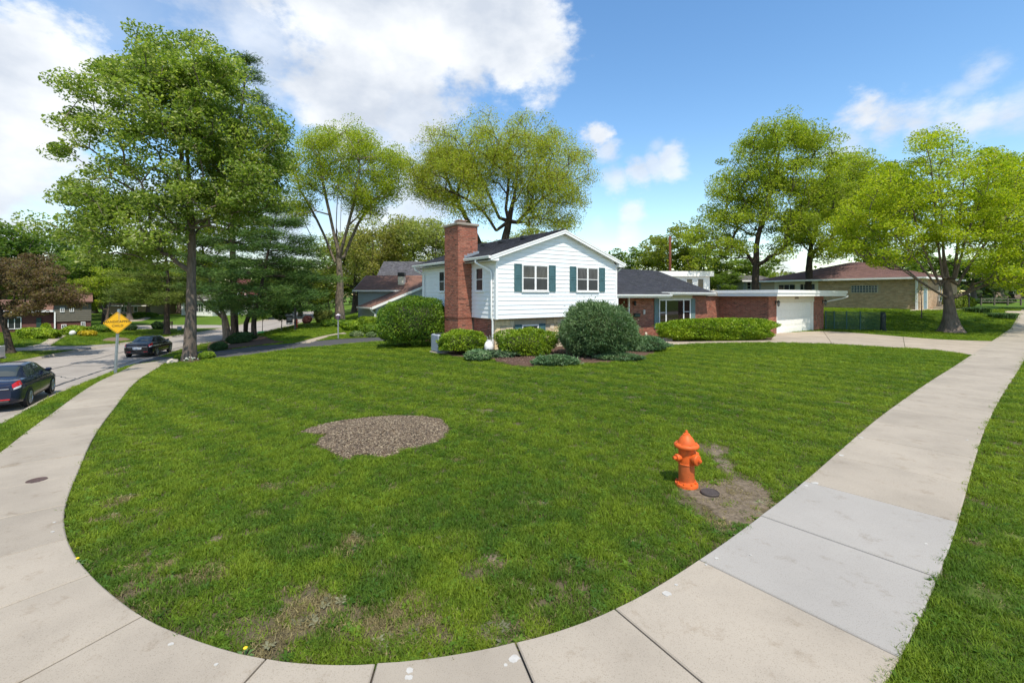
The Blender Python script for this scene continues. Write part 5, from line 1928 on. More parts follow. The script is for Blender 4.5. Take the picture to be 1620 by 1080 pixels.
def grow(r, trunk, targets, bend=.12, limbs=()):
    """joins every target to the growing skeleton; returns nodes, parents"""
    nodes = [np.array(p, float) for p in trunk]
    par = [-1] + list(range(len(trunk) - 1))
    top = nodes[-1]
    i0 = max(1, int(len(trunk) * .35))
    fork = nodes[i0]
    order = np.argsort(np.linalg.norm(targets - np.array(fork), axis=1))
    P = np.array(nodes); plen = [0.0]
    for i in range(1, len(nodes)): plen.append(plen[-1] + np.linalg.norm(nodes[i] - nodes[i - 1]))
    plen = list(plen)
    depth_ok = [i >= i0 for i in range(len(nodes))]
    for lb in limbs:
        lb = smooth_path(np.array(lb, float), 2)
        A = np.array(nodes[:len(trunk)])
        prev = int(np.argmin(np.linalg.norm(A - lb[0], axis=1)))
        for q in lb:
            nodes.append(q); par.append(prev); plen.append(plen[prev] + .6 * np.linalg.norm(q - nodes[prev])); depth_ok.append(True); prev = len(nodes) - 1
    for ti in order:
        t = targets[ti]
        A = np.array(nodes); d = np.linalg.norm(A - t, axis=1)
        cost = d + .22 * np.array(plen) + np.where(np.array(depth_ok), 0, 1e3) + np.maximum(A[:, 2] - t[2], 0) * .8
        j = int(np.argmin(cost))
        a = nodes[j]; L_ = d[j]
        k = 2 if L_ > 1.6 else 1
        prev = j
        for q in range(1, k + 1):
            f = q / (k + 1)
            m = a * (1 - f) + t * f + r.normal(size=3) * L_ * bend * .5 + np.array([0, 0, L_ * .10 * math.sin(f * PI)])
            nodes.append(m); par.append(prev); plen.append(plen[prev] + np.linalg.norm(m - nodes[prev])); depth_ok.append(True); prev = len(nodes) - 1
        nodes.append(t); par.append(prev); plen.append(plen[prev] + np.linalg.norm(t - nodes[prev])); depth_ok.append(True)
    return np.array(nodes), np.array(par)


def skeleton_mesh(nodes, par, ntrunk, r_base, r_tip=.012, sides=5, expo=2.3, flare=1.35, trunk_taper=.62, wob=.06, r=None):
    n = len(nodes)
    load = np.full(n, r_tip ** expo)
    leafy = np.ones(n, bool); leafy[par[par >= 0]] = False
    acc = np.where(leafy, r_tip ** expo, 0.0)
    for i in range(n - 1, 0, -1):
        if par[i] >= 0: acc[par[i]] += acc[i]
    rad = acc ** (1 / expo)
    lim = r_base * trunk_taper
    i0 = max(1, int(ntrunk * .35))
    scale = min(1.6, lim / max(rad[i0], 1e-6))
    rad = np.maximum(rad * scale, r_tip * .7)
    # main stem
    tl = np.concatenate([[0], np.cumsum(np.linalg.norm(np.diff(nodes[:ntrunk], axis=0), axis=1))]); tl /= tl[-1]
    for i in range(ntrunk):
        if i <= i0:
            rad[i] = r_base + (lim - r_base) * (tl[i] / max(tl[i0], 1e-6)) ** .8
        else:
            rad[i] = max(min(rad[i], lim), r_tip * 2)
    mb = MB()
    # stem with root flare
    pts = []; rr = []
    st = smooth_path(nodes[:ntrunk], 4)
    rs = np.interp(np.linspace(0, ntrunk - 1, len(st)), np.arange(ntrunk), rad[:ntrunk])
    zz = st[:, 2] - st[0, 2]
    rs = rs * (1 + (flare - 1) * np.exp(-zz / (r_base * 1.2)))
    ns = 14 if r_base > .2 else 8
    base = len(mb.v)
    down = st[0].copy(); down[2] -= .35
    mb.tube([down] + list(st), [rs[0] * 1.15] + list(rs), ns)
    vv = np.array(mb.v)
    # uneven section: buttresses near the ground, slight lumps above
    cen = np.repeat(np.vstack([down, st]), ns, 0); dv = vv - cen
    ang = np.arctan2(dv[:, 1], dv[:, 0]); hgt = vv[:, 2] - st[0, 2]
    ph = (r or rng).random() * 6
    fac = 1 + .16 * np.sin(ang * 5 + ph) * np.exp(-np.maximum(hgt, 0) / (r_base * 1.6)) + wob * np.sin(ang * 3 + hgt * 2.1 + ph) + wob * .7 * np.sin(ang * 2 - hgt * 3.7)
    mb.v = [tuple(p) for p in cen + dv * fac[:, None]]
    ch = {}
    for i in range(ntrunk, n):
        p = par[i]
        a, b = nodes[p], nodes[i]
        ra = min(rad[p], rad[i] * 1.5) if p >= ntrunk else min(rad[p] * .8, rad[i] * 1.5)
        rb = rad[i]
        s = sides if rb < .05 else 7
        if rb < .02: s = 4
        mb.tube([a, b], [ra, rb], s, caps=False)
    return mb


def px_blobs(blobs, Y, n, r, depth, cx=None, shell=.45):
    """points filling the crown; every blob of the outline stands at its own depth within the crown (depth: half thickness at the axis)"""
    B = np.array([(b[0], b[1], b[2]) for b in blobs], float)
    x0 = (B[:, 0] - B[:, 2]).min(); x1 = (B[:, 0] + B[:, 2]).max(); xm = (x0 + x1) / 2; hw_ = (x1 - x0) / 2
    w = B[:, 2] ** 2; w /= w.sum()
    span = depth * np.sqrt(np.maximum(.06, 1 - ((B[:, 0] - xm) / hw_) ** 2)) * .9
    out = []
    while len(out) < n:
        i = r.choice(len(B), p=w)
        y = Y + max(span[i] - B[i, 2] * Y / F_PX * .5, 0) * (2 * r.random() - 1)
        R = B[i, 2] * y / F_PX
        d = unit(r.normal(size=3)) * (shell + (1 - shell) * r.random()) * R
        c = wp(B[i, 0], B[i, 1], y)
        out.append(c + d * np.array([1, 1, 1]))
    return np.array(out)


def leafy_tree(name, label, trunk, blobs, Y, rbase, ncl, per, spread, size, cols, bark, seed, depth, group=None, cat='tree', flat=.6, droop=0, up=.5, shell=.45, sides=5, r_tip=.014, limbs=(), flare=1.35, aspect=.55):
    r = np.random.default_rng(seed)
    pts = px_blobs(blobs, Y, ncl, r, depth, shell=shell)
    trunk = [np.array(p, float) for p in trunk]
    t = thing(name, label, cat, trunk[0], group)
    LB = []
    for lb in limbs:
        dy = r.uniform(-1, 1) * depth * .5
        LB.append([wp(q[0], q[1], Y + dy * (k + 1) / len(lb)) for k, q in enumerate(lb)])
    nodes, par = grow(r, trunk, pts, limbs=LB)
    mb = skeleton_mesh(nodes, par, len(trunk), rbase, r_tip, sides, flare=flare)
    mb.build('trunk', bark, t, smooth=True)
    V_, F_, c = leaf_cloud(r, pts, per, spread, size, cols, flat, up, droop, aspect)
    mesh_np('crown', V_, F_, LEAF, t, False, c)
    return t


def tp(px, py, Y):
    return wp(px, py, Y)


def on_ground(px, py):
    return gp(px, py)


GREEN_A = [(.13, .20, .030), (.225, .295, .055), (.40, .43, .20)]
OLIVE_YEL = [(.24, .295, .032), (.335, .375, .05), (.33, .28, .08)]
HL_COL = [(.20, .27, .022), (.30, .36, .032), (.34, .35, .05)]
GREEN_MID = [(.175, .245, .02), (.275, .335, .032), (.32, .35, .045)]
GREEN_BRIGHT = [(.215, .30, .012), (.33, .39, .018), (.38, .40, .03)]

# tall tree beside the left pavement
b = on_ground(300, 570); Y = b[1]
leafy_tree('tall_shade_tree', 'tall leafy green tree with straight grey trunk beside the left pavement',
           [b, tp(302, 500, Y), tp(303, 430, Y), tp(303, 370, Y), tp(300, 310, Y), tp(297, 250, Y), tp(290, 180, Y), tp(287, 110, Y)],
           [(290, 90, 52), (238, 80, 38), (335, 115, 52), (270, 165, 75), (165, 130, 42), (118, 135, 26), (122, 195, 38), (98, 230, 22), (205, 195, 48), (345, 195, 70), (410, 205, 50),
            (430, 265, 40), (300, 255, 80), (400, 300, 55), (110, 300, 34), (160, 320, 36), (205, 335, 55), (112, 365, 42), (262, 340, 60), (335, 315, 55), (170, 380, 46), (68, 362, 22),
            (240, 385, 36), (300, 150, 60), (370, 250, 50), (200, 110, 34), (225, 145, 40), (148, 172, 30), (140, 300, 36), (95, 325, 20), (185, 262, 24), (380, 330, 36), (430, 315, 26)],
           Y, .33, 500, 230, .46, .17, GREEN_A, BARK_GREY, 11, 4.6, shell=.3, flare=1.12)

# honey locusts and the spreading tree behind the house
b = on_ground(538, 515); Y = b[1]
leafy_tree('honey_locust', 'airy yellow green tree with a vase of pale limbs left of the chimney',
           [b, tp(537, 480, Y), tp(538, 448, Y), tp(536, 410, Y), tp(532, 360, Y), tp(535, 300, Y), tp(540, 250, Y)],
           [(500, 235, 34), (560, 225, 36), (605, 255, 38), (540, 275, 46), (482, 285, 36), (620, 295, 28), (580, 310, 34), (520, 218, 22), (640, 262, 18), (470, 330, 24), (590, 340, 18), (455, 250, 20)],
           Y, .50, 380, 210, .72, .15, HL_COL, BARK_PALE, 12, 5.5, shell=.25, r_tip=.016,
           limbs=[[(530, 415), (512, 370), (492, 330), (474, 300)], [(535, 400), (522, 340), (510, 285), (505, 245)], [(545, 405), (566, 355), (590, 320), (612, 300)], [(543, 385), (560, 320), (570, 262)], [(520, 425), (498, 385), (478, 345), (462, 322)], [(538, 380), (540, 320), (545, 270)]])
Y = 39.0
leafy_tree('spreading_tree', 'broad olive green spreading tree rising behind the house roof',
           [np.array([tp(798, 540, Y)[0], Y, 0]), tp(798, 440, Y), tp(797, 395, Y), tp(805, 350, Y), tp(815, 300, Y), tp(820, 250, Y)],
           [(700, 228, 38), (760, 205, 34), (820, 202, 32), (868, 216, 36), (905, 250, 32), (675, 275, 36), (730, 275, 42), (800, 255, 50), (860, 280, 46), (905, 310, 30), (690, 305, 20), (905, 350, 22),
            (760, 325, 26), (845, 330, 34), (655, 262, 20), (925, 240, 14), (930, 275, 12), (880, 345, 24), (720, 330, 14), (780, 232, 34), (840, 238, 34), (700, 258, 30), (762, 290, 32), (888, 285, 28), (822, 298, 28), (735, 240, 30)],
           Y, .62, 680, 195, .62, .125, OLIVE_YEL, BARK_DARK, 13, 5.6, shell=.25, droop=.5, r_tip=.013,
           limbs=[[(785, 365), (765, 335), (738, 315), (705, 300)], [(790, 345), (772, 305), (752, 262)], [(818, 352), (845, 325), (872, 305), (900, 290)], [(815, 320), (838, 280), (862, 245)], [(800, 330), (805, 280), (800, 235)]])
leafy_tree('leaning_limbed_tree', 'second dark limbed tree leaning left behind the chimney',
           [np.array([tp(772, 540, 41)[0], 41, 0]), tp(770, 430, 41), tp(758, 385, 41), tp(735, 340, 41), tp(715, 300, 41), tp(700, 265, 41)],
           [(700, 250, 30), (675, 290, 26), (740, 255, 30), (715, 310, 18), (660, 270, 16)], 41, .42, 150, 200, .6, .12, OLIVE_YEL, BARK_DARK, 14, 3.4, shell=.25, droop=.5, r_tip=.018)

# maples behind the garage
Y = 43.0
leafy_tree('green_maple', 'tall green maple with dark trunk rising behind the flat garage roof',
           [np.array([tp(1195, 520, Y)[0], Y, .3]), tp(1195, 460, Y), tp(1196, 420, Y), tp(1199, 375, Y), tp(1212, 330, Y), tp(1225, 280, Y), tp(1235, 230, Y)],
           [(1268, 212, 38), (1212, 218, 34), (1302, 238, 34), (1180, 262, 38), (1240, 280, 52), (1150, 300, 32), (1200, 330, 46), (1300, 310, 42), (1138, 350, 34), (1095, 372, 26), (1260, 350, 34),
            (1165, 392, 24), (1118, 398, 22), (1238, 195, 22), (1232, 395, 20), (1325, 265, 20)],
           Y, .45, 460, 230, .62, .17, GREEN_MID, BARK_DARK, 15, 6.0, shell=.3, r_tip=.018)
Y = 52.0
leafy_tree('dark_maple', 'darker maple standing behind the brown hip roof',
           [np.array([tp(1280, 500, Y)[0], Y, 1.0]), tp(1280, 440, Y), tp(1281, 410, Y), tp(1285, 380, Y), tp(1300, 340, Y), tp(1320, 300, Y)],
           [(1300, 330, 36), (1330, 285, 36), (1352, 262, 26), (1275, 375, 30), (1335, 345, 36), (1380, 265, 24), (1380, 300, 40), (1310, 390, 26), (1255, 360, 24)],
           Y, .5, 260, 170, .7, .21, GREEN_MID, BARK_DARK, 16, 5.5, shell=.3, r_tip=.02)

# the low spreading tree in the right hand garden
b = on_ground(1505, 526); Y = b[1]
leafy_tree('spreading_lawn_tree', 'bright yellow green spreading tree with flared short trunk on the right lawn',
           [b, tp(1503, 500, Y), tp(1501, 472, Y), tp(1497, 440, Y), tp(1492, 390, Y), tp(1490, 330, Y), tp(1485, 270, Y)],
           [(1470, 228, 26), (1440, 262, 28), (1500, 250, 32), (1400, 290, 32), (1460, 310, 46), (1545, 262, 36), (1605, 268, 36), (1655, 290, 42), (1372, 330, 32), (1345, 368, 26), (1335, 392, 14),
            (1420, 360, 42), (1500, 360, 46), (1570, 340, 46), (1640, 360, 50), (1400, 402, 18), (1590, 412, 26), (1640, 425, 32), (1540, 400, 24), (1700, 330, 52), (1690, 400, 40), (1450, 398, 22),
            (1610, 440, 14), (1560, 300, 40), (1430, 320, 40), (1362, 404, 16), (1388, 418, 12), (1600, 440, 20), (1635, 448, 22), (1560, 425, 16), (1335, 345, 20), (1620, 400, 30)],
           Y, .44, 760, 170, .50, .14, GREEN_BRIGHT, BARK_GREY, 17, 6.0, shell=.25, flare=1.9, flat=.42, r_tip=.010,
           limbs=[[(1488, 452), (1470, 415), (1452, 365), (1440, 310)], [(1492, 440), (1483, 380), (1478, 310), (1472, 255)], [(1508, 445), (1515, 390), (1520, 330), (1525, 285)], [(1515, 450), (1540, 410), (1575, 365), (1610, 320)], [(1482, 462), (1455, 445), (1425, 425), (1395, 405)], [(1525, 465), (1555, 452), (1590, 440)], [(1512, 440), (1530, 370), (1555, 310)], [(1480, 450), (1448, 410), (1410, 365), (1375, 335)]])

# reddish crabapple at the left edge
b = on_ground(16, 559); Y = b[1]
leafy_tree('reddish_crabapple', 'brownish red leaved crabapple with leaning trunk at the left edge',
           [b, tp(13, 540, Y), tp(8, 520, Y), tp(2, 500, Y), tp(-5, 470, Y), tp(0, 440, Y)],
           [(30, 438, 30), (75, 444, 26), (-20, 440, 36), (108, 462, 18), (50, 474, 22), (0, 425, 22), (18, 490, 18), (-50, 470, 40), (60, 420, 24), (-40, 410, 30), (95, 472, 18), (75, 470, 18), (30, 495, 12), (118, 462, 16), (60, 484, 14), (122, 478, 9)],
           Y, .27, 300, 130, .34, .15, [(.12, .080, .048), (.185, .135, .075), (.16, .16, .05)], BARK_DARK, 18, 3.6, shell=.25, flat=.5)

b = on_ground(168, 521); Y = b[1]
leafy_tree('low_street_tree', 'low branched green tree with twin grey trunk behind the yellow sign',
           [b, tp(169, 505, Y), tp(172, 490, Y), tp(176, 470, Y), tp(178, 450, Y)],
           [(140, 468, 18), (160, 452, 20), (190, 442, 20), (130, 450, 16), (212, 450, 15), (148, 484, 9), (120, 462, 12), (170, 435, 18), (110, 476, 12), (127, 484, 9), (102, 466, 11), (135, 480, 10)], Y, .32, 130, 110, .42, .20, GREEN_MID, BARK_GREY, 20, 2.6, shell=.3,
           limbs=[[(169, 508), (163, 490), (155, 470)]])

# forked pale tree and pines beside the left driveway
b = on_ground(362, 538); Y = b[1]
leafy_tree('forked_tree', 'pale barked forked tree with a cut limb between the pines',
           [b, tp(358, 520, Y), tp(354, 500, Y), tp(346, 478, Y), tp(336, 455, Y), tp(328, 425, Y), tp(320, 390, Y)],
           [(325, 380, 28), (300, 400, 24), (350, 380, 22), (310, 350, 22), (340, 420, 16)], Y, .42, 90, 60, .5, .22, GREEN_MID, BARK_PALE, 19, 3.0, shell=.25)
mb = MB(); mb.tube([tp(352, 502, Y), tp(340, 492, Y - .3), tp(326, 482, Y - .6), tp(314, 470, Y - .9)], [.17, .15, .13, .12], 9)
mb.build('cut_limb', BARK_PALE, bpy.data.objects['forked_tree'], smooth=True)


def pine(name, label, trunk, rbase, levels, seed, cols, droop=.06, group=None, per=85, needle=.32):
    """white pine: flat sprays of needles at the ends of level branches. levels: (height fraction, reach left, reach right, reach deep, number)"""
    r = np.random.default_rng(seed)
    trunk = [np.array(p, float) for p in trunk]
    t = thing(name, label, 'tree', trunk[0], group)
    st = smooth_path(trunk, 6)
    hh = st[:, 2]
    mb = MB()
    rs = np.linspace(rbase, rbase * .12, len(st)); rs[0] *= 1.35
    down = st[0].copy(); down[2] -= .4
    mb.tube([down] + list(st), [rs[0] * 1.1] + list(rs), 12)
    C_ = []; D_ = []
    for (f, rl, rr_, rd, m) in levels:
        z = hh[0] + (hh[-1] - hh[0]) * f
        x = np.interp(z, hh, st[:, 0]); y = np.interp(z, hh, st[:, 1]); rt = np.interp(z, hh, rs)
        a0 = r.random() * 6
        for k in range(m):
            a = a0 + 2 * PI * k / m + r.normal(0, .25)
            ca, sa = math.cos(a), math.sin(a)
            reach = (rr_ if ca > 0 else rl) * abs(ca) + rd * abs(sa)
            reach *= .75 + .4 * r.random()
            if reach < .3: continue
            d = np.array([ca, sa, 0])
            L_ = reach
            rise = r.uniform(-.02, .12)
            P = []
            for q in np.linspace(0, 1, 6):
                P.append(np.array([x, y, z]) + d * L_ * q + np.array([0, 0, L_ * (rise * q - droop * 3 * q * q + droop * 2.2 * q ** 3)]) + (r.normal(0, .03, 3) * L_ * .3 if 0 < q < 1 else 0))
            mb.tube(P, list(np.linspace(min(rt * .5, .02 + L_ * .014), .012, 6)), 5, caps=False)
            side = np.array([-sa, ca, 0])
            ns = int(3 + L_ * 2.3)
            for s_ in range(ns):
                q = .35 + .65 * (s_ + r.random()) / ns
                i = min(int(q * 5), 4); base = P[i] + (P[i + 1] - P[i]) * (q * 5 - i)
                w = L_ * .22 * (1.15 - q) + .25
                off = side * r.normal(0, 1) * w + np.array([0, 0, r.normal(.05, .07)])
                tip = base + off
                if np.linalg.norm(off) > .25:
                    mb.tube([base - d * .1, tip], [.012, .007], 3, caps=False)
                C_.append(tip); D_.append(unit(d * .8 + off * .5))
    mb.build('trunk', BARK_DARK, t, smooth=True)
    C_ = np.array(C_); D_ = np.array(D_)
    n = len(C_) * per; ci = np.repeat(np.arange(len(C_)), per)
    c = C_[ci] + r.normal(size=(n, 3)) * np.array([.36, .36, .17])
    u = unit(D_[ci] * .7 + r.normal(size=(n, 3)) * np.array([.7, .7, .35]) + np.array([0, 0, .25]))
    vv = unit(np.cross(u, r.normal(size=(n, 3))))
    s = needle * (.7 + .6 * r.random((n, 1)))
    V_, F_ = quads_from(c, u * s * .5, vv * .022)
    cols = np.array(cols); w = r.random((len(C_), 1)); base = cols[0] * (1 - w) + cols[1] * w
    col = base[ci] * (.7 + .6 * r.random((n, 1)))
    mesh_np('crown', V_, F_, NEEDLE, t, False, np.repeat(col, 4, 0))
    return t


PINE = [(.045, .105, .024), (.105, .175, .032)]
b = on_ground(372, 538); Y = b[1]
sc_ = Y / F_PX
pine('white_pine', 'tall dark pine with a straight trunk rising behind the tall leafy tree',
     [b, tp(369, 450, Y), tp(368, 330, Y), tp(374, 230, Y), tp(385, 150, Y), tp(390, 85, Y)], .36,
     [(.13, 2.0, 4.2, 4, 6), (.18, 3.0, 6.2, 5, 7), (.23, 3.6, 5.4, 5, 6), (.28, 3.8, 6.5, 5, 7), (.34, 4.0, 5.0, 5, 6), (.40, 3.5, 6.0, 5, 6), (.47, 3, 4.2, 4, 6), (.55, 3, 4.2, 4, 6), (.62, 2.5, 4, 4, 6), (.7, 2, 3.6, 3, 6),
      (.78, 1.8, 3.0, 2.6, 6), (.85, 1.2, 2.6, 2, 6), (.92, .9, 1.6, 1.4, 5), (.98, .5, .8, .7, 4)], 31, PINE)
b = on_ground(402, 533); Y = b[1]
pine('leaning_pine', 'dark pine with a thin trunk leaning right beside the asphalt drive',
     [b, tp(402, 505, Y), tp(410, 470, Y), tp(420, 420, Y), tp(430, 370, Y), tp(442, 320, Y)], .24,
     [(.20, 1.5, 4.4, 3, 6), (.28, 2.0, 5.0, 4, 7), (.36, 2.2, 4.2, 4, 6), (.45, 2.6, 5.0, 4, 7), (.54, 2.2, 4.2, 3.5, 6), (.64, 2.2, 4.4, 3, 6), (.74, 1.8, 3.2, 3, 6), (.85, 1.5, 2.6, 2, 5), (.95, .8, 1.4, 1, 4)], 32, PINE)
mb = MB(); q0 = on_ground(388, 534); mb.tube([q0 - np.array([0, 0, .3]), q0, tp(389, 512, Y), tp(394, 498, Y), tp(404, 488, Y)], [.24, .22, .19, .17, .15], 9)
mb.build('side_stem', BARK_DARK, bpy.data.objects['leaning_pine'], smooth=True)
b = on_ground(264, 529); Y = b[1]
pine('roadside_pine', 'yellowish pine with low level branches across the street behind the black car',
     [b, tp(264, 490, Y), tp(266, 450, Y), tp(262, 400, Y), tp(262, 350, Y)], .34,
     [(.30, 4.6, 2.5, 3, 7), (.36, 5.6, 3, 4, 8), (.43, 5.0, 3.0, 4, 7), (.50, 4.0, 3.2, 4, 7), (.6, 3.5, 3, 3, 6), (.72, 3, 2.4, 3, 6), (.85, 2, 1.8, 2, 6), (.96, 1, 1, 1, 5)], 33, [(.09, .14, .02), (.16, .20, .03)])


# ---- trees of the distance: a few models, each tree a copy with its own size, turn and place
def model_tree(seed, cols, wide=.55, ncl=170, per=60, airy=False, trunk_h=.28):
    r = np.random.default_rng(seed)
    lobes = [np.array([0, 0, .62, .30])] + [np.array([wide * .5 * math.cos(a) * q, wide * .5 * math.sin(a) * q, r.uniform(.38, .86), r.uniform(.13, .20)]) for a, q in zip(r.random(9) * 2 * PI, .45 + .6 * r.random(9))]
    L_ = np.array(lobes); w = L_[:, 3] ** 2; w /= w.sum()
    pts = []
    for k in range(ncl):
        l = L_[r.choice(len(L_), p=w)]
        d = unit(r.normal(size=3)) * l[3] * (.55 + .45 * r.random())
        d[:2] *= wide / .55 * .8
        pts.append(l[:3] + d)
    pts = np.array(pts); pts[:, 2] = np.clip(pts[:, 2], .16, 1.0)
    nodes, par = grow(r, [np.zeros(3), np.array([.005, .0, trunk_h * .6]), np.array([.0, .01, trunk_h]), np.array([.01, 0, .5]), np.array([0, 0, .75])], pts)
    mb = skeleton_mesh(nodes, par, 5, .026, .0012, 4, flare=1.4)
    V_, F_, c = leaf_cloud(r, pts, per, .042 if not airy else .055, .026 if not airy else .022, cols, .6)
    return mb, V_, F_, c


MODELS = {}
for key, seed, cols, kw in (('green', 41, [(.08, .15, .02), (.135, .20, .03), (.16, .21, .04)], {}), ('deep', 42, [(.055, .115, .02), (.095, .155, .026), (.11, .16, .04)], {}),
                            ('yellow', 43, [(.155, .205, .022), (.22, .255, .034), (.25, .26, .05)], {}), ('bronze', 44, [(.22, .22, .055), (.31, .29, .085), (.22, .26, .05)], dict(airy=True)),
                            ('pale', 45, [(.20, .24, .055), (.29, .32, .085), (.30, .31, .10)], dict(airy=True)), ('wide', 46, [(.095, .165, .018), (.155, .22, .03), (.19, .23, .04)], dict(wide=.75))):
    MODELS[key] = model_tree(seed, cols, **kw)
PROTO = {}


def distant_tree(key, px, ytop, Y, wpx=None, label=None, group='trees in the distance', name='leafy_tree', zbase=None):
    X = (px - CX) * Y / F_PX
    z0 = tz(X, Y) if zbase is None else zbase
    H = EYE + (CY - ytop) * Y / F_PX - z0
    if key not in PROTO:
        mb, V_, F_, c = MODELS[key]
        t = thing(name, label, 'tree', (0, 0, 0), group)
        tr = mb.build('trunk', BARK_GREY if key not in ('bronze', 'pale') else BARK_DARK, t, smooth=True)
        cr = mesh_np('crown', V_, F_, LEAF, t, False, c)
        PROTO[key] = (t, tr, cr)
    else:
        t0, tr0, cr0 = PROTO[key]
        t = t0.copy(); t.name = name; COL.objects.link(t)
        for ch in (tr0, cr0):
            q = ch.copy(); COL.objects.link(q); q.parent = t
        t['label'] = label
        t['group'] = group
    t.location = (X, Y, z0 - .1)
    w = 1.0
    if wpx:
        w = (wpx * Y / F_PX) / (H * .68)
    t.scale = (H * w, H * w, H)
    t.rotation_euler = (0, 0, random.random() * 6.28)
    return t


TREES_L = [('green', 5, 340, 72, 150, 'tall bright green tree at the left edge rising above the reddish crabapple'), ('deep', 70, 372, 66, 120, 'dark green tree behind the crabapple, next right of the tallest edge tree'),
           ('wide', 120, 392, 80, 130, 'broad green tree above the roof of the dark brick house'), ('green', 165, 385, 62, 110, 'green tree standing directly above the yellow road sign'),
           ('deep', 205, 398, 75, 110, 'dark green tree above the low tan ranch house'), ('yellow', 235, 405, 84, 110, 'yellow green tree behind the level branches of the roadside pine'),
           ('wide', 285, 395, 100, 130, 'broad green tree right behind the trunk of the tall shade tree'), ('green', 335, 405, 112, 120, 'green tree above the white house with the bay window'),
           ('deep', -60, 360, 60, 160, 'dark tree cut by the left edge behind the white pickup'), ('yellow', 150, 415, 95, 120, 'yellow green tree in the gap between dark brick house and tan ranch'),
           ('deep', 130, 445, 58, 70, 'small dark tree at the right end of the dark brick house'), ('deep', 300, 430, 118, 110, 'distant dark tree against the left end of the white house'),
           ('green', 250, 425, 112, 110, 'distant green tree just right of the tan ranch house'), ('wide', 30, 405, 84, 110, 'broad green tree directly behind the crabapple crown')]
TREES_M = [('green', 395, 415, 118, 120, 'distant green tree behind the leaning pine'), ('deep', 440, 425, 92, 100, 'dark tree behind the black hanging sign'), ('yellow', 475, 405, 104, 110, 'yellow green tree just left of the honey locust trunk'),
           ('pale', 560, 350, 84, 110, 'pale spring tree just right of the honey locust trunk'), ('bronze', 590, 335, 76, 100, 'taller bronze leafed tree above the brown shingle roof'), ('pale', 645, 322, 82, 110, 'pale airy tree rising above the mottled charcoal roof'),
           ('yellow', 615, 360, 96, 110, 'yellow green tree behind the cream chimney on the brown roof'), ('pale', 690, 330, 74, 100, 'pale tree touching the left side of the brick chimney'), ('bronze', 565, 380, 98, 80, 'lower bronze tree at the left end of the brown roof'),
           ('green', 500, 430, 108, 100, 'distant green tree at the bend of the street'), ('pale', 735, 365, 90, 90, 'pale tree behind the cap of the brick chimney'), ('yellow', 520, 415, 96, 80, 'distant yellow green tree behind the honey locust trunk'),
           ('pale', 850, 345, 72, 110, 'pale twiggy tree behind the right slope of the gable roof')]
TREES_R = [('yellow', 1060, 345, 66, 120, 'yellow green tree behind the reddish utility pole'), ('green', 1008, 388, 84, 90, 'small round green tree above the ridge of the wing roof'), ('wide', 1108, 378, 72, 110, 'broad green tree above the white flat roofed house'),
           ('green', 1140, 425, 64, 70, 'low green tree left of the maple trunk behind the garage'), ('yellow', 975, 412, 92, 60, 'yellow green tree at the right eave of the white gable'), ('wide', 1160, 396, 76, 110, 'broad low tree right behind the maple trunk'),
           ('green', 1415, 385, 88, 100, 'green tree above the brown hip roof'), ('deep', 1540, 400, 100, 120, 'dark tree beyond the lawn tree, right of its trunk'), ('green', 1480, 400, 96, 110, 'green tree straight behind the trunk of the lawn tree'),
           ('wide', 1672, 195, 46, 190, 'tall green tree rising behind the lawn tree at the right edge'), ('yellow', 1600, 425, 118, 110, 'distant yellow green tree over the rail fence'), ('green', 1370, 250, 62, 110, 'green tree between the dark maple and the lawn tree'),
           ('yellow', 1225, 425, 98, 90, 'distant yellow green tree between the two maple trunks')]
for grp, lst in (('trees over the street on the left', TREES_L), ('trees between the tall tree and the chimney', TREES_M), ('trees beyond the garage', TREES_R)):
    for (key, px, yt, Y, w, lb) in lst:
        distant_tree(key, px, yt, Y, w, lb, grp)

# the far wood that closes the view all round
def far_wood():
    r = np.random.default_rng(77)
    n = 900
    a = np.radians(r.uniform(-85, 85, n)); d = r.uniform(150, 210, n)
    x, y = d * np.sin(a), d * np.cos(a)
    h = r.uniform(5, 11, n)
    z0 = terrain(x, y)
    c = np.column_stack([x, y, z0 + h * r.uniform(.15, .9, n)])
    V_, F_, col = leaf_cloud(r, c, 34, 2.2, 1.5, [(.05, .085, .025), (.09, .125, .04), (.12, .12, .05)], .7)
    o = mesh_np('distant_wood', V_, F_, LEAF, None, False, col)
    tag(o, kind='stuff', label='distant wood closing the view behind the houses')


far_wood()
# ------------------------------------------------------------------ shrubs, hedges, low plants
def lump(p, seed, amp=.12, f=1.3):
    """lumpy radius factor for unit directions p"""
    ph = np.random.default_rng(seed).random(12) * 6.28
    v = np.zeros(len(p))
    for k in range(6):
        a = np.array([math.cos(ph[k]), math.sin(ph[k]), math.sin(ph[k + 6])])
        v += np.sin(p @ a * (2.2 + k * .9) * f + ph[11 - k])
    return 1 + amp * v / 3


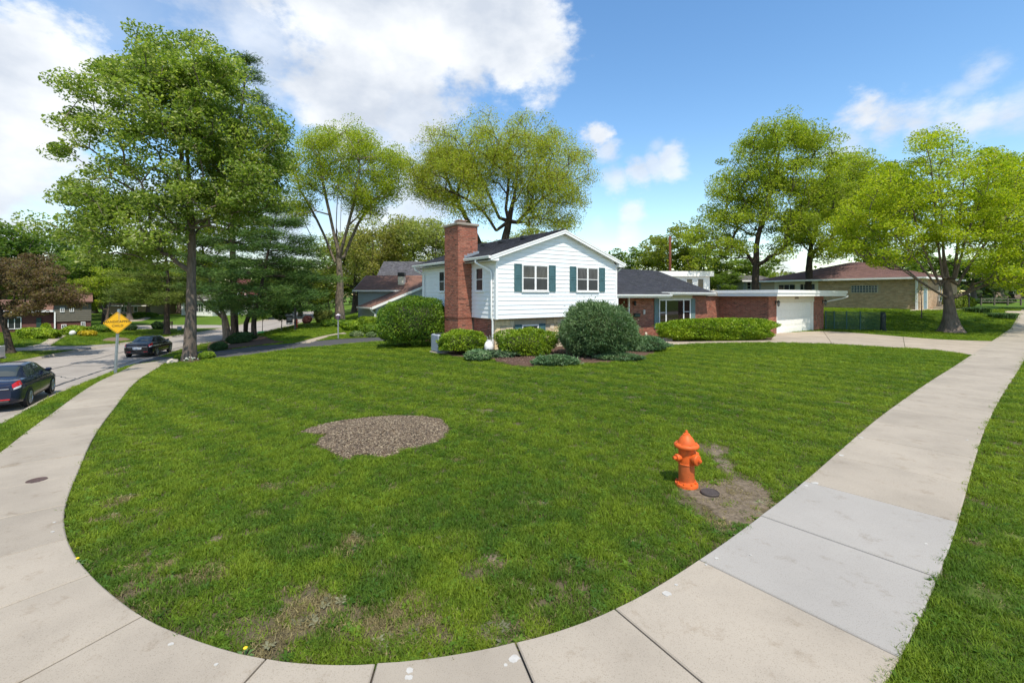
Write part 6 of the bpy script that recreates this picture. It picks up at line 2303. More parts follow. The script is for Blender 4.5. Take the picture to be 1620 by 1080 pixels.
def shrub(name, label, base, rx, ry, h, n, size, cols, seed, cat='shrub', square=2.2, rot=0.0, group=None, ztop_bias=.5, sprig=0.0, aspect=.5, mat=None, amp=.10, zlow=.02, depth=.16, up=.3, squash=1.0):
    """clipped shrub: leaves in a thick uneven shell round a core of twigs. square: superellipse exponent (2 round, 4 boxy)"""
    r = np.random.default_rng(seed)
    t = thing(name, label, cat, base, group)
    d = unit(r.normal(size=(n, 3)))
    d[:, 2] = np.where(d[:, 2] < -.82, -d[:, 2], d[:, 2])
    # superellipsoid
    k = (np.abs(d[:, 0]) ** square + np.abs(d[:, 1]) ** square + np.abs(d[:, 2]) ** square) ** (-1 / square)
    s = d * k[:, None]
    lf = lump(d, seed, amp) * lump(d, seed + 5, amp * .5, 3.2)
    sh = 1 - depth * np.abs(r.normal(0, .6, n)) + sprig * np.maximum(r.normal(0, 1, n) - .8, 0)
    s = s * (lf * sh)[:, None]
    hz = h / 2
    P = np.column_stack([s[:, 0] * rx, s[:, 1] * ry, s[:, 2] * hz * squash + hz])
    c, sn = math.cos(rot), math.sin(rot)
    P[:, :2] = np.column_stack([P[:, 0] * c - P[:, 1] * sn, P[:, 0] * sn + P[:, 1] * c])
    nd = d.copy()
    nd[:, :2] = np.column_stack([nd[:, 0] * c - nd[:, 1] * sn, nd[:, 0] * sn + nd[:, 1] * c])
    keep = P[:, 2] > zlow
    P, nd = P[keep], nd[keep]
    m = len(P)
    nrm = unit(nd * .9 + r.normal(size=(m, 3)) * .75 + np.array([0, 0, up]))
    u = unit(np.cross(nrm, r.normal(size=(m, 3))))
    if sprig:
        u = unit(nd * .8 + r.normal(size=(m, 3)) * .55 + np.array([0, 0, .25]))
        nrm = unit(np.cross(u, r.normal(size=(m, 3))))
    v = np.cross(nrm, u)
    sz = size * (.6 + .8 * r.random(m))[:, None]
    V_, F_ = quads_from(P, u * sz * .5, v * sz * .5 * aspect)
    cols = np.array(cols)
    g = fbm(P[:, 0] * 2.2 + seed, P[:, 1] * 2.2 + P[:, 2] * 2.0, seed)
    w = np.clip((g - .3) * 1.8 + r.normal(0, .22, m), 0, 1)[:, None]
    col = (cols[0] * (1 - w) + cols[1] * w) * (.7 + .6 * r.random((m, 1)))
    if len(cols) > 2:
        q = r.random(m) < .07
        col[q] = cols[2]
    V_ = V_ + np.array(t.location)
    # follow the ground
    dz = terrain(V_[:, 0], V_[:, 1]) - tz(base[0], base[1])
    V_[:, 2] += dz
    mesh_np('foliage', V_, F_, mat or HEDGE, t, False, np.repeat(col, 4, 0))
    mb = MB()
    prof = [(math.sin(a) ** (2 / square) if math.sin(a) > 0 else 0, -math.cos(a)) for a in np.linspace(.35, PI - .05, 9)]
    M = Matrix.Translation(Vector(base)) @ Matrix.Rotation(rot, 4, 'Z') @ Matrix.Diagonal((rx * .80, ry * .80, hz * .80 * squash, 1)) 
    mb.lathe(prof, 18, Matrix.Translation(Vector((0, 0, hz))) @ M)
    for k in range(7):
        a = r.random() * 6.28; q = .45 * math.sqrt(r.random())
        x, y = rx * q * math.cos(a), ry * q * math.sin(a)
        bx = Vector(base) + Matrix.Rotation(rot, 3, 'Z') @ Vector((x * .6, y * .6, -.08))
        tx = Vector(base) + Matrix.Rotation(rot, 3, 'Z') @ Vector((x, y, h * .4))
        mb.tube([bx, tx], .03, 5, caps=False)
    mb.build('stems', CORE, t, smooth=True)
    return t


YEW = [(.06, .135, .012), (.155, .25, .016), (.22, .30, .02)]
BOX = [(.115, .20, .010), (.25, .345, .016), (.31, .38, .02)]
HEDGEC = [(.14, .24, .010), (.29, .385, .016), (.34, .41, .02)]
JUNI = [(.07, .135, .05), (.15, .23, .09), (.20, .27, .12)]
BLUE = [(.075, .15, .06), (.155, .245, .105), (.25, .32, .17)]


def sp(px, py, w_px, h_px):
    """base point and sizes from the outline seen in the photograph: centre x, ground y, width and height"""
    g = gp(px, py)
    s = g[1] / F_PX
    return g, w_px * s, h_px * s


g, w, h = sp(648, 549, 116, 76)
g = np.array([g[0], g[1] + .9, 0]); g[2] = tz(g[0], g[1])
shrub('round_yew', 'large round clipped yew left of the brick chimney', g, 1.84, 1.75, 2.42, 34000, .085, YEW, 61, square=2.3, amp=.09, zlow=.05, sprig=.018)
g = gp(733, 563); g = np.array([g[0], g[1] + .5, 0]); g[2] = tz(g[0], g[1])
shrub('clipped_yew', 'small bright clipped yew in front of the air conditioner', g, 1.02, .66, 1.0, 15000, .07, BOX, 62, square=2.8, rot=ANG * .3, amp=.13, sprig=.025, zlow=.22)
g = gp(834, 565); g = np.array([g[0] - .02, g[1] + .55, 0]); g[2] = tz(g[0], g[1])
shrub('clipped_boxwood', 'bright green clipped boxwood under the basement window', g, 1.22, .85, 1.08, 17000, .07, BOX, 63, square=2.8, rot=ANG * .4, amp=.13, sprig=.025, zlow=.04)
g = gp(957, 571); g = np.array([g[0] + .05, g[1] + 1.25, 0]); g[2] = tz(g[0], g[1])
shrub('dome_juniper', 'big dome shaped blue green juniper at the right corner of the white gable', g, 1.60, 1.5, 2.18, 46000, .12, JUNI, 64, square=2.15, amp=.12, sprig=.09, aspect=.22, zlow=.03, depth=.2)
g = gp(1024, 557); g = np.array([g[0], g[1] + .55, tz(g[0], g[1] + .55)])
shrub('low_juniper', 'low grey green juniper spreading beside the front path', g, 1.05, .75, .62, 9000, .11, BLUE, 65, square=2.0, amp=.16, sprig=.10, aspect=.3)
g = gp(985, 571); g = np.array([g[0], g[1] + .2, tz(g[0], g[1] + .2)])
shrub('creeping_juniper', 'creeping grey green juniper at the foot of the dome juniper', g, .85, .34, .26, 4500, .10, BLUE, 66, square=2.0, amp=.18, sprig=.10, aspect=.3)
g = gp(880, 580); g = np.array([g[0], g[1] + .28, tz(g[0], g[1] + .28)])
shrub('creeping_juniper', 'low blue green mat of juniper at the front edge of the bark bed', g, .80, .34, .36, 6000, .10, BLUE, 67, square=2.0, amp=.16, sprig=.10, aspect=.35)
g = gp(755, 572); g = np.array([g[0], g[1] + .3, tz(g[0], g[1] + .3)])
shrub('variegated_groundcover', 'small pale leaved mound of groundcover left of the downspout', g, .50, .38, .42, 4200, .09, BLUE, 68, cat='plant', square=2.2, amp=.12, aspect=.6)
g = gp(790, 569); g = np.array([g[0], g[1] + .55, tz(g[0], g[1] + .55)])
shrub('spreading_groundcover', 'dark green groundcover running past the foot of the downspout', g, .62, .36, .32, 3600, .09, [(.04, .085, .035), (.085, .14, .06), (.14, .19, .1)], 69, cat='plant', square=2.0, amp=.2, aspect=.6)
gl = gp(1047, 541); gr = gp(1229, 539.5)
c = (gl + gr) / 2; c = np.array([c[0] + .05, c[1] + .75, 0]); c[2] = tz(c[0], c[1])
ln = math.hypot(gr[0] - gl[0], gr[1] - gl[1])
an = math.atan2(gr[1] - gl[1], gr[0] - gl[0])
shrub('long_hedge', 'long bright green clipped hedge in front of the picture window and brick wall', c, ln / 2 * 1.0, .95, 1.2, 46000, .085, HEDGEC, 70, cat='hedge', square=3.2, rot=an, amp=.08, sprig=.02, zlow=.04)
# by the left neighbour's house
for i, (nm, lb, px, py, wd, hh, cols, sq, cat) in enumerate((
        ('rounded_shrub', 'rounded clipped shrub at the corner of the grey sided house', 579, 521, 40, 18, BOX, 2.8, 'shrub'),
        ('leafy_shrub', 'dark leafy shrub between the metal post and the round yew', 580, 529, 30, 15, YEW, 2.2, 'shrub'),
        ('hosta', 'pale edged hosta clump by the asphalt drive, left of the round yew', 562, 534, 22, 9, [(.10, .17, .05), (.28, .33, .16), (.4, .42, .25)], 2, 'plant'),
        ('hosta', 'second pale hosta clump close against the round yew', 586, 534, 16, 8, [(.10, .17, .05), (.26, .32, .15), (.4, .42, .25)], 2, 'plant'),
        ('bushy_shrub', 'bright bushy shrub in front of the honey locust', 552, 524, 30, 16, HEDGEC, 2, 'shrub'),
        ('low_hedge', 'low hedge beyond the neighbour path', 525, 518, 46, 11, YEW, 2.6, 'hedge'),
        ('red_barberry', 'round dark red shrub beside the sign post across the lawn', 484, 512, 14, 11, [(.06, .018, .018), (.12, .035, .03)], 2, 'shrub'),
        ('spring_shrub', 'loose pale green shrub behind the dark red one', 508, 512, 28, 24, [(.12, .16, .03), (.2, .23, .05)], 2, 'shrub'),
        ('juniper_clump', 'dark low juniper at the foot of the two pines', 372, 545, 46, 16, [(.03, .07, .02), (.07, .12, .03)], 2, 'shrub'),
        ('fern_clump', 'dark green low clump left of the asphalt drive', 341, 556, 26, 13, [(.035, .08, .018), (.08, .14, .03)], 2, 'plant'),
        ('leafy_clump', 'bright low leafy clump at the foot of the tall tree', 322, 569, 26, 11, BOX, 2, 'plant'),
        ('grassy_clump', 'long grass clump left of the tall tree trunk', 280, 571, 16, 9, BOX, 2, 'plant'),
        ('house_hedge', 'clipped hedge under the window of the dark brick house', 42, 537, 64, 16, HEDGEC, 3, 'hedge'),
        ('round_hedge', 'rounded hedge beside the steps of the dark brick house', 110, 530, 32, 13, HEDGEC, 2.8, 'hedge'),
        ('corner_hedge', 'dark clipped shrub at the right corner of the dark brick house', 153, 526, 26, 11, YEW, 2.6, 'shrub'),
        ('small_shrub', 'small round shrub between two hedges of the dark brick house', 135, 526, 14, 8, YEW, 2.2, 'shrub'),
        ('door_shrub', 'small bush by the door of the dark brick house', 68, 526, 14, 13, HEDGEC, 2, 'shrub'),
        ('yellow_flowers', 'clump of yellow flowers in the bed across the street', 131, 532, 26, 8, [(.40, .30, .012), (.55, .42, .015), (.2, .22, .02)], 2, 'flowers'),
        ('verge_shrub', 'dark shrub behind the yellow sign across the street', 202, 523, 18, 9, [(.03, .07, .02), (.07, .12, .03)], 2, 'shrub'),
        ('roadside_shrub', 'dark rounded shrub behind the wooden bench', 246, 521, 18, 11, [(.03, .07, .02), (.07, .12, .03)], 2, 'shrub'),
        ('far_hedge', 'hedge in front of the tan ranch house', 220, 502, 36, 7, YEW, 2.6, 'hedge'),
        ('yellow_shrub', 'yellow green rounded shrub beyond the daylilies at the right', 1532, 490, 50, 22, [(.13, .19, .014), (.22, .28, .02)], 2.2, 'shrub'),
        ('far_shrub', 'low yellow green shrub by the fence far at the right', 1592, 472, 40, 12, [(.13, .19, .014), (.2, .25, .02)], 2.2, 'shrub'),
        ('dark_low_hedge', 'dark low hedge across the far lawn at the right', 1590, 481, 70, 8, [(.04, .085, .018), (.08, .13, .025)], 2.6, 'hedge'))):
    g, w, h = sp(px, py, wd, hh)
    n = int(min(9000, 900 + 60 * wd * hh / 4))
    size = max(.09, 1.6 * g[1] / F_PX * 1.6)
    g2 = np.array([g[0], g[1] + w * .3, 0]); g2[2] = tz(g2[0], g2[1])
    shrub(nm, lb, g2, w / 2, w / 2 * (.7 if wd < 40 else .35), h * 1.08, n, size, cols, 200 + i, cat=cat, square=sq, amp=.1)


def strap_plant(name, label, base, rx, ry, h, n, seed, col):
    """daylily clump: arching strap leaves"""
    r = np.random.default_rng(seed)
    t = thing(name, label, 'plant', base)
    mb = MB()
    for i in range(n):
        a = r.random() * 6.28; q = math.sqrt(r.random())
        x, y = rx * q * math.cos(a), ry * q * math.sin(a)
        d = r.random() * 6.28; L_ = h * (.8 + .7 * r.random()); w = .02 + .012 * r.random()
        dx, dy = math.cos(d), math.sin(d); sx, sy = -dy * w, dx * w
        g = .6 + .8 * r.random(); mb.cur = (col[0] * g, col[1] * g, col[2] * g)
        vs = []; m = 5
        for k in range(m):
            f = k / (m - 1)
            ou = L_ * .75 * f ** 1.4; zz = h * (1.9 * f - 1.35 * f * f) * (.7 + .4 * r.random() if k == m - 1 else 1)
            ww = 1 - f * .8
            vs += [(base[0] + x + dx * ou - sx * ww, base[1] + y + dy * ou - sy * ww, base[2] + zz), (base[0] + x + dx * ou + sx * ww, base[1] + y + dy * ou + sy * ww, base[2] + zz)]
        mb.add(vs, [(2 * k, 2 * k + 1, 2 * k + 3, 2 * k + 2) for k in range(m - 1)])
    o = mb.build('leaves', HEDGE, t, colour=True)
    return t


g, w, h = sp(1546, 494, 42, 13); strap_plant('daylily_clump', 'dark green daylily clump beside the path behind the lawn tree', g, w / 2 * .8, w / 3, h * .9, 420, 5, (.06, .115, .03))
g, w, h = sp(1586, 503, 44, 13); strap_plant('daylily_clump', 'nearer daylily clump alone on the right lawn', g, w / 2 * .8, w / 3, h * .9, 420, 6, (.06, .115, .03))

# saplings
def sapling(name, label, px, py, ytop, crown_w, seed, cols, crown_from=.35, rbase=.035, n=46, per=40, size=.16):
    b = gp(px, py); Y = b[1]
    r = np.random.default_rng(seed)
    H = (py - ytop) * Y / F_PX
    top = b + np.array([r.normal(0, .05), 0, H])
    tr = [b, b + (top - b) * .3 + np.array([.02, 0, 0]), b + (top - b) * .6, top]
    pts = []
    for k in range(n):
        f = crown_from + (1 - crown_from) * r.random()
        wq = crown_w * Y / F_PX / 2 * (math.sin(PI * min(1, (f - crown_from) / (1 - crown_from) * .8 + .2)) + .15)
        a = r.random() * 6.28; q = math.sqrt(r.random())
        pts.append(b + np.array([math.cos(a) * wq * q, math.sin(a) * wq * q, H * f]))
    pts = np.array(pts)
    t = thing(name, label, 'tree', b)
    nodes, par = grow(r, tr, pts)
    skeleton_mesh(nodes, par, 4, rbase, .006, 4, flare=1.2).build('trunk', BARK_GREY, t, smooth=True)
    if per:
        V_, F_, c = leaf_cloud(r, pts, per, .16, size, cols, .8)
        mesh_np('crown', V_, F_, LEAF, t, False, c)
    return t


sapling('sapling', 'young round crowned sapling with a green base guard on the far verge', 415, 526, 474, 26, 81, GREEN_MID, .42, .05)
sapling('sapling', 'darker young sapling just left of the black sign panel', 445, 523, 478, 22, 82, [(.05, .11, .018), (.09, .15, .025), (.1, .15, .03)], .4, .05)
sapling('thin_sapling', 'thin almost bare sapling in front of the tan brick wall', 1458, 504, 440, 20, 83, OLIVE_YEL, .4, .05, 22, 5, .12)
# ------------------------------------------------------------------ fire hydrant
ORANGE = mat_simple('orange_hydrant_paint', (.68, .115, .016), .55, .12, 14, spec=.35, bump=.12, bscale=60, bdist=.004, attr=True)
_nt = ORANGE.node_tree; _N, _L = _nt.nodes, _nt.links
_b = _N['Principled BSDF']; _src = _b.inputs['Base Color'].links[0].from_socket
_f = noise_node(_N, _L, 26, 8, .72)
_mask = ramp_node(_N, _L, _f, [(.0, (0, 0, 0)), (.60, (0, 0, 0)), (.67, (1, 1, 1))])
_g = noise_node(_N, _L, 5, 5, .6)
_fade = ramp_node(_N, _L, _g, [(.35, (.72, .76, .85)), (.6, (1, 1, 1))])
_m0 = _N.new('ShaderNodeMix'); _m0.data_type = 'RGBA'; _m0.blend_type = 'MULTIPLY'; _m0.inputs['Factor'].default_value = 1
_L.new(_src, _m0.inputs['A']); _L.new(_fade, _m0.inputs['B'])
_mx = _N.new('ShaderNodeMix'); _mx.data_type = 'RGBA'
_L.new(_mask, _mx.inputs['Factor']); _L.new(_m0.outputs['Result'], _mx.inputs['A']); _mx.inputs['B'].default_value = (.20, .075, .035, 1)
_L.new(_mx.outputs['Result'], _b.inputs['Base Color'])
b = gp(1086, 768)
hyd = thing('fire_hydrant', 'orange fire hydrant standing on worn grass near the pavement', 'fire hydrant', b)
T_ = Matrix.Translation(Vector(b))
WORN = (.80, .95, 1.6)
mb = MB(); mb.cur = (1, 1, 1)
mb.lathe([(.098, .03), (.104, .045), (.104, .30), (.112, .305), (.112, .315), (.105, .32), (.105, .50), (.118, .51), (.118, .53)], 28, T_)
# rubbed paint low on the barrel
for i, v in enumerate(mb.v):
    zz = v[2] - b[2]
    if .04 < zz < .31: mb.c[i] = (.92, 1.15, 2.0)
body = mb.build('barrel', ORANGE, hyd, colour=True, auto=40)
mb = MB(); mb.lathe([(.150, -.04), (.152, .03), (.147, .045), (.112, .05), (.104, .075)], 28, T_)
fl_ = mb.build('base_flange', ORANGE, hyd, colour=True, auto=40)
for k in range(8):
    an = k * PI / 4 + .2
    mb = MB(); mb.lathe([(.016, .046), (.016, .064), (.009, .066), (.009, .074)], 6, T_ @ Matrix.Translation(Vector((.128 * math.cos(an), .128 * math.sin(an), 0)))); mb.build('bolt', ORANGE, fl_, colour=True)
mb = MB(); mb.lathe([(.118, .53), (.160, .533), (.165, .545), (.163, .565), (.150, .578), (.116, .585), (.108, .61), (.082, .655), (.055, .685), (.050, .69), (.046, .705), (.030, .712)], 28, T_)
bon = mb.build('bonnet', ORANGE, hyd, colour=True, auto=40)
mb = MB(); mb.lathe([(.030, .705), (.030, .72), (.021, .724), (.017, .752), (.004, .757)], 5, T_); mb.build('operating_nut', ORANGE, bon, colour=True)
for k in range(8):
    an = k * PI / 4
    mb = MB(); mb.lathe([(.009, .575), (.009, .589), (.004, .591)], 6, T_ @ Matrix.Translation(Vector((.135 * math.cos(an), .135 * math.sin(an), 0)))); mb.build('bolt', ORANGE, bon, colour=True)


def nozzle(name, az, zc, r0, L_, big):
    M = T_ @ Matrix.Translation(Vector((0, 0, zc))) @ Matrix.Rotation(az, 4, 'Z') @ Matrix.Rotation(PI / 2, 4, 'Y')
    mb = MB()
    mb.lathe([(r0 * .98, .05), (r0 * 1.0, .10), (r0 * 1.12, .115), (r0 * 1.12, .13)], 20, M)
    nz = mb.build(name, ORANGE, hyd, colour=True, auto=40)
    mb = MB()
    mb.lathe([(r0 * 1.22, .13), (r0 * 1.25, .14), (r0 * 1.25, .13 + L_), (r0 * 1.1, .14 + L_), (r0 * .45, .148 + L_)], 12 if not big else 16, M)
    mb.lathe([(.024, .145 + L_), (.022, .185 + L_), (.006, .188 + L_)], 5, M)
    mb.build('nozzle_cap', ORANGE, nz, colour=True, auto=35)
    if big:
        mb = MB(); p0 = M @ Vector((r0, 0, .15)); p1 = M @ Vector((r0 * 1.6, .03, .08)); p2 = Vector(b) + Vector((.10 * math.cos(az), .10 * math.sin(az), zc - .12))
        mb.tube([p0, p1, p2], .005, 5); mb.build('chain', METAL, nz)


az = math.atan2(-b[1], -b[0])                       # towards the camera
nozzle('hose_nozzle', az - .85, .405, .040, .035, False)
nozzle('pumper_nozzle', az + .95, .395, .060, .04, True)
nozzle('hose_nozzle', az + PI - .75, .405, .040, .035, False)

# valve cover beside it and the round lid in the left pavement
b = gp(1123, 781)
mb = MB(); mb.lathe([(.115, -.05), (.118, .028), (.108, .036), (.100, .033), (.098, .030), (.02, .031)], 24, Matrix.Translation(Vector(b)))
vc = mb.build('valve_cover', mat_simple('rusty_iron', (.055, .042, .036), .75, .35, 30, bump=.5, bscale=70), None, auto=40)
tag(vc, 'round rusty black valve cover in the bare ground beside the hydrant', 'valve cover')
b = gp(58, 763)
mb = MB(); mb.lathe([(.115, .0), (.118, LIFT + .004), (.105, LIFT + .007), (.10, LIFT + .0045), (.01, LIFT + .005)], 28, Matrix.Translation(Vector(b)))
ml = mb.build('water_lid', mat_simple('brown_iron', (.085, .05, .04), .7, .3, 30, bump=.4, bscale=80), None, auto=40)
tag(ml, 'small round brown iron lid set in the left pavement', 'manhole lid')

# ------------------------------------------------------------------ yellow road sign
b = gp(181, 591)
sg = thing('warning_sign', 'yellow diamond road sign reading HANDICAPPED CHILD on a steel post', 'road sign', b)
Ys = b[1]
sc_ = Ys / F_PX
ctr = np.array([b[0] + 5 * sc_, Ys, EYE + (CY - 510.5) * sc_])
top = ctr + np.array([.01, .03, .60])
mb = MB(); d_ = np.array([b[0], b[1], b[2] - .3])
ax = Vector(top - d_).normalized(); side = Vector((1, 0, 0)); fwd = ax.cross(side).normalized()
# U-channel post
for (ox, oy, wx, wy) in ((0, 0, .038, .004), (-.036, -.012, .004, .016), (.036, -.012, .004, .016), (-.052, -.026, .016, .003), (.052, -.026, .016, .003)):
    p0 = Vector(d_) + side * ox - fwd * oy; p1 = Vector(top) + side * ox - fwd * oy
    vs = []
    for p in (p0, p1):
        for (a, c) in ((-1, -1), (1, -1), (1, 1), (-1, 1)):
            vs.append(tuple(p + side * wx * a + fwd * wy * c))
    mb.add(vs, [(0, 1, 2, 3), (7, 6, 5, 4), (0, 4, 5, 1), (1, 5, 6, 2), (2, 6, 7, 3), (3, 7, 4, 0)])
mb.build('post', mat_simple('dull_steel_post', (.30, .33, .33), .5, .15, 10, metal=.5), sg)
az = math.atan2(-ctr[1], -ctr[0]) + math.radians(4)
face = Matrix.Translation(Vector(ctr)) @ Matrix.Rotation(az + PI / 2, 4, 'Z') @ Matrix.Rotation(PI / 2, 4, 'X')      # x right, y up, z towards us
half = .495


def diamond(h, r, n=4):
    pts = []
    for k in range(4):
        a = k * PI / 2
        c = Vector((math.cos(a), math.sin(a))) * (h - r * 1.414)
        for j in range(n + 1):
            t = a - PI / 4 + (PI / 2) * j / n
            pts.append((c.x + r * math.cos(t), c.y + r * math.sin(t)))
    return pts


YEL = mat_simple('yellow_sign_sheeting', (.80, .42, .004), .45, .06, 3)
INK = mat_simple('black_sign_print', (.055, .028, .006), .5, .1, 3)
mb = MB(); mb.poly_prism(diamond(half, .06), -.004, 0, lambda x, y, z: tuple(face @ Vector((x, y, z)))); mb.build('sign_plate', YEL, sg)
o_ = diamond(half - .025, .05); i_ = diamond(half - .045, .043); n_ = len(o_)
mb = MB(); mb.add([(x, y, .002) for x, y in o_] + [(x, y, .002) for x, y in i_], [(k, (k + 1) % n_, n_ + (k + 1) % n_, n_ + k) for k in range(n_)], lambda x, y, z: tuple(face @ Vector((x, y, z))))
mb.build('sign_border', INK, sg)


def lettering(text, size, M, mat, parent, name='lettering', width=1.0, bold=.0, spacing=1.0):
    cu = bpy.data.curves.new(name, 'FONT'); cu.body = text; cu.size = size; cu.align_x = 'CENTER'; cu.align_y = 'CENTER'; cu.extrude = .0015; cu.offset = bold; cu.space_character = spacing
    tmp = bpy.data.objects.new(name + '_tmp', cu); COL.objects.link(tmp)
    dg = bpy.context.evaluated_depsgraph_get()
    me = bpy.data.meshes.new_from_object(tmp.evaluated_get(dg))
    bpy.data.objects.remove(tmp)
    V_ = np.array([tuple(M @ Vector((v.co.x * width, v.co.y, v.co.z))) for v in me.vertices])
    F_ = [tuple(p.vertices) for p in me.polygons]
    return mesh_np(name, V_, F_, mat, parent)


lettering('HANDICAPPED', .134, face @ Matrix.Translation(Vector((0, .045, .004))), INK, sg, width=.92, bold=.002, spacing=1.06)
lettering('CHILD', .134, face @ Matrix.Translation(Vector((0, -.135, .004))), INK, sg, width=.95, bold=.002, spacing=1.06)
for q in (.38, -.36):
    mb = MB(); mb.lathe([(.014, .0), (.014, .006), (.004, .008)], 8, face @ Matrix.Translation(Vector((0, q, 0)))); mb.build('bolt', METAL, sg)

# ------------------------------------------------------------------ cars
def car(name, label, pos, yaw, paint, L_=4.5, Wd=1.76, Hh=1.44, tail='red', plate=(.6, .62, .65)):
    """four door saloon built lengthwise (x: 0 at the rear bumper, towards the nose), wheels on the ground"""
    k = L_ / 4.5; hk = Hh / 1.44; wk = Wd / 1.76
    t = thing(name, label, 'car', (0, 0, 0))
    S = np.array([  # x, z bottom, z widest, z belt, z roof, half width low, half width belt, half width roof
        (0.00, .36, .60, .82, .84, .60, .56, .45), (0.06, .27, .62, .92, .95, .76, .68, .56), (.22, .22, .62, .985, 1.01, .835, .745, .62), (.55, .19, .62, 1.00, 1.04, .865, .775, .64), (.78, .18, .62, .985, 1.06, .875, .785, .60),
        (1.15, .18, .62, .965, 1.26, .88, .795, .545), (1.55, .18, .60, .955, 1.40, .88, .80, .535), (2.1, .18, .60, .945, 1.44, .88, .80, .545), (2.6, .18, .58, .93, 1.42, .88, .80, .54), (2.95, .18, .58, .92, 1.33, .88, .80, .555),
        (3.35, .18, .58, .91, 1.10, .88, .79, .62), (3.6, .18, .56, .89, .97, .88, .78, .66), (3.95, .19, .55, .82, .88, .87, .765, .62), (4.25, .22, .52, .72, .78, .83, .71, .55), (4.42, .28, .50, .62, .66, .74, .60, .45), (4.5, .36, .50, .56, .58, .58, .48, .38)])
    xs = np.linspace(0, 4.5, 73)
    A = np.column_stack([xs] + [np.interp(xs, S[:, 0], S[:, i]) for i in range(1, 8)])
    ker = np.array([1, 2, 1]) / 4
    for i in range(1, 8):
        q = np.concatenate([A[:1, i], A[:, i], A[-1:, i]]); A[:, i] = np.convolve(q, ker, 'valid')

    def section(a):
        x, zb, zw, zl, zr, wl, wb, wr = a
        return [(0, zb), (wl * .80, zb), (wl * .965, zb + .07), (wl, zb + .20), (wl * 1.005, zw), (wl * .985, (zw + zl) / 2 + .03), (wb + .012, zl - .015), (wb - .02, zl + .012), (wr + (wb - wr) * .5, zl + (zr - zl) * .52), (wr + .015, zr - .045 * min(1, (zr - zl) / .2)), (wr * .80, zr - .008), (wr * .4, zr + .008), (0, zr + .012)]
    SEC = np.array([section(a) for a in A])            # (73, 13, 2)
    m = SEC.shape[1]

    def surf(x, q, out=0.0, sgn=1):
        """point of the body: x along, q section parameter 0..m-1, moved outwards"""
        fi = np.clip(x / 4.5 * 72, 0, 71.999); i = int(fi); f = fi - i
        qi = min(int(q), m - 2); g = q - qi
        P = lambda ii, jj: SEC[min(ii, 72), min(jj, m - 1)]
        p = (P(i, qi) * (1 - f) + P(i + 1, qi) * f) * (1 - g) + (P(i, qi + 1) * (1 - f) + P(i + 1, qi + 1) * f) * g
        p2 = (P(i, qi) * (1 - f) + P(i + 1, qi) * f) * (1 - min(g + .05, 1)) + (P(i, qi + 1) * (1 - f) + P(i + 1, qi + 1) * f) * min(g + .05, 1)
        x2 = min(x + .05, 4.5)
        fi2 = np.clip(x2 / 4.5 * 72, 0, 71.999); i2 = int(fi2); f2 = fi2 - i2
        p3 = (P(i2, qi) * (1 - f2) + P(i2 + 1, qi) * f2) * (1 - g) + (P(i2, qi + 1) * (1 - f2) + P(i2 + 1, qi + 1) * f2) * g
        a = Vector((x, p[0], p[1])); tq = Vector((0, p2[0] - p[0], p2[1] - p[1])); tx = Vector((x2 - x, p3[0] - p[0], p3[1] - p[1]))
        n = tx.cross(tq)
        if n.length > 1e-9:
            n.normalize()
            if n.y < -1e-6 or (abs(n.y) < 1e-6 and n.z < 0): n = -n
        else:
            n = Vector((0, 0, 1))
        if x < .05 : n = Vector((-1, 0, 0))
        a = a + n * out
        return (a.x * k, a.y * sgn * wk, a.z * hk)

    V_ = []; F_ = []
    for sgn in (1, -1):
        b0 = len(V_)
        for i in range(73):
            for j in range(m):
                V_.append((A[i, 0] * k, SEC[i, j, 0] * sgn * wk, SEC[i, j, 1] * hk))
        for i in range(72):
            for j in range(m - 1):
                f = (b0 + i * m + j, b0 + (i + 1) * m + j, b0 + (i + 1) * m + j + 1, b0 + i * m + j + 1)
                F_.append(f if sgn > 0 else f[::-1])
        F_.append(tuple(b0 + j for j in range(m))); F_.append(tuple(b0 + 72 * m + j for j in range(m)))
    body = mesh_np('body', np.array(V_), F_, paint, t, True, None)
    body.data.set_sharp_from_angle(angle=math.radians(48))

    def patch(name, fx0, fx1, q0, q1, mat, sgn, out=.006, nx=10, nq=5, parent=None):
        """piece of skin; fx0/fx1 give the x limits at section parameter fraction"""
        vs = []
        for j in range(nq + 1):
            f = j / nq; q = q0 + (q1 - q0) * f
            for i in range(nx + 1):
                x = fx0(f) + (fx1(f) - fx0(f)) * i / nx
                vs.append(surf(x, q, out, sgn))
        fs = [(j * (nx + 1) + i, j * (nx + 1) + i + 1, (j + 1) * (nx + 1) + i + 1, (j + 1) * (nx + 1) + i) for j in range(nq) for i in range(nx)]
        return mesh_np(name, np.array(vs), fs, mat, parent or t, True)
    CG = mat_glass('car_glass', (.035, .045, .045), .03)
    C = lambda v: (lambda f: v)
    LN = lambda a, b_: (lambda f: a + (b_ - a) * f)
    for sgn in (1, -1):
        patch('side_window', LN(1.02, 1.42), C(1.98), 7.25, 8.95, CG, sgn)
        patch('side_window', C(2.07), LN(3.28, 2.78), 7.25, 8.95, CG, sgn)
        mb = MB(); p = surf(3.02, 7.1, .0, sgn)
        mb.bbox((p[0] - .06, p[1] + (0.02 if sgn > 0 else -.20), p[2] - .0), (p[0] + .09, p[1] + (.20 if sgn > 0 else -.02), p[2] + .13), .035); mb.build('mirror', paint, t, auto=50)
        for xh in (1.62, 2.66):
            mb = MB(); p = surf(xh, 6.0, .01, sgn); mb.bbox((p[0] - .09, p[1] - .012, p[2] - .014), (p[0] + .09, p[1] + .012, p[2] + .014), .006); mb.build('door_handle', paint, t)
        # shut lines of the doors
        for xd in (1.02, 2.03, 3.08):
            patch('door_seam', C(xd), C(xd + .012), 2.3, 6.95, RUBBER, sgn, .0025, 1, 8)
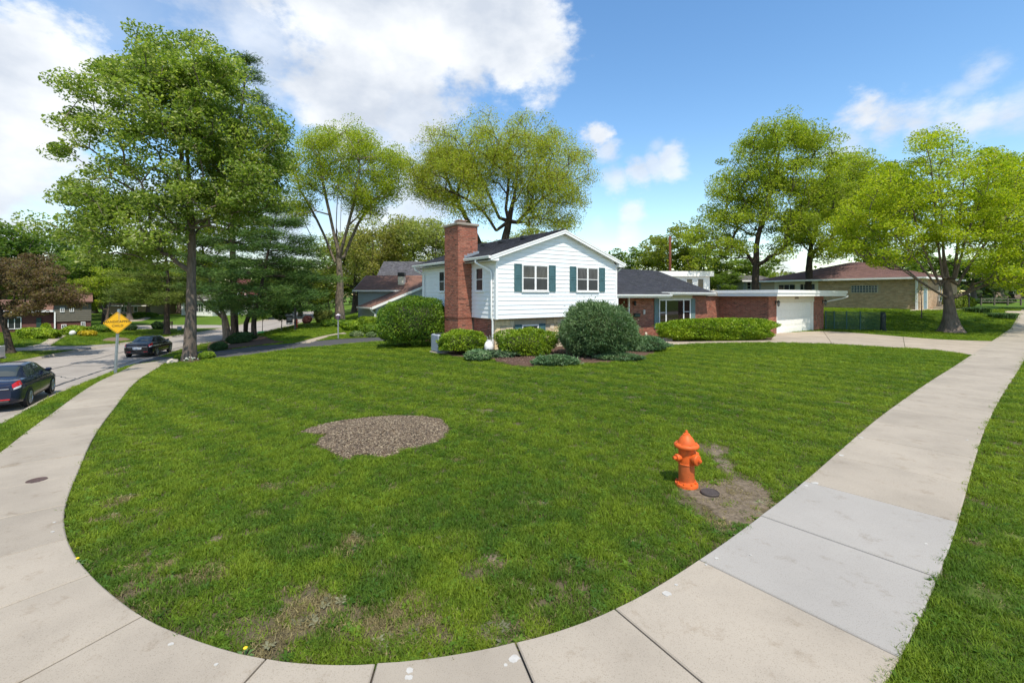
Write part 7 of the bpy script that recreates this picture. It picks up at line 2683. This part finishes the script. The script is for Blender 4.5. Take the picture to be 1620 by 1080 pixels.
        patch('sill', C(1.0), C(3.2), 1.6, 2.4, BLACK, sgn, .004, 8, 2)
    for sgn in (1, -1):
        patch('rear_window' , LN(.83, 1.44), LN(.83, 1.44), 0, 0, CG, sgn) if False else None
    # rear and front screens span both sides

    def screen(name, x0, x1, inset, nx=8):
        vs = []
        for i in range(nx + 1):
            x = x0 + (x1 - x0) * i / nx
            for sgn, q in [(1, 9.25 + inset), (1, 10.2), (1, 11), (1, 12), (-1, 11), (-1, 10.2), (-1, 9.25 + inset)]:
                vs.append(surf(x, q, .007, sgn))
        fs = [(i * 7 + j, (i + 1) * 7 + j, (i + 1) * 7 + j + 1, i * 7 + j + 1) for i in range(nx) for j in range(6)]
        return mesh_np(name, np.array(vs), fs, CG, t, True)
    screen('rear_window', .84, 1.46, .15)
    screen('windscreen', 2.78, 3.50, .1)
    RED = mat_simple('red_tail_lens', (.50, .012, .012), .12, .1, 5, coat=.5)
    PALE = mat_simple('pale_lens', (.65, .66, .68), .15, .05, 5)
    for sgn in (1, -1):
        patch('tail_light', LN(.035, .06), LN(.34, .40), 5.15, 6.75, RED, sgn, .008, 6, 4)
        patch('reversing_light', LN(.04, .05), LN(.22, .26), 4.75, 5.12, PALE, sgn, .009, 5, 2)
        patch('headlight', C(4.12), LN(4.44, 4.36), 4.4, 6.4, PALE, sgn, .006, 5, 4)
        mb = MB(); mb.bbox((-.015 * k, sgn * .50 * wk - .12, .40 * hk), (.05 * k, sgn * .50 * wk + .12, .44 * hk), .008); mb.build('reflector', RED, t)
    mb = MB(); mb.bbox((-.022, -.60 * wk, .76 * hk), (.04, .60 * wk, .79 * hk), .006); mb.build('trim_strip', mat_simple('chrome', (.62, .63, .64), .15, .04, 5, metal=.9), t)
    mb = MB(); mb.box((-.03, -.26, .60 * hk), (.0, .26, .735 * hk)); pl = mb.build('licence_plate', mat_simple('pale_plate', plate, .5, .05, 5), t)
    mb = MB()
    for j in range(6): mb.box((-.033, -.2 + j * .07, .645 * hk), (-.031, -.16 + j * .07, .695 * hk))
    mb.build('plate_characters', mat_simple('plate_ink', (.05, .07, .18), .6), pl)
    mb = MB(); mb.bbox((-.012, -.62 * wk, .30 * hk), (.10, .62 * wk, .40 * hk), .03); mb.build('bumper_insert', BLACK, t)
    RIM = mat_simple('alloy_rim', (.46, .47, .48), .3, .05, 6, metal=.85)
    for xw in (.92 * k, 3.58 * k):
        for sgn in (1, -1):
            yw = .80 * wk * sgn
            M = Matrix.Translation(Vector((xw, yw, .318))) @ Matrix.Rotation(-PI / 2 * sgn, 4, 'X')
            mb = MB(); mb.lathe([(.375, -.02), (.375, .0835)], 24, M); mb.build('wheel_arch', BLACK, t)
            mb = MB(); mb.lathe([(.20, -.12), (.30, -.11), (.318, -.08), (.318, .065), (.305, .092), (.225, .100), (.215, .06)], 28, M); wh = mb.build('wheel', RUBBER, t, auto=40)
            mb = MB(); mb.lathe([(.225, .02), (.228, .098), (.210, .100), (.200, .05), (.06, .05)], 28, M)
            for q in range(10):
                an = q * 2 * PI / 10
                Ms = M @ Matrix.Rotation(an, 4, 'Z')
                mb.add([(0.03, -.016, .055), (.21, -.026, .06), (.21, .026, .06), (.03, .016, .055), (.03, -.012, .088), (.21, -.018, .096), (.21, .018, .096), (.03, .012, .088)], [(4, 5, 6, 7), (0, 1, 5, 4), (2, 3, 7, 6), (1, 2, 6, 5), (3, 0, 4, 7)], lambda x, y, z: tuple(Ms @ Vector((x, y, z))))
            mb.lathe([(.055, .05), (.055, .098), (.03, .104)], 12, M)
            mb.build('rim', RIM, wh, auto=35)
    t.location = Vector([float(v) for v in pos]); t.rotation_euler = (0, 0, yaw)
    return t


NAVY = mat_simple('navy_car_paint', (.012, .018, .040), .16, .08, 3, spec=.4, coat=.25)
BLKP = mat_simple('black_car_paint', (.009, .010, .013), .16, .08, 3, spec=.4, coat=.25)


def on_road(i, off):
    i0 = int(i); f = i - i0
    p = KPD[i0] * (1 - f) + KPD[i0 + 1] * f
    tt = KPD[i0 + 1] - KPD[i0]; tt = tt[:2] / np.linalg.norm(tt[:2])
    nn = np.array([-tt[1], tt[0]])
    return np.array([p[0] + nn[0] * off, p[1] + nn[1] * off, p[2] + road_z(max(off, .45))]), math.atan2(tt[1], tt[0])


def kpd_near(x, y):
    return int(np.argmin(np.hypot(KPD[:, 0] - x, KPD[:, 1] - y)))


# near car: rear wheel seen at pixel 50,643; it stands by the kerb, pointing up the street
rw = np.array([-17.05, 16.2]); fw_ = np.array([-18.5, 18.42])           # where the photograph shows its right hand wheels stand
dirv = (fw_ - rw) / np.linalg.norm(fw_ - rw); lft = np.array([-dirv[1], dirv[0]])
pos = rw + lft * .95 - dirv * .92
dk, zk = kerb_info(rw[0] + lft[0] * .9, rw[1] + lft[1] * .9)
car('parked_car', 'dark navy saloon car parked by the kerb at the left edge', (pos[0], pos[1], float(zk[0]) + .03), math.atan2(dirv[1], dirv[0]), NAVY)
i2 = kpd_near(-25.2, 33.6)
p, yw = on_road(i2, 1.45)
car('parked_car', 'black saloon car parked further up the street beyond the yellow sign', (p[0], p[1], p[2]), yw - .05, BLKP, 4.6, 1.80, 1.45)

# white pickup at the far kerb with boards sticking out over its tailgate
WTR = mat_simple('white_truck_paint', (.60, .62, .64), .35, .05, 3, coat=.4)
gq = gp(9, 581)
Yt = float(gq[1]) - .6
pt = wp(8, 578, Yt)
i3 = kpd_near(pt[0] + 6, pt[1] - 5)
_, yt = on_road(i3, 4)
ground_z = pt[2] - .62
tr = thing('pickup_truck', 'white pickup truck at the left edge carrying long boards', 'truck', (0, 0, 0))
fT = None
mb = MB()
mb.bbox((.0, -.02, .62), (.06, 1.72, 1.30), .03); mb.build('tailgate', WTR, tr, auto=50)
mb = MB(); mb.bbox((.06, -.06, .60), (2.0, .04, 1.32), .03); mb.bbox((.06, 1.66, .60), (2.0, 1.76, 1.32), .03); mb.box((.06, .04, .60), (2.0, 1.66, .68))
mb.bbox((2.0, -.06, .45), (5.4, 1.76, 1.2), .12); mb.build('body', WTR, tr, auto=50)
mb = MB(); mb.bbox((2.05, .05, 1.2), (3.9, 1.65, 1.85), .25); mb.build('cab', WTR, tr, auto=50)
mb = MB(); mb.box((2.042, .3, 1.35), (2.052, 1.4, 1.7)); mb.build('rear_window', GLASS, tr)
mb = MB(); mb.bbox((-.12, -.04, .48), (.06, 1.74, .62), .03); mb.build('bumper', METAL, tr)
for yy in (.06, 1.6):
    mb = MB(); mb.bbox((-.01, yy - .05, .8), (.02, yy + .05, 1.2), .01); mb.build('tail_light', mat_simple('red_tail_lens', (.5, .012, .012), .12), tr)
for xw in (.9, 4.4):
    for yw_ in (.08, 1.62):
        M = Matrix.Translation(Vector((xw, yw_, .36))) @ Matrix.Rotation(PI / 2, 4, 'X')
        mb = MB(); mb.lathe([(.2, -.12), (.34, -.11), (.36, -.08), (.36, .08), (.34, .11), (.2, .12)], 20, M); wq = mb.build('wheel', RUBBER, tr, auto=40)
        mb = MB(); mb.lathe([(.2, -.1), (.21, .1), (.05, .08)], 16, M); mb.build('rim', METAL, wq)
# it points away to the left along the far kerb
tyaw = yt + PI
tr.rotation_euler = (0, 0, tyaw)
c_, s_ = math.cos(tyaw), math.sin(tyaw)
corner = np.array([0.0, 1.72])
tr.location = Vector((pt[0] - (corner[0] * c_ - corner[1] * s_), pt[1] - (corner[0] * s_ + corner[1] * c_), tz(pt[0], pt[1]) - 0.0 + .25))
WOOD = mat_simple('fresh_lumber', (.62, .46, .22), .7, .12, 8, stretch=(6, 1, 1))
for q, (yy, xx, lb) in enumerate(((1.1, -.75, 'longer yellow timber board reaching past the tailgate of the truck'), (.75, -.25, 'shorter yellow timber board lying beside the longer one on the truck'))):
    mb = MB(); mb.bbox((xx, yy - .07, 1.36 + q * .0), (4.2, yy + .07, 1.41), .006)
    o = mb.build('timber_board', WOOD, None)
    o.location = tr.location; o.rotation_euler = (0, math.radians(-1.5), tyaw)
    tag(o, lb, 'board')

# ------------------------------------------------------------------ small things round the house
b = hp(-2.3, 2.2); b = (b[0], b[1], tz(b[0], b[1]))
b = gp(699, 558); bz = b[2]
fx = frame(b[0], b[1] + .1, ANG)
ac = thing('air_conditioner', 'grey air conditioner unit between the round yew and the clipped yew', 'air conditioner', b)
ACM = mat_simple('grey_enamel', (.33, .36, .41), .5, .08, 5)
mb = MB(); mb.bbox((-.42, -.42, bz - .05), (.42, .42, bz + .06), .02, fx); mb.build('pad', CONC, ac)
mb = MB(); mb.bbox((-.36, -.36, bz + .06), (.36, .36, bz + .82), .04, fx); mb.build('cabinet', ACM, ac, auto=40)
mb = MB()
for k in range(16):
    q = bz + .12 + k * .042
    mb.box((-.34, -.372, q), (.34, -.36, q + .018), fx); mb.box((-.372, -.34, q), (-.36, .34, q + .018), fx)
mb.build('louvres', ACM, ac)
mb = MB(); mb.lathe([(.32, .0), (.32, .02), (.05, .05)], 20, Matrix.Translation(Vector(fx(0, 0, bz + .82)))); mb.build('fan_grille', BLACK, ac)

b = gp(772, 566); b = np.array([b[0], b[1] + .75, tz(b[0], b[1] + .75)])
ur = thing('garden_urn', 'white rounded garden urn with sprigs beside the downspout', 'urn', b)
mb = MB(); mb.lathe([(.08, .12), (.15, .16), (.20, .30), (.20, .42), (.16, .54), (.10, .60), (.115, .63), (.09, .64)], 18, Matrix.Translation(Vector(b))); mb.lathe([(.13, -.02), (.13, .04), (.09, .13)], 18, Matrix.Translation(Vector(b))); mb.build('bowl', WHITE, ur, auto=50)
mb = MB()
for k in range(9):
    a = k * .7; mb.tube([Vector(b) + Vector((.03 * math.cos(a), .03 * math.sin(a), .6)), Vector(b) + Vector((.12 * math.cos(a), .12 * math.sin(a), .78 + .03 * (k % 3)))], .008, 4)
mb.build('sprigs', mat_simple('grey_sprigs', (.25, .27, .22), .8), ur)

for (px0, px1, py, lb) in ((1029, 1046, 537.5, 'left of two grey edging stones beside the front path'), (1047, 1064, 539.5, 'right edging stone, next to the end of the long hedge')):
    p0, p1 = gp(px0, py), gp(px1, py + .6)
    dd = (p1 - p0)[:2]; L_ = np.linalg.norm(dd); fe = frame(p0[0], p0[1], math.atan2(dd[1], dd[0]))
    mb = MB(); mb.bbox((0, 0, p0[2] - .1), (L_, .22, p0[2] + .20), .035, fe)
    o = mb.build('edging_stone', mat_simple('grey_pink_stone', (.30, .24, .20), .9, .25, 8, bump=.5, bscale=30), None)
    tag(o, lb, 'stone')
b = gp(1022, 536.5)
ll = thing('path_light', 'small pale garden light on a short stake beside the front path', 'garden light', b)
mb = MB(); mb.tube([b - np.array([0, 0, .1]), b + np.array([0, 0, .22])], .03, 6); mb.build('stake', BLACK, ll)
mb = MB(); mb.lathe([(.06, .2), (.075, .3), (.075, .36), (.02, .40)], 8, Matrix.Translation(Vector(b))); mb.build('lamp_head', mat_simple('cream_lamp', (.62, .55, .42), .5), ll)

# green garden fence with net
b0 = np.array([*hp(27.35, -2.25)[:2]]); e1 = gp(1396, 523)[:2]
dz_ = e1 - b0; Lf = np.linalg.norm(dz_)
GRN = mat_simple('green_fence_paint', (.012, .07, .05), .5, .1, 8)
fe = frame(b0[0], b0[1], math.atan2(dz_[1], dz_[0]))
zf = lambda a: tz(*(fe(a, 0, 0)[:2]))
fn_ = thing('garden_fence', 'dark green net garden fence right of the garage', 'fence', (b0[0], b0[1], tz(*b0)))
for a in (.03, Lf * .16, Lf * .38, Lf * .62, Lf - .05):
    big = a > Lf - .1
    mb = MB(); w_ = .035
    mb.box((a - w_, -w_, zf(a) - .2), (a + w_, w_, zf(a) + 1.35), fe); mb.build('post', GRN, fn_)
for q in (.08, 1.28):
    mb = MB(); mb.tube([fe(a, 0, zf(a) + q) for a in np.linspace(0, Lf, 8)], .018, 6); mb.build('rail', GRN, fn_)
mb = MB()
aa = np.arange(.05, Lf, .048)
for a in aa: mb.box((a - .006, -.004, zf(a) + .08), (a + .006, .004, zf(a) + 1.28), fe, bottom=False)
for q in np.arange(.1, 1.28, .05):
    mb.tube([fe(a, .006, zf(a) + q) for a in np.linspace(0, Lf, 8)], .006, 3, caps=False)
tag(mb.build('net', GRN, fn_), kind='stuff')
b = gp(1397, 524)
mb = MB(); rr_ = random.Random(4)
t_ = thing('rolled_net', 'dark bundle of rolled netting standing at the end of the green fence', 'net', b)
vs = []
prof = [(.14, 0), (.19, .05), (.17, .3), (.15, .7), (.16, 1.1), (.13, 1.34), (.02, 1.36)]
mb.lathe(prof, 12, Matrix.Translation(Vector(b)))
mb.v = [tuple(np.array(p) + np.array([rr_.uniform(-.02, .02), rr_.uniform(-.02, .02), 0])) for p in mb.v]
mb.build('roll', mat_simple('black_green_net', (.012, .022, .018), .8), t_, smooth=True)
mb = MB(); mb.lathe([(.168, .35), (.168, .38)], 12, Matrix.Translation(Vector(b))); mb.lathe([(.165, .95), (.165, .98)], 12, Matrix.Translation(Vector(b))); mb.build('tie', BLACK, t_)

# utility pole behind the wing
Yp = 56.0; b = np.array([(1060 - CX) * Yp / F_PX, Yp, 0]); b[2] = tz(b[0], b[1])
up_ = thing('utility_pole', 'reddish brown wooden pole behind the dark wing roof', 'pole', b)
topz = EYE + (CY - 374) * Yp / F_PX
mb = MB(); mb.tube([b - np.array([0, 0, .5]), (b[0], b[1], (b[2] + topz) / 2), (b[0], b[1], topz)], [.19, .17, .14], 12); mb.build('shaft', mat_bark('creosoted_wood', (.16, .06, .035), 14), up_, smooth=True)
mb = MB(); mb.lathe([(.15, 0), (.15, .06), (.02, .12)], 12, Matrix.Translation(Vector((b[0], b[1], topz)))); mb.build('pole_cap', METAL, up_)

# black hanging sign on the lawn of the next plot
b = gp(467, 522.5); Y = b[1]; s = Y / F_PX
es = thing('hanging_sign', 'black post with a dark panel hanging from its arm on the next lawn', 'sign', b)
mb = MB(); mb.box((b[0] - .06, Y - .06, b[2] - .2), (b[0] + .06, Y + .06, EYE + (CY - 487) * s)); mb.build('post', BLACK, es)
mb = MB(); za_ = EYE + (CY - 497) * s; mb.box((b[0] - 15 * s, Y - .035, za_), (b[0] - .06, Y + .035, za_ + .08)); mb.build('arm', BLACK, es)
mb = MB(); mb.box((b[0] - 14 * s, Y - .02, EYE + (CY - 513) * s), (b[0] - 4 * s, Y + .02, EYE + (CY - 499.5) * s)); pn = mb.build('panel', BLACK, es)
mb = MB(); mb.box((b[0] - 14 * s, Y - .024, EYE + (CY - 512) * s), (b[0] - 4 * s, Y - .0205, EYE + (CY - 511) * s)); mb.build('white_band', WHITE, pn)
mb = MB(); mb.box((b[0] - 12.5 * s, Y - .024, EYE + (CY - 507) * s), (b[0] - 5.5 * s, Y - .0205, EYE + (CY - 502) * s)); mb.build('grey_print', mat_simple('grey_sign_print', (.12, .13, .14), .6), pn)

# post with a finch feeder by the asphalt drive
b = gp(535, 536); Y = b[1]; s = Y / F_PX
bf = thing('feeder_post', 'pale steel post carrying a small dark bird feeder by the asphalt drive', 'bird feeder', b)
mb = MB(); mb.tube([b - np.array([0, 0, .2]), (b[0], Y, EYE + (CY - 505) * s)], .045, 8); mb.build('post', METAL, bf)
mb = MB(); mb.bbox((b[0] - .1, Y - .1, EYE + (CY - 505) * s), (b[0] + .1, Y + .1, EYE + (CY - 499) * s), .02); mb.build('feeder_box', mat_simple('plum_plastic', (.10, .06, .10), .5), bf)
zt2 = EYE + (CY - 499) * s
mb = MB(); mb.add([(b[0] - .14, Y - .14, zt2), (b[0] + .14, Y - .14, zt2), (b[0] + .14, Y + .14, zt2), (b[0] - .14, Y + .14, zt2), (b[0], Y, zt2 + .14)], [(0, 1, 4), (1, 2, 4), (2, 3, 4), (3, 0, 4), (3, 2, 1, 0)]); mb.build('feeder_roof', mat_simple('pale_feeder_roof', (.5, .45, .5), .5), bf)

# red hydrant far down the street
b = gp(468.5, 518.5)
rh = thing('fire_hydrant', 'small red hydrant far down the street behind the black sign post', 'fire hydrant', b)
T_ = Matrix.Translation(Vector(b))
RH = mat_simple('red_hydrant_paint', (.55, .06, .02), .45, .1, 10)
mb = MB(); mb.lathe([(.16, 0), (.16, .06), (.11, .08), (.11, .6), (.17, .62), (.16, .68), (.09, .8), (.03, .86)], 14, T_); mb.build('barrel', RH, rh, auto=40)
for a in (0, PI / 2, PI):
    mb = MB(); mb.lathe([(.06, .08), (.06, .2), (.02, .23)], 10, T_ @ Matrix.Translation(Vector((0, 0, .48))) @ Matrix.Rotation(a, 4, 'Z') @ Matrix.Rotation(PI / 2, 4, 'Y')); mb.build('nozzle', RH, rh)

# wooden bench and white bucket across the street
b = gp(262, 520); s = b[1] / F_PX
fe = frame(b[0], b[1], -.2)
be = thing('garden_bench', 'dark wooden bench on the lawn across the street', 'bench', b)
DW = mat_simple('dark_wood', (.07, .05, .04), .8, .2, 8)
for k in range(4):
    mb = MB(); mb.box((-.85, -.25 + k * .13, b[2] + .43), (.85, -.14 + k * .13, b[2] + .47), fe); mb.build('seat_slat', DW, be)
for k in range(3):
    mb = MB(); mb.box((-.85, .27, b[2] + .55 + k * .16), (.85, .30, b[2] + .67 + k * .16), fe); mb.build('back_slat', DW, be)
for x in (-.75, .75):
    for y in (-.2, .25):
        mb = MB(); mb.box((x - .035, y - .035, b[2] - .1), (x + .035, y + .035, b[2] + (.43 if y < 0 else 1.0)), fe); mb.build('leg', DW, be)
b = gp(284, 522.5)
bu = thing('bucket', 'white bucket on the lawn just left of the tall tree trunk', 'bucket', b)
mb = MB(); mb.lathe([(.2, 0), (.26, .48), (.275, .5), (.25, .5), (.2, .1)], 16, Matrix.Translation(Vector(b))); mb.build('pail', mat_simple('bluish_white_plastic', (.6, .62, .7), .5), bu, auto=50)
mb = MB(); mb.tube([b + np.array([.27 * math.cos(a), 0, .46 + .28 * math.sin(a)]) for a in np.linspace(0, PI, 9)], .008, 5); mb.build('handle', METAL, bu)

# stone by the tall tree, pale blooms at its foot
b = gp(272, 574)
r_ = np.random.default_rng(3)
d = unit(r_.normal(size=(1, 3)))
mb = MB(); mb.lathe([(.28 * math.sin(a), -.16 * math.cos(a)) for a in np.linspace(.3, PI - .02, 7)], 10, Matrix.Translation(Vector(b) + Vector((0, 0, .06))))
mb.v = [tuple(np.array(p) + r_.normal(0, .022, 3)) for p in mb.v]
o = mb.build('edge_rock', mat_simple('pale_rock', (.42, .37, .30), .9, .2, 8, bump=.4), None, auto=50)
tag(o, 'pale rounded rock at the pavement edge left of the tall tree', 'rock')
b = gp(304, 574)
wf = thing('white_flowers', 'little white flowers at the foot of the tall tree trunk', 'flowers', b)
mb = MB(); mf = MB()
for k in range(13):
    a = r_.random() * 6.28; q = .3 * math.sqrt(r_.random()); x, y = b[0] + q * math.cos(a) * 1.3, b[1] - .1 + q * math.sin(a) * .5
    hh = .12 + .18 * r_.random(); z0 = tz(x, y)
    mb.tube([(x, y, z0), (x + r_.normal(0, .03), y, z0 + hh)], .006, 3)
    mf.lathe([(.012, 0), (.035, .012), (.01, .03)], 6, Matrix.Translation(Vector((x, y, z0 + hh))))
mb.build('stems', mat_simple('flower_stems', (.08, .15, .03), .7), wf); mf.build('blooms', mat_simple('white_petals', (.75, .77, .68), .6), wf)
# white ball by the yellow flowers across the street
b = gp(115, 530.5)
mb = MB(); mb.lathe([(.30 * math.sin(a), .3 - .3 * math.cos(a)) for a in np.linspace(.05, PI - .05, 10)], 14, Matrix.Translation(Vector(b) - Vector((0, 0, .05))))
tag(mb.build('white_boulder', mat_simple('white_stone', (.62, .62, .6), .7, .1, 6), None, smooth=True), 'round white stone beside the walk of the dark brick house', 'stone')

# flag on the white gabled house
Yf = 100.0
p = wp(383, 478, Yf)
fg = thing('flag', 'red and white striped flag hanging between the pine trunks', 'flag', p)
mb = MB(); mb.tube([wp(386, 489, Yf + .4), wp(383, 452, Yf)], .05, 6); mb.build('staff', METAL, fg)
mb = MB(); mr_ = MB()
for k in range(7):
    tgt = mr_ if k % 2 == 0 else mb
    x0 = p[0] - .2 + k * .16
    tgt.add([(x0, Yf - .05, p[2] + 3.2 - k * .05), (x0 + .16, Yf - .05 - .03 * (k % 2), p[2] + 3.15 - k * .05), (x0 + .16, Yf - .05, p[2] + .9), (x0, Yf - .05 - .03 * (k % 2), p[2] + .9)], [(0, 1, 2, 3)])
mr_.build('red_stripes', mat_simple('flag_red', (.5, .03, .03), .7), fg); mb.build('white_stripes', WHITE, fg)

# sapling guard, rail fence and lamp post in the far right garden
b = gp(413, 527)
mb = MB(); mb.lathe([(.35, 0), (.36, .22), (.30, .23), (.06, .2)], 14, Matrix.Translation(Vector(b)))
tag(mb.build('watering_ring', mat_simple('bright_green_plastic', (.12, .5, .12), .5), None, auto=50), 'bright green plastic watering ring round the foot of the round sapling', 'watering ring')
Yr = 62.0
rf = thing('rail_fence', 'low post and rail fence across the far right lawn', 'fence', wp(1550, 475, Yr))
x0, x1 = (1552 - CX) * Yr / F_PX, (1720 - CX) * Yr / F_PX
WG = mat_simple('weathered_rail', (.10, .085, .065), .9, .2, 10)
for k in range(9):
    x = x0 + (x1 - x0) * k / 8
    mb = MB(); mb.box((x - .07, Yr - .07, tz(x, Yr) - .2), (x + .07, Yr + .07, tz(x, Yr) + 1.0)); mb.build('post', WG, rf)
    if k < 8:
        xn = x0 + (x1 - x0) * (k + 1) / 8
        for q in (.45, .85):
            mb = MB(); mb.tube([(x, Yr, tz(x, Yr) + q), (xn, Yr, tz(xn, Yr) + q)], .055, 6); mb.build('rail', WG, rf)
b = gp(1533, 490)
lp = thing('post_light', 'short dark lamp post among the daylilies behind the lawn tree', 'lamp post', b)
mb = MB(); mb.tube([b, b + np.array([0, 0, 1.3])], .05, 8); mb.build('post', BLACK, lp)
mb = MB(); mb.lathe([(.08, 1.28), (.12, 1.36), (.12, 1.5), (.02, 1.62)], 8, Matrix.Translation(Vector(b))); mb.build('lamp_head', BLACK, lp)

# specks of dried paint on the slabs and dandelions at the lawn's edge
SPECK = mat_simple('dried_white_paint', (.44, .42, .38), .8, .1, 20)
for (px, py, ra) in ((1055, 939, .030), (1070, 925, .012), (1134, 883, .016), (1117, 893, .011), (1188, 878, .010), (1465, 860, .012), (648, 1061, .022), (646, 1072, .020), (270, 1019, .014), (342, 1051, .010), (86, 826, .012), (83, 841, .014), (1290, 764, .035), (1362, 692, .03), (1275, 768, .02), (1330, 720, .03), (813, 1042, .03), (1530, 696, .016), (800, 1052, .012)):
    g = gp(px, py, LIFT)
    mb = MB(); n = 11
    pts = [(g[0] + ra * (.7 + .6 * random.random()) * math.cos(a) * 1.3, g[1] + ra * (.7 + .6 * random.random()) * math.sin(a)) for a in np.linspace(0, 2 * PI, n, endpoint=False)]
    z = tz(g[0], g[1]) + LIFT
    mb.poly_prism(pts, z - .002, z + .0055)
    mb.build('paint_speck', SPECK, pavement)
YF = mat_simple('dandelion_yellow', (.75, .50, .01), .6, .1, 30)
for (px, py, lb) in ((121, 895, 'yellow dandelion at the left edge of the lawn against the pavement'), (386, 1041, 'yellow dandelion at the bottom edge of the lawn')):
    g = gp(px, py)
    dn = thing('dandelion', lb, 'flower', g)
    mb = MB(); mb.tube([g, g + np.array([.01, 0, .075])], .003, 5); mb.build('stem', MATS['flower_stems'], dn)
    mb = MB(); mb.lathe([(.003, .068), (.013, .073), (.015, .079), (.008, .084), (.002, .085)], 12, Matrix.Translation(Vector(g) + Vector((.01, 0, 0)))); mb.build('bloom', YF, dn)
    mb = MB()
    for k in range(7):
        a = k * .9; d = np.array([math.cos(a), math.sin(a), 0]); q = np.array([-d[1], d[0], 0]) * .012
        mb.add([tuple(g + d * .01), tuple(g + d * .045 + q + np.array([0, 0, .03])), tuple(g + d * .08 + np.array([0, 0, .025])), tuple(g + d * .045 - q + np.array([0, 0, .03]))], [(0, 1, 2, 3)])
    mb.build('leaf', MATS['flower_stems'], dn)
